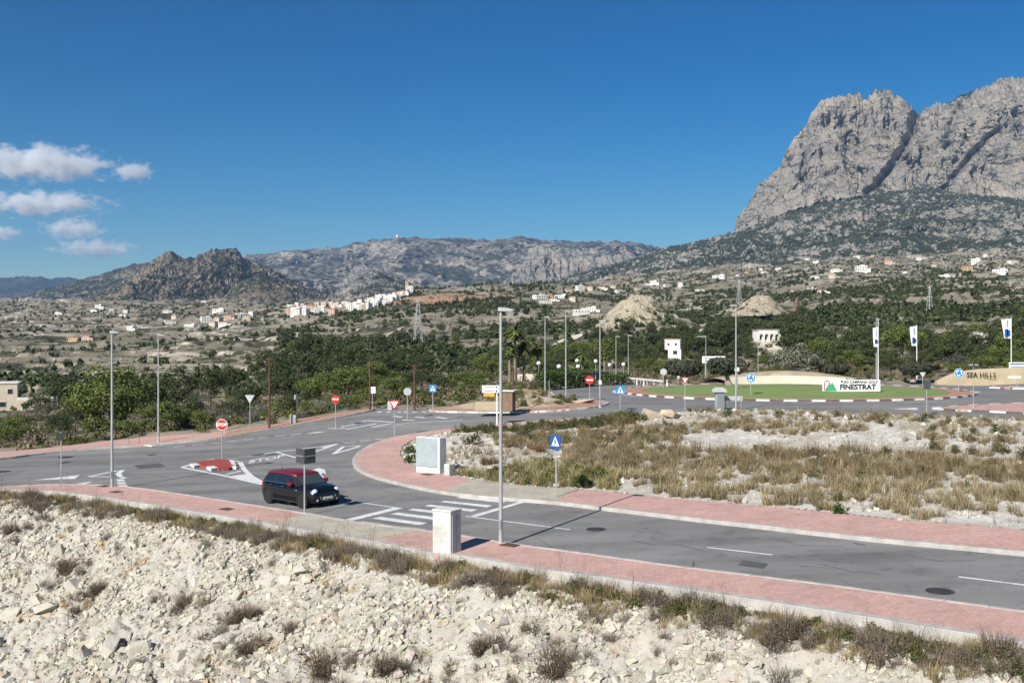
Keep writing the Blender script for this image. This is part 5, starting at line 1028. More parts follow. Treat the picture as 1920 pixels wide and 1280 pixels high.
for (p, y, k, s) in ((141, 640, 6, .8), (165, 638, 4, .7), (247, 619, 1, .8), (272, 616, 0, .8), (185, 578, 1, 1), (177, 585, 0, 1), (209, 585, 5, 1), (237, 587, 5, 1), (232, 593, 0, 1), (312, 586, 0, 1), (358, 613, 3, .9), (316, 605, 0, .9), (386, 606, 1, 1), (410, 604, 2, 1), (427, 600, 4, 1), (437, 598, 2, 1), (450, 595, 1, 1), (400, 613, 2, .9), (410, 585, 3, 1.3), (381, 566, 0, 1.2), (462, 598, 2, 1), (420, 609, 0, 1), (473, 592, 5, 1), (110, 590, 0, 1), (330, 598, 2, 1)):
    villa(p, y, k, s, HL[k] + ' in the left valley', 'houses scattered in the left valley')
# the village on its ridge
VM = []
for k, (wl, w, d, h, g) in enumerate(((WHITE, 9, 9, 10, False), (WHITE, 12, 9, 8, True), (CREAM, 10, 9, 11, False), (WHITE, 8, 8, 12, False), (PEACH, 11, 9, 9, True), (WHITE, 14, 9, 10, False))): VM.append(house_mesh(k + 30, wl, TILE if g else FLATROOF, w, d, h, g).build('village_house', data=True))
VL = ['white flat roofed village house', 'white village house with a tiled gable', 'cream tall village house', 'narrow tall white village house', 'peach village house with a tiled gable', 'broad white village block']
r_ = G_(41)
for i in range(92):
    p = 542 + (772 - 542) * ((i * .618) % 1); lo = np.interp(p, [540, 600, 650, 700, 735, 772], [589, 593, 588, 579, 566, 553]); hi = np.interp(p, [540, 600, 650, 700, 735, 772], [578, 574, 571, 566, 557, 549]); y = r_.uniform(hi, lo); b = land_at(p, y, 900); k = int(r_.choice(6, p=[.24, .18, .12, .2, .1, .16]))
    o = link('village_house', VM[k], None, b - Vector((0, 0, 1))); o.rotation_euler = (0, 0, r_.normal(0, .5)); s = r_.uniform(.7, 1.0); o.scale = (s, s, s * r_.uniform(.85, 1.15)); tag(o, VL[k] + ' in the hill village', 'house', 'houses of the hill village')
b = land_at(763, 549, 900); t = thing('church_tower', 'slim pinkish church tower at the top right end of the village', 'tower', b - Vector((0, 0, 1)))
MB().box((0, 0, 9), (5, 5, 20), PEACH).box((0, 0, 19.4), (5.6, 5.6, .8), PEACH).build('tower_shaft', t); MB().lathe([(2.6, 19.8), (2.2, 21), (.1, 24)], TILE, n=4).build('tower_roof', t)
m = MB()
for a in (0, math.pi / 2): m.box((0, 0, 16.5), (1.6, 5.2, 3), PANE, a)
m.build('belfry_opening', t)
# three nearer houses with their parts
def window(parent, c, w, h, face='y', frame=WHITE):
    o = (MB().box((0, 0, 0), (w, .1, h), frame) if face == 'y' else MB().box((0, 0, 0), (.1, w, h), frame)).build('window', parent, c)
    (MB().box((0, -.06, 0), (w - .2, .06, h - .2), PANE) if face == 'y' else MB().box((.0, 0, 0), (.22, w - .2, h - .2), PANE)).build('pane', o)
b = land_at(40, 768, 200); t = thing('flat_roofed_house', 'beige flat roofed house with terraces at the left picture edge', 'house', b, .35)
MB().box((-4.2, 0, 2.6), (7.5, 8, 7.6), CREAM).build('upper_block', t); MB().box((3.4, -1.2, .4), (7.8, 7, 4.2), CREAM).build('lower_block', t)
MB().box((-4.2, 0, 6.55), (7.9, 8.4, .3), WHITE).build('roof', t); MB().box((3.4, -4.6, 2.85), (7.8, .2, .7), WHITE).box((7.2, -1.2, 2.85), (.2, 6.6, .7), WHITE).build('parapet', t)
for x, z, w, h in ((-6.2, 1.6, 1.2, 2.2), (-3.6, 1.6, 1.6, 1.3), (-2, 4.6, 1.2, 1.3), (-6, 4.8, 1.6, 1.2)): window(t, (x, -4.03, z), w, h)
for x in (1.2, 3.8, 6): window(t, (x, -4.73, .9), 1.2, 1.2)
b = land_point(1262, 225.0); b.z = EYE - (661 - 640) / F * 225; t = thing('white_villa', 'white two storey villa half hidden by pines above the left topiary', 'house', b - Vector((0, 0, .3)), -.25); t.scale = (.62,) * 3
MB().box((0, 0, 3.3), (5.4, 5, 3.4), WHITE).build('upper_storey', t); MB().box((.8, -.6, -.6), (4.6, 5.2, 4.6), WHITE).build('lower_storey', t); MB().box((.3, -.3, -5), (7, 6, 5), PALEWALL).build('podium', t); MB().box((0, 0, 5.1), (5.9, 5.5, .25), WHITE).box((0, 0, 5.3), (5, 4.6, .2), TILE).build('roof', t)
for x in (-1.4, 1.2): window(t, (x, -2.53, 3.5), .9, 1.0)
window(t, (1.0, -3.23, .6), 1.6, 1.5)
b = land_point(1438, 262.0); b.z = EYE - (636 - 640) / F * 262; t = thing('arcaded_house', 'white house with three arches in the trees right of the tallest pines', 'house', b - Vector((0, 0, .2)), .12); t.scale = (.58,) * 3
MB().box((0, 1.5, 2), (10, 6, 5), WHITE).build('wall', t); MB().box((0, .5, -3.6), (12, 9, 6.2), PALEWALL).build('podium', t); MB().box((0, 1.2, 4.65), (10.8, 7, .3), FLATROOF).build('roof', t)
m = MB(); m.box((0, -2.6, 3.55), (10, .5, 1.5), WHITE)
for x in (-4.8, -2.4, 0, 2.4, 4.8): m.box((x, -2.6, 1), (.7, .48, 3.8), WHITE)
for x in (-3.6, -1.2, 1.2, 3.6):
    for q in range(6):
        a = math.pi * (q + .5) / 6; m.box((x + math.cos(a) * 1.05, -2.6, 2.0 + math.sin(a) * .95), (.5, .46, .5), WHITE)
m.build('arcade', t)
for x in (-3.6, -1.2, 1.2, 3.6): window(t, (x, -1.55, 1.1), 1.2, 1.8)
b = land_at(1836, 648, 160); t = thing('white_annexe', 'plain white block behind trees left of the rightmost flag', 'house', b - Vector((0, 0, .2)), -.2)
MB().box((0, 0, 2), (4.4, 4, 4.4), WHITE).build('wall', t); MB().box((0, 0, 4.3), (4.8, 4.4, .25), FLATROOF).build('roof', t); window(t, (.2, -2.03, 2.0), 1.0, 1.0)
# radar station on the far ridge
RAD = at(745, 446, 10330); t = thing('radar_dome', 'tiny white radar dome on the crest of the far range', 'dome', RAD - Vector((0, 0, 6)))
MB().lathe([(14, 0), (14, 12), (17, 18), (15, 28), (9, 35), (1, 38)], WHITE, n=14).build('dome', t, smooth=True); MB().box((30, 0, 5), (30, 14, 14), WHITE).build('annexe', t)
# ------------------------------------------------------------------ street furniture
GALV = material('galvanised_steel', (0.46, 0.46, 0.45), (0.38, 0.38, 0.375), 3, 0.55, metal=0.35)
ALU = material('aluminium_grey', (0.36, 0.37, 0.38), (0.30, 0.31, 0.32), 3, 0.5, metal=0.5)
SIGNBACK = material('sign_back', (0.085, 0.092, 0.098), (0.065, 0.07, 0.075), 4, 0.6, metal=0.2)
SIGNBACKL = material('sign_back_pale', (0.50, 0.51, 0.51), (0.42, 0.43, 0.43), 4, 0.6)
SWHITE = material('sign_white', (0.78, 0.78, 0.77), rough=0.5); SRED = material('sign_red', (0.50, 0.035, 0.03), rough=0.5); SBLUE = material('sign_blue', (0.015, 0.09, 0.33), rough=0.5)
SBLUE2 = material('sign_bright_blue', (0.03, 0.24, 0.55), rough=0.5); SYEL = material('sign_yellow', (0.70, 0.42, 0.05), rough=0.6); SBLACK = material('sign_black', (0.02, 0.02, 0.022), rough=0.6)
PLAST = material('white_plaster', (0.66, 0.65, 0.61), (0.56, 0.545, 0.50), 2.5, 0.9, 0.3, 12, c3=(0.42, 0.40, 0.36), scale2=1.5, mix3=(0.62, 0.75))
CABINET = material('cabinet_grey_blue', (0.36, 0.42, 0.43), (0.31, 0.36, 0.375), 3, 0.6)
LAMPGLASS = material('lamp_glass', (0.70, 0.70, 0.68), rough=0.3)
GLOBE = material('opal_globe', (0.80, 0.79, 0.74), rough=0.25)
RUST = material('rusty_pole', (0.14, 0.065, 0.045), (0.09, 0.05, 0.04), 3, 0.9)
def on_px(px_, py_, plateau=True):
    p = un(px_, py_)
    for poly, zf in ((FIELD, field), (CPOLY, corner_z)):
        if inside(poly, p.x, p.y):
            for _ in range(6):
                z = float(zf(np.array([p.x]), np.array([p.y]))[0]) - EYE; Y = F * -z / (py_ - 640); p = Vector(((px_ - 960) / F * Y, Y, z + EYE))
    return p
def street_lamp(px_, yb, yt, label, arm=0.5, base=None, two=False, rz=0.0, hgt=None):
    p = base or on_px(px_, yb); h = hgt or (yb - yt) / F * p.y
    t = thing('street_lamp', label, 'street lamp', p, rz, 'street lamps'); k = h / 8
    MB().tube([(0, 0, 0), (0, 0, h * .12), (0, 0, h)], [.082 * k, .072 * k, .045 * k], GALV, 10).build('pole', t, smooth=True)
    MB().box((0, 0, .02), (.34, .34, .04), GALV).tube([(0, 0, .04), (0, 0, .16)], [.13, .1], GALV, 10).build('base_plate', t)
    MB().box((0, -.074 * k, .75), (.09, .03, .32), ALU).build('access_door', t)
    for s in ((1, -1) if two else (1,)):
        hd = MB().prism([(-.06, -.04), (arm * .55, -.05), (arm * 1.3, -.03), (arm * 1.35, .0), (arm * .6, .07), (-.06, .09)], -.10, .10, GALV)
        o = hd.build('lamp_head', t, (0, 0, h)); o.scale = (s, 1, 1)
        g = MB().box((arm * .8, 0, -.055), (arm * .7, .15, .02), LAMPGLASS).build('lamp_glass', o)
    return t
street_lamp(939, 1024, 581, 'nearest tall grey street lamp, standing by the white pillar', .38, rz=-.4); street_lamp(210, 917, 623, 'tall grey street lamp on the near pavement at the left', .4, rz=-.4); street_lamp(297, 832, 628, 'tall grey street lamp on the far left pavement in front of pines', .4)
street_lamp(1061, 746, 584, 'street lamp behind the corner island, right one of a close pair', .4); street_lamp(1022, 737, 595, 'street lamp at the left end of the hedge, left one of a close pair', .4)
street_lamp(1125, 764, 602, 'slim street lamp with a small white box at the tip of the corner island', .35); street_lamp(1380, 769.5, 573, 'tall street lamp in front of the roundabout lawn beside the grey kiosk', .4, rz=3.1)
B_ = lambda px_, Y: land_point(px_, Y)
for px_, Y, yt, lb, a in ((1155, 128, 631, 'thin distant street lamp above the parked cars, left of two', .4), (1178, 125, 629, 'thin distant street lamp with a box above the guard rail', .4), (1323.5, 124, 631, 'distant street lamp with a long arm beside the white billboard', -1.0), (1421.5, 127, 637, 'distant street lamp behind the pale curved wall', .4), (1643, 126, 598, 'distant lamp post directly beside the left flagpole', .35)):
    b = B_(px_, Y); t = street_lamp(px_, 0, 0, lb, abs(a), b, hgt=EYE - (yt - 640) / F * Y - b.z)
    if a < 0: t.rotation_euler[2] = math.pi
street_lamp(1825, 766, 684, 'short white lamp post on the pink splitter island at the right', .3, two=True)
MB().box((0, 0, 2.05), (.2, .16, .34), SWHITE).build('control_box', bpy.data.objects['street_lamp.005'], (0, -.12, 0))
def globe_lamp(px_, py_, Y, label, base=None):
    b = base or B_(px_, Y); Y = b.y; zc = EYE - (py_ - 640) / F * Y; t = thing('globe_lamp', label, 'globe lamp', b, 0, 'white globe lamps'); h = zc - b.z
    MB().tube([(0, 0, 0), (0, 0, h - .25)], [.06, .04], ALU, 8).lathe([(.12, 0), (.12, .3), (.07, .4)], ALU, n=10).build('post', t); MB().lathe([(.06, -.24), (.15, -.22), (.25, -.12), (.28, 0), (.25, .13), (.15, .23), (.02, .27)], GLOBE, (0, 0, h), 14).build('globe', t, smooth=True)
for a in ((1010, 681, 128, 'white globe lamp left of the hedge, in front of a palm'), (1048, 687, 122, 'white globe lamp above the hedge between the two close street lamps'), (1084, 687, 126, 'white globe lamp left of the no entry sign above the hedge'), (1117, 677, 140, 'white globe lamp over the parked dark car'), (1143, 684, 142, 'white globe lamp right of the parked cars, left of a pair'), (1169, 683, 138, 'white globe lamp at the right end above the short hedge'), (1082, 676, 150, 'farthest white globe lamp above the palm trunk')): globe_lamp(*a)
b = ground(RC.x - 5.5, RC.y - RR + 1.2); globe_lamp(1382, 693.5, 0, 'cream globe lamp seen against the tall lamp post on the lawn', Vector((22.6, 101.7, float(mound(22.6, 101.7)))))
# traffic signs
def ngon(n, r, a0=0.0): return [(r * math.cos(a0 + 2 * math.pi * k / n), r * math.sin(a0 + 2 * math.pi * k / n)) for k in range(n)]
def lettering(parent, s, mat, size, loc, rz=0.0, sx=1.0, bold=0.0, name='lettering'):
    me = text_mesh(s, mat, size, 0.006, bold, sx); o = link(name, me, parent, loc); o.rotation_euler = (math.pi / 2, 0, rz); return o
def sign(px_, yb, yc, dia, kind, label, rz=0.0, name='traffic_sign', base=None, post_top=None, off=0.0, hgt=None):
    p = base or on_px(px_, yb); h = hgt or (yb - yc) / F * p.y; t = thing(name, label, 'sign', p, rz, 'traffic signs'); d = dia / 2
    MB().tube([(0, .05, 0), (0, .05, h + d * .8)], .032, GALV, 8).build('post', t)
    def plate(poly, y0, y1, mat, nm, par=t): return MB().prism(poly, y0, y1, mat).build(nm, par, (0, 0, h) if par is t else None)
    if kind == 'stop':
        a = plate(ngon(8, d * 1.08, R_(22.5)), -.012, .012, SWHITE, 'plate'); plate(ngon(8, d * .98, R_(22.5)), -.018, -.012, SRED, 'red_face', a); lettering(a, 'STOP', SWHITE, d * .78, (0, -.022, 0), sx=.95, bold=.012)
    elif kind == 'noentry':
        a = plate(ngon(24, d), -.012, .012, SRED, 'plate'); plate([(-d * .72, -d * .17), (d * .72, -d * .17), (d * .72, d * .17), (-d * .72, d * .17)], -.018, -.012, SWHITE, 'white_bar', a)
    elif kind == 'yield':
        a = plate([(-d, d * .62), (d, d * .62), (0, -d * 1.1)][::-1], -.012, .012, SRED, 'plate'); plate([(-d * .66, d * .42), (d * .66, d * .42), (0, -d * .72)][::-1], -.018, -.012, SWHITE, 'white_face', a)
    elif kind in ('yieldback', 'yieldpale'): plate([(-d, d * .62), (d, d * .62), (0, -d * 1.1)][::-1], -.03, -.008, SIGNBACKL if kind == 'yieldpale' else SIGNBACK, 'plate'); MB().box((0, .02, h + d * .3), (d * 1.2, .04, .05), GALV).build('bracket', t)
    elif kind in ('ped', 'pedpale'):
        a = plate([(-d, -d), (d, -d), (d, d), (-d, d)], -.012, .012, SBLUE if kind == 'ped' else SBLUE2, 'plate'); plate([(-d * .78, -d * .68), (d * .78, -d * .68), (0, d * .82)], -.018, -.012, SWHITE, 'white_triangle', a)
        f = MB(); f.prism(ngon(10, d * .1), -.024, -.018, SBLACK, (d * .02, 0, d * .34))
        for q in ([(-.08, .2), (.1, .2), (.1, -.15), (-.06, -.15)], [(-.06, -.12), (.05, -.12), (-.16, -.58), (-.28, -.58)], [(0, -.12), (.1, -.12), (.28, -.56), (.17, -.58)], [(.08, .2), (.14, .1), (.3, -.1), (.24, -.16)], [(-.08, .2), (-.02, .1), (-.24, -.08), (-.28, 0)]): f.prism([(u * d, v * d) for u, v in q], -.0235, -.018, SBLACK)
        f.build('walking_figure', a)
        if kind == 'ped': MB().box((0, .015, h - d - .06), (d * 1.3, .03, .07), SBLUE).build('lower_plate', t)
    elif kind == 'roundabout':
        a = plate(ngon(28, d), -.012, .012, SWHITE, 'plate'); plate(ngon(28, d * .93), -.017, -.012, SBLUE2, 'blue_face', a)
        for k in range(3):
            m = MB(); a0 = R_(90 + 120 * k); arc = [a0 + R_(q) for q in (0, 15, 30, 45, 60, 70)]
            m.prism([(math.cos(q) * d * .68, math.sin(q) * d * .68) for q in arc] + [(math.cos(q) * d * .46, math.sin(q) * d * .46) for q in reversed(arc)], -.023, -.017, SWHITE)
            e = arc[-1]; m.prism([(math.cos(e) * d * .82, math.sin(e) * d * .82), (math.cos(e + .42) * d * .56, math.sin(e + .42) * d * .56), (math.cos(e) * d * .32, math.sin(e) * d * .32)], -.0232, -.017, SWHITE); m.build('arrow', a)
    elif kind == 'discback': plate(ngon(24, d), -.03, -.008, SIGNBACKL, 'plate'); MB().box((0, .03, h), (d * 1.3, .04, .05), GALV).build('bracket', t)
    elif kind == 'rectwhite':
        a = plate([(-d, -d), (d, -d), (d, d), (-d, d)], -.012, .012, SWHITE, 'plate')
        for z in (-.3, .05, .4): plate([(-d * .7, d * z), (d * .5, d * z), (d * .5, d * (z + .14)), (-d * .7, d * (z + .14))], -.016, -.012, ALU, 'text_line', a)
    elif kind == 'rectback': plate([(-d, -d * 1.3), (d, -d * 1.3), (d, d * 1.3), (-d, d * 1.3)], -.03, -.008, SIGNBACK, 'plate'); MB().box((0, .03, h + d * .5), (d * 1.5, .04, .05), GALV).box((0, .03, h - d * .5), (d * 1.5, .04, .05), GALV).build('bracket', t)
    return t
sign(416, 863, 796, .68, 'stop', 'red octagonal stop sign on the red traffic island', .1); sign(629, 803, 748, .64, 'noentry', 'round red no entry sign on the avenue in front of pines'); sign(1105.5, 751, 712, .8, 'noentry', 'round red no entry sign at the roundabout exit before the hedge')
sign(739.5, 822, 757, .78, 'yield', 'white and red give way triangle on the curved pink pavement'); sign(764, 788, 734, .62, 'discback', 'round pale sign seen from behind at the mouth of the side street', .2); sign(811.5, 771, 728, .58, 'pedpale', 'blue pedestrian crossing sign on the far pavement in front of pines')
sign(698, 768, 731, .56, 'rectwhite', 'white rectangular sign at the left corner of the side street'); sign(468.5, 808, 746, .75, 'yieldpale', 'pale give way triangle seen from behind on the far pavement'); sign(1163, 770.5, 731, .66, 'pedpale', 'blue pedestrian crossing sign where the avenue meets the roundabout')
sign(1284.5, 769, 712, .62, 'yield', 'give way triangle in front of the left topiary tree'); sign(1408, 745, 708, .86, 'roundabout', 'blue roundabout arrows sign on the lawn beside the tall lamp'); sign(1798, 737, 699, .92, 'roundabout', 'blue roundabout arrows sign at the right tip of the lawn before the name wall')
sign(1244, 729, 697, .75, 'discback', 'round pale sign seen from behind at the far left of the lawn'); sign(1272, 724, 707, .36, 'discback', 'tiny round white sign left of the left topiary trunk'); sign(1738, 779, 720.5, .5, 'rectback', 'grey rectangular sign back on a tall post before the right part of the lawn')
sign(1730, 727, 701.5, .7, 'yieldpale', 'pale give way triangle from behind at the right back of the lawn'); sign(1041.5, 937, 827.5, .56, 'ped', 'dark blue pedestrian crossing sign on the near field pavement', -.75); sign(115, 911.5, 817, .5, 'yieldback', 'dark triangular sign back on the near pavement at the far left', .5)
sign(1031, 772, 717, .45, 'rectback', 'narrow sign seen nearly edge on at the corner island', 1.25)
p = on_px(571, 967); t = thing('traffic_sign', 'pair of dark sign backs in a V on one post beside the car', 'sign', p, 0, 'traffic signs'); h = (967 - 855) / F * p.y
MB().tube([(0, 0, 0), (0, 0, h + .36)], .034, GALV, 8).build('post', t)
for s, rz, mt in ((-1, .75, SIGNBACK), (1, -.85, SIGNBACK)):
    o = MB().box((0, 0, 0), (.56, .03, .6), mt).build('plate', t, (s * .2, .12 if s < 0 else .1, h)); o.rotation_euler = (0, 0, -rz * 1.0)
    MB().box((0, -.025, 0), (.5, .02, .05), ALU).build('bracket', o); MB().box((0, .018, 0), (.54, .006, .58), SBLUE).build('front_face', o)
# direction sign with stacked boards
p = on_px(932, 801); t = thing('direction_sign', 'stacked white and yellow direction boards on a white post behind the tall lamp', 'sign', p); s_ = F / p.y; h = (801 - 722) / s_
MB().tube([(0, 0, 0), (0, 0, h)], .05, SWHITE, 8).build('post', t)
for z0, z1, x0, x1, mt in ((722, 729, 904, 937, SWHITE), (729.6, 736, 904, 937, SWHITE), (736.6, 743, 907, 927, SYEL)):
    o = MB().box((0, 0, 0), ((x1 - x0) / s_, .05, (z1 - z0) / s_), mt).build('board', t, (((x0 + x1) / 2 - 932) / s_, -.08, (801 - (z0 + z1) / 2) / s_))
    MB().box((-.1, -.028, 0), ((x1 - x0) / s_ * .6, .006, .06), ALU).build('text_line', o)
    if mt is SWHITE: MB().box(((x1 - x0) / s_ * .32, -.028, 0), (.12, .006, .12), SBLUE).build('symbol', o)
# white pillar, cabinets
def pillar_thing(name, label, corners_px, top_px, mat, parts): pass
p = on_px(838, 1041); t = thing('concrete_pillar', 'white rendered cabinet pillar at the near pavement edge', 'pillar', p, -.55); h = (1041 - 950) / F * p.y
MB().box((0, 0, h / 2 - .15), (.72, .62, h + .1), PLAST, bev=.02).build('body', t)
for y in (-.12, .12): MB().box((.365, y, h / 2 - .1), (.02, .2, h - .3), SIGNBACKL, bev=.004).build('door', t)
MB().box((0, 0, h - .08), (.76, .66, .06), PLAST, bev=.015).build('cap', t)
p = on_px(806, 886); t = thing('meter_cabinet', 'white block with a big grey door facing the curved pavement', 'cabinet', p, -.62); h = (886 - 819) / F * p.y
MB().box((0, .1, h / 2 - .1), (1.62, .55, h + .2), PLAST, bev=.02).build('body', t); d_ = MB().box((-.06, -.19, h * .58), (1.42, .05, h * .8), CABINET, bev=.01).build('door', t)
MB().box((0, -.03, .1), (.02, .02, h * .78), ALU).build('door_seam', d_); MB().box((.3, -.035, -.1), (.04, .04, .22), ALU).build('handle', d_); MB().box((-.2, -.03, h * .22), (.5, .01, .08), SWHITE).build('label_plate', d_)
p = on_px(837, 895); t = thing('concrete_block', 'small concrete block attached right of the grey cabinet', 'block', p, -.62)
MB().box((.05, .2, .33), (.34, .5, .72), PLAST, bev=.015).build('body', t); MB().box((.05, -.062, .33), (.24, .02, .5), SIGNBACKL, bev=.004).build('hatch', t)
p = on_px(550, 796); t = thing('white_cabinet', 'white utility cabinet behind the far pavement right of the rusty pole', 'cabinet', p, .35)
MB().box((0, .2, .36), (.42, .4, .78), PLAST, bev=.02).build('body', t); MB().box((0, -.012, .4), (.32, .02, .5), SIGNBACKL).build('door', t)
p = on_px(731, 768); t = thing('white_cabinet', 'white post like cabinet at the head of the side street behind the give way sign', 'cabinet', p, .1)
MB().box((0, 0, .36), (.36, .36, .74), PLAST, bev=.02).build('body', t); MB().box((0, -.19, .4), (.26, .02, .45), SIGNBACKL).build('door', t)
p = on_px(1349, 769); t = thing('grey_kiosk', 'grey metal kiosk with a wide hood beside the tall lamp near the lawn', 'kiosk', p, .1); h = (769 - 728) / F * p.y
MB().box((0, 0, h * .42), (.6, .5, h * .85), CABINET, bev=.015).build('body', t); MB().box((0, -.26, h * .42), (.5, .02, h * .7), ALU).build('door', t); MB().prism([(-.5, h * .84), (.5, h * .84), (.42, h * .97), (.2, h * 1.05), (-.2, h * 1.05), (-.42, h * .97)], -.4, .4, SIGNBACKL).build('hood', t)
p = on_px(1380, 769); t = thing('notice_board', 'low grey notice board on two legs right of the grey kiosk', 'board', p + Vector((0, 1.2, 0)), .05)
for x in (-.55, .65): MB().box((x, 0, .45), (.05, .05, .95), GALV).build('leg', t)
MB().box((.05, 0, .85), (1.45, .05, .34), SIGNBACKL).build('panel', t)
p = on_px(557, 794); t = thing('meter_post', 'slim cream post with a small grey box on the far pavement', 'post', p); h = (794 - 738) / F * p.y
MB().box((0, 0, h / 2), (.1, .1, h), CREAM, bev=.01).build('post', t); MB().box((-.14, 0, h - .25), (.16, .14, .34), SIGNBACKL).build('meter_box', t)
for px_, lb in ((242, 'thin dark post on a black foot at the far left pavement, left of two'), (261, 'thin dark post on a black foot at the far left pavement, right of two')):
    p = on_px(px_, 835 - (px_ - 242) * .12); t = thing('barrier_post', lb, 'post', p, 0, 'short barrier posts'); MB().tube([(0, 0, .05), (0, 0, .95)], .018, SIGNBACK, 6).build('post', t); MB().box((0, 0, .05), (.3, .3, .1), SBLACK, bev=.02).build('foot', t)
p = on_px(282, 837); o = MB().box((0, 0, 0), (1.0, .4, .08), PLAST, bev=.02).build('concrete_slab', None, p + Vector((0, 0, .06))); o.rotation_euler = (0, 0, -.7); tag(o, 'white concrete slab lying at the kerb beside the far left lamp', 'slab')
for a in ((505, 806, 668, 'tall rusty pole on the far pavement left of the slim cream post'), (693.5, 771, 676, 'rusty pole at the left corner of the side street'), (777, 769, 684, 'faint rusty pole in front of pines right of the side street'), (962.5, 773, 690, 'rusty red pole in front of the tallest palm')):
    p = on_px(a[0], a[1]); t = thing('rusty_pole', a[3], 'pole', p, 0, 'rusty utility poles'); h = (a[1] - a[2]) / F * p.y; MB().tube([(0, 0, 0), (0, 0, h)], [.1, .06], RUST, 8).build('shaft', t)
    for z in (.97, .9): MB().box((0, 0, h * z), (.5, .06, .06), RUST).build('crossarm', t)
# stone hut, boulders, walls
STONEW = material('brown_stone_wall', (0.26, 0.175, 0.115), (0.19, 0.13, 0.09), 3, 0.95, 0.8, 10)
p = on_px(934, 768); t = thing('stone_hut', 'low stone hut with a brown side wall behind the direction boards', 'hut', p + Vector((0, .6, 0)), -.2)
MB().box((.75, 0, .65), (1.0, 1.2, 1.5), STONEW, bev=.03).build('side_block', t); MB().box((-.75, -.25, .25), (1.9, .9, .7), EARTH, bev=.04).build('front_wall', t); MB().box((.75, 0, 1.44), (1.25, 1.45, .1), PLAST, bev=.02).build('roof_slab', t)
BOULD = material('cream_boulder', (0.52, 0.44, 0.33), (0.42, 0.34, 0.25), 1.5, 0.95, 0.8, 6)
for k, (q, s, lb) in enumerate((((1223, 784), (.6, .5, .65), 'cream boulder at the field corner, taller left one of two'), ((1259, 783), (.95, .55, .42), 'cream boulder at the field corner, long right one of two'), ((1095, 757), (.9, .5, .35), 'flat dark boulder on the earth of the corner island'))):
    o = link('boulder', mesh('boulder', ROCKS[k][0], ROCKS[k][1], BOULD), None, on_px(*q) + Vector((0, 0, .2))); o.scale = s; o.rotation_euler = (.1, .2, k); tag(o, lb, 'boulder', 'boulders by the road')
def wall_line(name, label, cat, pts, h, th, mat, wob=.1):
    P = [Vector((p.x, p.y, 0)) for p in pts]; V = []; Fc = []; n = len(P)
    for i, q in enumerate(P):
        d = (P[min(i + 1, n - 1)] - P[max(i - 1, 0)]).normalized(); s = Vector((-d.y, d.x, 0)) * th / 2; z0 = pts[i].z - .3; z1 = pts[i].z + (h[i] if isinstance(h, (list, tuple)) else h) + wob * math.sin(i * 2.7)
        V += [(q - s) + Vector((0, 0, z0)), (q - s) + Vector((0, 0, z1)), (q + s) + Vector((0, 0, z1)), (q + s) + Vector((0, 0, z0))]
    for i in range(n - 1):
        for k in range(4): a = i * 4 + k; b = i * 4 + (k + 1) % 4; Fc.append((a, b, b + 4, a + 4))
    Fc += [(3, 2, 1, 0), (n * 4 - 4, n * 4 - 3, n * 4 - 2, n * 4 - 1)]
    me = mesh(name, V, Fc, mat); bm = bmesh.new(); bm.from_mesh(me); bmesh.ops.recalc_face_normals(bm, faces=bm.faces); bm.to_mesh(me); bm.free()
    return tag(link(name, me), label, cat)
wall_line('retaining_wall', 'pale rubble retaining wall left of the palms', 'wall', [B_(x, 150 + i) for i, x in enumerate(np.linspace(876, 942, 12))], [.35, .5, .6, .7, .8, .85, .8, .8, .7, .7, .6, .4], .7, PALEWALL)
wall_line('retaining_wall', 'whitish retaining wall between the palm trunks', 'wall', [B_(x, 158) for x in np.linspace(970, 1012, 8)], 1.3, .6, PALEWALL, .06)
# pale curved wall and sandy bank behind the lawn
ca = [R_(a) for a in np.linspace(104, 50, 26)]; cw = [ground(RC.x + (RR - 2.6) * math.cos(a), RC.y + (RR - 2.6) * math.sin(a)) for a in ca]
wall_line('curved_wall', 'long pale curved wall behind the roundabout lawn', 'wall', cw, [.95 + .2 * math.sin(math.pi * i / 25) for i in range(26)], .4, PALEWALL, 0)
V = []; 
for r0, hh in ((RR - 2.5, .95), (RR - 1.2, 1.2), (RR + .6, 1.35), (RR + 2.5, 1.1), (RR + 4, .1)):
    for i, a in enumerate(ca): e = math.sin(math.pi * i / 25); V.append(ground(RC.x + r0 * math.cos(a), RC.y + r0 * math.sin(a), .05 + hh * (.55 + .45 * e) + (.25 * e if r0 > RR - 2 and r0 < RR + 3 else 0)))
tag(link('sandy_bank', mesh('sandy_bank', [tuple(v) for v in V], grid_faces(5, 26), EARTH, True)), kind='structure')
# name board on the lawn
bY = 92.0
while EYE - (733.5 - 640) / F * bY > float(mound((1596 - 960) / F * bY, bY)) and bY < 112: bY += .1
sB = F / bY; p = Vector(((1596 - 960) / sB, bY, EYE - (733.5 - 640) / sB))
t = thing('name_board', 'white board with black lettering and a red and green emblem on the lawn', 'sign', p, -.06); bw, bh = 106 / sB, 22 / sB
MB().box((0, 0, bh / 2), (bw, .22, bh), SWHITE, bev=.01).build('board', t)
lettering(t, 'PUIG CAMPANA GOLF', SBLACK, bh * .34, (bw * .13, -.118, bh * .79), sx=.9, bold=.012); lettering(t, 'FINESTRAT', SBLACK, bh * .60, (bw * .11, -.118, bh * .36), sx=1.02, bold=.03)
EMR = material('emblem_red', (0.45, 0.06, 0.10), rough=.6); EMG = material('emblem_green', (0.05, 0.33, 0.16), rough=.6)
MB().prism([(-.55, 0), (-.1, .75), (.05, .6), (.2, .85), (.65, 0)], -.12, -.112, EMG, (-bw * .37, 0, bh * .04)).build('emblem_mountain', t)
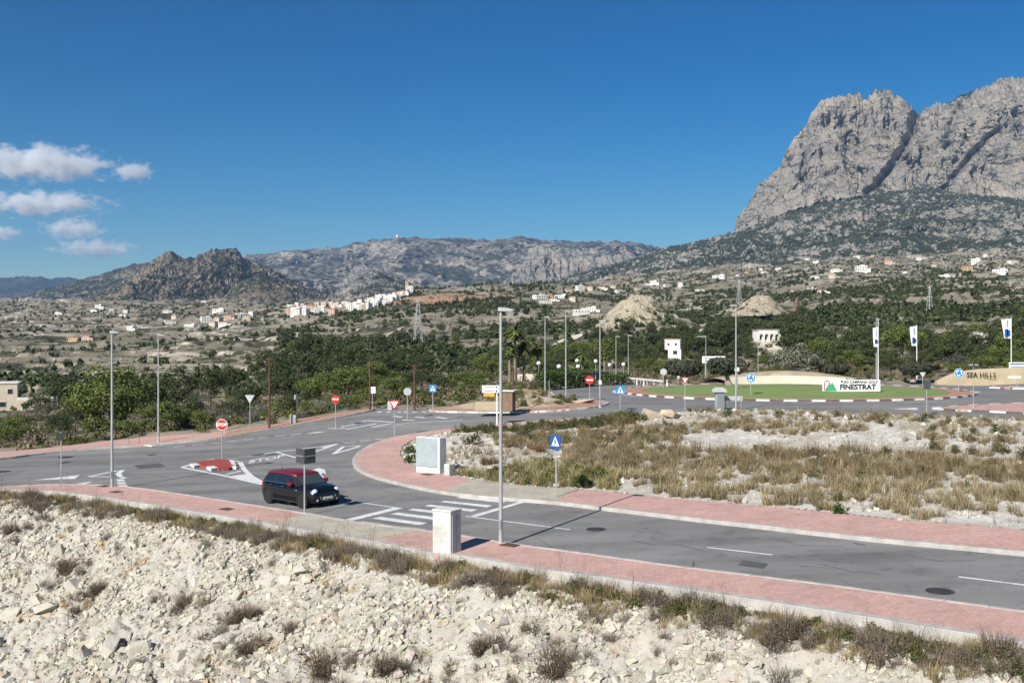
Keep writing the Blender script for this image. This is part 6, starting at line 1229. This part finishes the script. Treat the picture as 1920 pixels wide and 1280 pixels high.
m = MB(); q = [R_(a) for a in range(-60, 220, 20)]; m.prism([(math.cos(a) * .28, math.sin(a) * .3) for a in q] + [(math.cos(a) * .18, math.sin(a) * .2) for a in reversed(q)], -.121, -.113, EMR, (-bw * .425, 0, bh * .68)); m.prism([(-.3, -.55), (-.2, -.55), (-.17, .05), (-.28, .05)], -.1205, -.113, EMR, (-bw * .425, 0, bh * .6)); m.build('emblem_loop', t)
for x in (-bw * .4, bw * .4): MB().box((x, .2, bh * .3), (.08, .3, bh * .8), SIGNBACK).build('support', t)
# sandy name wall at the right
wp = [at(x, 720, 122 + .006 * (x - 1755)) for x in np.linspace(1755, 2000, 22)]
for q in wp: q.z = float(surf(q.x, 118))
hw = [((718 - np.interp(x, [1755, 1775, 1794, 1815, 1841, 1880, 1920, 2000], [715, 705, 698, 694.5, 692, 691, 690.5, 691])) / F * 122 + .05) for x in np.linspace(1755, 2000, 22)]
nw = wall_line('name_wall', 'curved sand coloured wall with dark lettering at the right', 'wall', wp, hw, .6, SANDSTONE, 0)
c = at(1839, 703, 122.1); lettering(nw, 'SEA HILLS', SBLACK, .86, (c.x, 121.95, c.z), sx=.95, bold=.004)
t = thing('info_panel', 'white information panel above the sandy name wall at the right edge', 'sign', B_(1908, 128))
z = EYE - (686 - 640) / F * 128 - t.location.z; MB().box((0, 0, z), (2.2, .08, .95), SWHITE).build('panel', t); MB().box((0, -.05, z + .25), (1.9, .02, .14), SBLUE).box((0, -.05, z - .1), (1.7, .02, .1), ALU).build('text_line', t)
for x in (-.9, .9): MB().box((x, .06, z / 2), (.08, .06, z), GALV).build('leg', t)
p = on_px(1902, 724); t = thing('arrow_board', 'low white board on a post in front of the sandy name wall', 'sign', p); z = (724 - 707) / F * p.y
MB().box((0, 0, z), (1.5, .06, .26), SWHITE).build('panel', t); MB().tube([(.3, .06, 0), (.3, .06, z)], .04, GALV, 6).build('post', t)
# flags
def flag(px_, ytop, yb_, x0, x1, f0, f1, Y, label, seed):
    b = B_(px_, Y); s = F / Y; h = EYE - (ytop - 640) / s - b.z; t = thing('flagpole', label, 'flag', b, 0, 'white banner flags')
    MB().tube([(0, 0, -.2), (0, 0, h)], [.07, .04], SWHITE, 8).build('pole', t)
    w = (x1 - x0) / s; hh = (f1 - f0) / s; zt = EYE - (f0 - 640) / s - b.z; V = []; nx, nz = 8, 14
    for j in range(nz):
        for i in range(nx): u = i / (nx - 1); v = j / (nz - 1); V.append((-w * u * (1 - .22 * v), .10 * math.sin(u * 5 + v * 3 + seed) * u, zt - hh * v - .12 * u * (1 - v)))
    c = link('banner', mesh('banner', V, grid_faces(nz, nx), SWHITE, True), t)
    mk = MB(); cx, cz = -w * .45, zt - hh * .72
    for dx, dz in ((-.1, .22), (.12, .12), (-.1, 0), (.12, -.12), (-.1, -.22)): mk.box((cx + dx * w, -.16, cz + dz * w * 1.2), (w * .34, .02, w * .26), SBLUE, 0)
    mk.build('emblem', c)
    m2 = MB()
    for q in range(6): m2.box((-w * .45, -.15, zt - hh * (.12 + .055 * q)), (w * .16, .02, hh * .032), SBLUE2)
    m2.build('banner_lettering', c)
flag(1646.5, 598, 710, 1636, 1646, 613, 650, 125, 'white banner flag furled narrow, behind the white name board', 1); flag(1719, 609, 676, 1706, 1719, 611, 648, 138, 'white banner flag in front of the round headed pine', 2); flag(1896, 595, 677, 1877, 1895, 597, 634, 130, 'white banner flag at the right edge, the widest of three', 3)
# billboard
b = B_(1338, 140); t = thing('billboard', 'white billboard with lines of print above the topiary trees', 'billboard', b); z = EYE - (674 - 640) / F * 140 - b.z; w_ = 43 / F * 140; h_ = 13 / F * 140
MB().box((0, 0, z), (w_, .15, h_), SWHITE).build('panel', t); MB().box((-w_ * .1, -.09, z + h_ * .2), (w_ * .7, .02, h_ * .1), ALU).build('text_line', t); MB().box((w_ * .3, -.09, z + h_ * .22), (w_ * .3, .025, h_ * .22), SBLUE).build('blue_block', t); MB().box((-w_ * .15, -.09, z - h_ * .18), (w_ * .5, .02, h_ * .18), ALU).build('text_line', t)
for x in (-w_ * .35, w_ * .35): MB().box((x, .1, z / 2), (.14, .1, z), GALV).build('leg', t)
# guard rail and white marker posts at the far arm
p0, p1 = un(1176, 717.5), un(1243, 724); t = thing('guard_rail', 'low pale guard rail along the far arm left of the lawn', 'guard rail', p0, math.atan2(p1.y - p0.y, p1.x - p0.x)); L = (p1 - p0).length
MB().box((L / 2, 0, .62), (L, .06, .26), PLAST).build('rail', t)
for k in range(int(L / 2) + 1): MB().box((k * 2 + .1, .07, .35), (.1, .08, .75), PLAST).build('post', t)
for k, q in enumerate(((1194, 722), (1207, 724), (1251, 726))):
    p = on_px(*q); t = thing('marker_post', ['white marker post at the far arm, leftmost of three', 'white marker post at the far arm, middle one of three', 'white marker post at the far arm, nearest the lawn'][k], 'post', p, 0, 'white marker posts'); MB().box((0, 0, .42), (.16, .12, .84), SWHITE, bev=.03).build('post', t); MB().box((0, -.062, .65), (.1, .01, .14), SRED).build('reflector', t)
# pylons
def pylon(px_, yb, yt, Ymin, label, mat):
    b = land_at(px_, yb, Ymin); h = (yb - yt) / F * b.y; t = thing('power_pylon', label, 'pylon', b, .3, 'lattice pylons'); w = h * .095; m = MB(); tk = max(.1, h * .006)
    lv = [0, .2, .38, .54, .68, .8, .9, 1.0]; wid = lambda q: w * (1 - .85 * q) / 1
    for sx, sy in ((1, 1), (1, -1), (-1, 1), (-1, -1)): m.tube([(sx * wid(0), sy * wid(0), -1), (sx * wid(1), sy * wid(1), h)], tk, mat, 4)
    for a, c in zip(lv[:-1], lv[1:]):
        for sx, sy, ex, ey in ((1, 1, 1, -1), (1, -1, -1, -1), (-1, -1, -1, 1), (-1, 1, 1, 1)): m.tube([(sx * wid(a), sy * wid(a), h * a), (ex * wid(c), ey * wid(c), h * c)], tk * .7, mat, 4); m.tube([(ex * wid(a), ey * wid(a), h * a), (sx * wid(c), sy * wid(c), h * c)], tk * .7, mat, 4)
    m.build('lattice_body', t)
    for q, l in ((.8, .16), (.9, .2), (.985, .13)): MB().tube([(-h * l, 0, h * q), (0, 0, h * q + h * .02), (h * l, 0, h * q)], tk * .9, mat, 4).build('crossarm', t)
pylon(784, 648, 560, 300, 'tall grey lattice pylon in the middle of the scrub hill', GALV); pylon(1386, 572, 526, 500, 'grey lattice pylon on the slope left of the yellow cutting', GALV); pylon(1497, 604, 556, 300, 'reddish lattice pylon above the trees behind the roundabout', RUST); pylon(1743, 588, 538, 300, 'pale lattice pylon standing among the right terraces', GALV); pylon(622, 560, 540, 900, 'thin mast above the roofs of the village', GALV)
# hillside extras: red cliff, yellow mounds, roads on the hill
REDROCK = slope_mat('red_earth_cliff', (0.30, 0.19, 0.13), (0.25, 0.17, 0.12), (0.36, 0.22, 0.15), (0.29, 0.17, 0.115), (0.07, 0.075, 0.045), 0.72, 0.03, 0.05, 0.06, .6, .5, .9, 1.5)
YELLOW = slope_mat('yellow_marl', (0.40, 0.345, 0.25), (0.33, 0.285, 0.21), (0.43, 0.37, 0.27), (0.36, 0.31, 0.225), (0.08, 0.08, 0.045), 0.66, 0.08, 0.12, 0.15, .5, .5, .9, .6)
mountain('red_cliff', [(728, 577), (742, 562), (765, 557), (800, 554), (840, 551), (880, 553), (915, 556), (935, 552), (960, 552), (980, 559), (997, 570), (1010, 582)], [(728, 580), (800, 577), (860, 572), (920, 580), (1010, 584)], 1330, 1380, 1700, REDROCK, 220, 50, 36, 40, 121, gull=.6)
mountain('yellow_mound', [(1116, 608), (1130, 596), (1142, 583), (1152, 577), (1163, 565), (1174, 560), (1186, 553), (1200, 552), (1212, 555), (1222, 556), (1234, 567), (1246, 574), (1258, 588), (1274, 596), (1296, 608)], [(1124, 620), (1280, 618)], 640, 690, 800, YELLOW, 190, 70, 18, 40, 131, gull=1.4, frac=1.4)
mountain('yellow_cutting', [(1358, 586), (1372, 580), (1388, 571), (1400, 563), (1412, 556), (1420, 552), (1428, 554), (1440, 553), (1448, 560), (1458, 570), (1466, 576), (1476, 586)], [(1360, 594), (1474, 590)], 720, 760, 900, YELLOW, 110, 50, 16, 40, 141, gull=1.3, frac=1.4)
mountain('sandy_knoll', [(1780, 566), (1810, 555), (1840, 546), (1860, 545), (1890, 552), (1930, 563)], [(1780, 570), (1930, 570)], 760, 820, 900, YELLOW, 110, 40, 12, 22, 151, gull=.8)
def hill_strip(name, pts, wd, mat, lift=.5):
    P = resample([land_at(*q, 150) for q in pts], 6.0); l = []; V = []
    for i, q in enumerate(P):
        d = (P[min(i + 1, len(P) - 1)] - P[max(i - 1, 0)]); d.z = 0; d.normalize(); n = Vector((-d.y, d.x, 0)) * wd / 2
        for s in (-1, -.33, .33, 1):
            e = q + n * s; V.append((e.x, e.y, float(terrain(np.array([e.x]), np.array([e.y]))[0]) + lift))
    tag(link(name, mesh(name, V, grid_faces(len(P), 4), mat)), kind='structure')
hill_strip('hill_road', [(1044, 651), (1060, 640), (1082, 630), (1102, 625)], 9, PALEWALL, .45); hill_strip('dirt_path', [(712, 640), (722, 632), (740, 624), (757, 615)], 5, EARTH, .8)
# ------------------------------------------------------------------ cars
def car_paint(name, c, rough=.22):
    m = material(name, c, rough=rough, spec=.45); m.node_tree.nodes['Principled BSDF'].inputs['Coat Weight'].default_value = .3; m.node_tree.nodes['Principled BSDF'].inputs['Coat Roughness'].default_value = .05; return m
BLACKP = car_paint('black_car_paint', (0.006, 0.006, 0.009)); REDP = car_paint('dark_red_car_paint', (0.17, 0.006, 0.012), .45); GLASS = material('car_glass', (0.012, 0.016, 0.022), rough=.06, spec=.8); SCREEN = material('windscreen_glass', (0.05, 0.065, 0.065), rough=.05, spec=1.0)
TYRE = material('tyre_rubber', (0.018, 0.018, 0.019), (0.03, 0.03, 0.03), 20, .9); RIM = material('black_alloy', (0.085, 0.085, 0.09), rough=.35, metal=.5); CHROME = material('chrome', (0.75, 0.75, 0.76), rough=.12, metal=1.0); LENS = material('headlamp_lens', (0.80, 0.82, 0.85), rough=.08, spec=.9); TRIM = material('black_trim', (0.02, 0.02, 0.021), rough=.7); TAIL = material('tail_lamp', (0.35, 0.02, 0.02), rough=.2); PLATE = material('number_plate', (0.62, 0.63, 0.60), rough=.5)
def loft(sections, mat, caps=True):
    n = len(sections[0]); V = [p for s in sections for p in s]; Fc = []
    for i in range(len(sections) - 1):
        for k in range(n): a = i * n + k; b = i * n + (k + 1) % n; Fc.append((a, b, b + n, a + n))
    if caps: Fc += [tuple(range(n - 1, -1, -1)), tuple(range((len(sections) - 1) * n, len(sections) * n))]
    m = MB(); m.add(V, Fc, mat); return m
def body_section(x, zb, zt, hw):
    h = zt - zb; half = [(.80, 0), (.96, .07), (1.0, .28), (1.0, .5), (.985, .68), (.955, .84), (.90, .94), (.74, 1.0), (.4, 1.035)]
    return [(x, -hw * a, zb + h * b) for a, b in half] + [(x, 0, zb + h * 1.045)] + [(x, hw * a, zb + h * b) for a, b in reversed(half)]
def make_car(label, loc, rz, body, roof, cap, group=None):
    t = thing('car', label, 'car', loc, rz, group)
    S = [(-1.93, .36, .70, .66), (-1.90, .28, .80, .74), (-1.80, .23, .90, .80), (-1.55, .2, .945, .845), (-1.1, .18, .955, .862), (-.4, .17, .945, .866), (.3, .17, .935, .866), (.85, .17, .945, .862), (1.10, .18, .945, .855), (1.4, .19, .915, .838), (1.62, .21, .875, .81), (1.76, .23, .82, .765), (1.85, .26, .73, .71), (1.90, .31, .62, .64)]
    b = loft([body_section(*s) for s in S], body).build('body', t, smooth=True)
    def gh(z, x0, x1, hw): return [(x1, -hw * .80, z), (x1 - .09, -hw * .97, z), (x0 + .1, -hw * .97, z), (x0, -hw * .8, z), (x0, hw * .8, z), (x0 + .1, hw * .97, z), (x1 - .09, hw * .97, z), (x1, hw * .80, z)]
    loft([gh(.91, -1.82, .92, .845), gh(1.12, -1.70, .66, .775), gh(1.35, -1.50, .42, .69)], TRIM).build('cabin_pillars', t)
    def rs(x, z, hw): return [(x, -hw, z - .07), (x, -hw * .97, z - .02), (x, -hw * .7, z + .015), (x, 0, z + .03), (x, hw * .7, z + .015), (x, hw * .97, z - .02), (x, hw, z - .07), (x, 0, z - .075)]
    r_ = loft([rs(-1.66, 1.32, .58), rs(-1.52, 1.375, .68), rs(-1.0, 1.415, .71), (rs(-.4, 1.425, .712)), rs(.2, 1.405, .70), rs(.44, 1.37, .67), rs(.52, 1.34, .60)], roof).build('roof', t, smooth=True)
    MB().tube([(-1.35, 0, 1.40), (-1.52, 0, 1.66)], [.012, .005], TRIM, 5).build('antenna', r_)
    e = .012
    def quad(nm, pts, mat, par=t):
        m = MB(); m.add(pts, [(0, 1, 2, 3)], mat); return m.build(nm, par)
    def side(x, z, s):  # a point on the side glass plane
        hw = np.interp(z, [.91, 1.12, 1.35], [.82, .752, .67]) + e; return (x, s * hw, z)
    for s in (-1, 1):
        quad('side_window', [side(-1.58, .975, s), side(-.86, .975, s), side(-.86, 1.305, s), side(-1.36, 1.305, s)], GLASS)
        quad('side_window', [side(-.76, .975, s), side(.0, .975, s), side(-.0, 1.31, s), side(-.76, 1.31, s)], GLASS)
        quad('side_window', [side(.06, .975, s), side(.66, .975, s), side(.36, 1.30, s), side(.06, 1.31, s)], GLASS)
        quad('window_trim', [side(-1.58, .945, s), side(.75, .945, s), side(.75, .968, s), side(-1.58, .968, s)], CHROME)
        for x in (.86, -.05): MB().box((x - 1.0, s * .872, .83), (.16, .03, .03), CHROME, bev=.006).build('door_handle', t)
        mo = loft([[(x, s * (.84 + dy) , z) for dy, z in ((.04, 1.0 - hz), (.2 + dw, 1.0 - hz), (.2 + dw, 1.0 + hz), (.04, 1.0 + hz))] for x, hz, dw in ((.42, .05, -.02), (.5, .085, .03), (.6, .07, .02), (.66, .03, -.03))], cap).build('mirror', t, smooth=True)
        MB().lathe([(.175, -.03), (.185, 0), (.17, .035), (.14, .05)], CHROME, n=20, axis='x').build('headlamp_ring', t, (1.735, s * .575, .68)); hl = MB().lathe([(.168, 0), (.16, .06), (.10, .1), (.01, .115)], LENS, n=20, axis='x').build('headlamp', t, (1.745, s * .575, .68), smooth=True)
        MB().lathe([(.06, 0), (.055, .03), (.01, .04)], LENS, n=12, axis='x').build('fog_lamp', t, (1.87, s * .52, .36)); MB().box((.86, s * .872, .74), (.2, .02, .05), CHROME, bev=.005).build('side_vent', t); MB().box((-1.86, s * .66, .74), (.1, .16, .26), TAIL, bev=.02).build('tail_lamp', t)
        MB().box((0, s * .865, .23), (1.85, .05, .1), TRIM, bev=.02).build('sill', t)
        for x in (-1.24, 1.25):
            MB().lathe([(.385, -.02), (.385, .012), (.335, .014), (.335, -.02)], TRIM, (0, 0, 0), 24, 'y', False).build('wheel_arch', t, (x, s * .855, .345)).scale = (1, s, 1)
            w = thing('wheel', None, None, (x, s * .785, .315)); w.parent = t
            MB().lathe([(.20, -.1), (.30, -.105), (.315, -.06), (.315, .06), (.30, .105), (.20, .1)], TYRE, n=26, axis='y').build('tyre', w, smooth=True)
            m = MB(); m.lathe([(.205, -.09), (.205, .07), (.19, .07), (.19, .04), (.02, .04)], RIM, n=20, axis='y')
            for k in range(5): a = k * 1.2566; m.tube([(0, .06, 0), (.19 * math.cos(a), .075, .19 * math.sin(a))], [.03, .022], RIM, 5)
            m.lathe([(.05, .03), (.05, .085), (.01, .09)], RIM, n=10, axis='y'); rim = m.build('rim', w); rim.scale = (1, s, 1)
    def wp(y, q): return (np.interp(q, [0, 1], [.925, .44]) + .012 * (1 - abs(y)) + .012, y * np.interp(q, [0, 1], [.66, .57]), np.interp(q, [0, 1], [.955, 1.335]) + .01)
    quad('windscreen', [wp(-1, 0), wp(1, 0), wp(1, 1), wp(-1, 1)], SCREEN); quad('rear_window', [(-1.815, .62, .99), (-1.815, -.62, .99), (-1.60, -.52, 1.29), (-1.60, .52, 1.29)], GLASS)
    m = MB(); m.lathe([(.222, -.02), (.245, .0), (.245, .03), (.222, .04), (.222, -.02)], CHROME, n=24, axis='x', cap=False); g = m.build('grille_ring', t, (1.92, 0, .48)); g.scale = (1, 1.75, .62)
    g = MB().lathe([(.22, -.02), (.22, .035), (.02, .04)], TRIM, n=24, axis='x').build('grille', t, (1.905, 0, .48)); g.scale = (1, 1.75, .62)
    MB().box((1.955, 0, .45), (.02, .52, .11), PLATE).build('number_plate', t); MB().box((1.84, 0, .30), (.12, 1.15, .1), TRIM, bev=.03).build('lower_grille', t)
    MB().box((-1.92, 0, .62), (.03, .5, .11), PLATE).build('rear_plate', t)
    return t
a, b = un(503, 943.5), un(570, 952); mid = (a + b) / 2; hd = R_(-42); ctr = mid + Vector((-math.sin(hd), math.cos(hd), 0)) * .80
ctr.z = float(surf(ctr.x, ctr.y)) + .003; make_car('black small hatchback with a red roof driving towards the crossing', ctr, hd, BLACKP, REDP, REDP)
GREYP = car_paint('silver_car_paint', (0.45, 0.46, 0.48), .3); NAVY = car_paint('navy_car_paint', (0.012, 0.02, 0.04))
c = B_(1119, 145); make_car('dark parked car behind the short hedge', c, R_(200), NAVY, NAVY, NAVY, 'parked cars behind the hedge'); c = B_(1101, 150); make_car('pale silver parked car behind the no entry sign', c, R_(190), GREYP, GREYP, GREYP, 'parked cars behind the hedge')
# ------------------------------------------------------------------ clouds, beyond the haze
def cloud(label, px_, py_, wpx, hpx, seed, dens=0.0045, Y=21000):
    m = bpy.data.materials.new('cloud_vapour'); m.use_nodes = True; n = m.node_tree.nodes; l = m.node_tree.links; n.remove(n['Principled BSDF'])
    pv = n.new('ShaderNodeVolumePrincipled'); pv.inputs['Color'].default_value = (1, 1, 1, 1); pv.inputs['Anisotropy'].default_value = 0.0
    tc = n.new('ShaderNodeTexCoord'); ln = n.new('ShaderNodeVectorMath'); ln.operation = 'LENGTH'; l.new(tc.outputs['Object'], ln.inputs[0])
    mp = n.new('ShaderNodeMapping'); mp.inputs['Location'].default_value = (seed * 3.1, seed * 1.7, seed); mp.inputs['Scale'].default_value = (wpx / hpx * .75, 1.2, 1.15); l.new(tc.outputs['Object'], mp.inputs[0])
    t = n.new('ShaderNodeTexNoise'); t.inputs['Scale'].default_value = 1.7; t.inputs['Detail'].default_value = 7; t.inputs['Roughness'].default_value = .62; l.new(mp.outputs[0], t.inputs['Vector'])
    def mth(op, a, b):
        k = n.new('ShaderNodeMath'); k.operation = op
        for i, s in ((0, a), (1, b)):
            if isinstance(s, (int, float)): k.inputs[i].default_value = s
            else: l.new(s, k.inputs[i])
        return k.outputs[0]
    sh = mth('SUBTRACT', 1.0, ln.outputs['Value']); v = mth('ADD', mth('MULTIPLY', sh, 1.0), mth('MULTIPLY', mth('SUBTRACT', t.outputs[0], .5), 2.6)); v = mth('MULTIPLY', mth('SUBTRACT', v, .28), 2.4)
    k = n.new('ShaderNodeClamp'); l.new(v, k.inputs[0]); l.new(mth('MULTIPLY', k.outputs[0], dens), pv.inputs['Density']); l.new(pv.outputs[0], n['Material Output'].inputs['Volume'])
    bm = bmesh.new(); bmesh.ops.create_icosphere(bm, subdivisions=3, radius=1.0); me = bpy.data.meshes.new('cloud'); bm.to_mesh(me); bm.free(); me.materials.append(m)
    o = link('cloud', me, None, at(px_, py_, Y)); s = Y / F; o.scale = (wpx / 2 * s, hpx * .9 * s, hpx / 2 * s); return tag(o, label, 'cloud', 'white clouds at the left')
cloud('largest flat based white cloud at the upper left', 80, 308, 330, 84, 1); cloud('long white cloud tapering right, second from the top at left', 75, 382, 330, 62, 2); cloud('small puffy cloud just right of the long tapering one', 140, 428, 150, 50, 3)
cloud('low white cloud nearest the left mountain', 180, 466, 200, 44, 4); cloud('small wisp of cloud right of the largest cloud', 250, 322, 90, 50, 5, .004); cloud('small cloud scrap at the left picture edge', 5, 437, 80, 40, 6)
SC.cycles.volume_step_rate = 1.0; SC.cycles.volume_max_steps = 96
# ------------------------------------------------------------------ the air
hm = bpy.data.materials.new('haze_air'); hm.use_nodes = True; hn = hm.node_tree.nodes; hn.remove(hn['Principled BSDF'])
pv = hn.new('ShaderNodeVolumePrincipled'); pv.inputs['Color'].default_value = (0.38, 0.62, 1.0, 1); pv.inputs['Density'].default_value = 3.4e-5; pv.inputs['Anisotropy'].default_value = 0.2
hm.node_tree.links.new(pv.outputs[0], hn['Material Output'].inputs['Volume'])
tag(MB().box((0, 8500, 720), (40000, 19000, 2100), hm).build('haze'), kind='stuff')
# ------------------------------------------------------------------ tell look-alikes apart by their order in the picture
def _order():
    bpy.context.view_layer.update(); by = {}
    for o in SC.objects:
        if o.parent is None and o.get('label') and o.get('category'): by.setdefault(o['label'], []).append(o)
    for lb, os_ in by.items():
        if 1 < len(os_) <= 70 and len(lb.split()) <= 13:
            os_.sort(key=lambda o: o.location.x / max(1, o.location.y)); n = len(os_)
            for i, o in enumerate(os_):
                sfx = 'th' if 10 <= i + 1 <= 20 else {1: 'st', 2: 'nd', 3: 'rd'}.get((i + 1) % 10, 'th')
                o['label'] = lb + (', leftmost one' if i == 0 else ', rightmost one' if i == n - 1 else f', {i + 1}{sfx} from left')
_order()
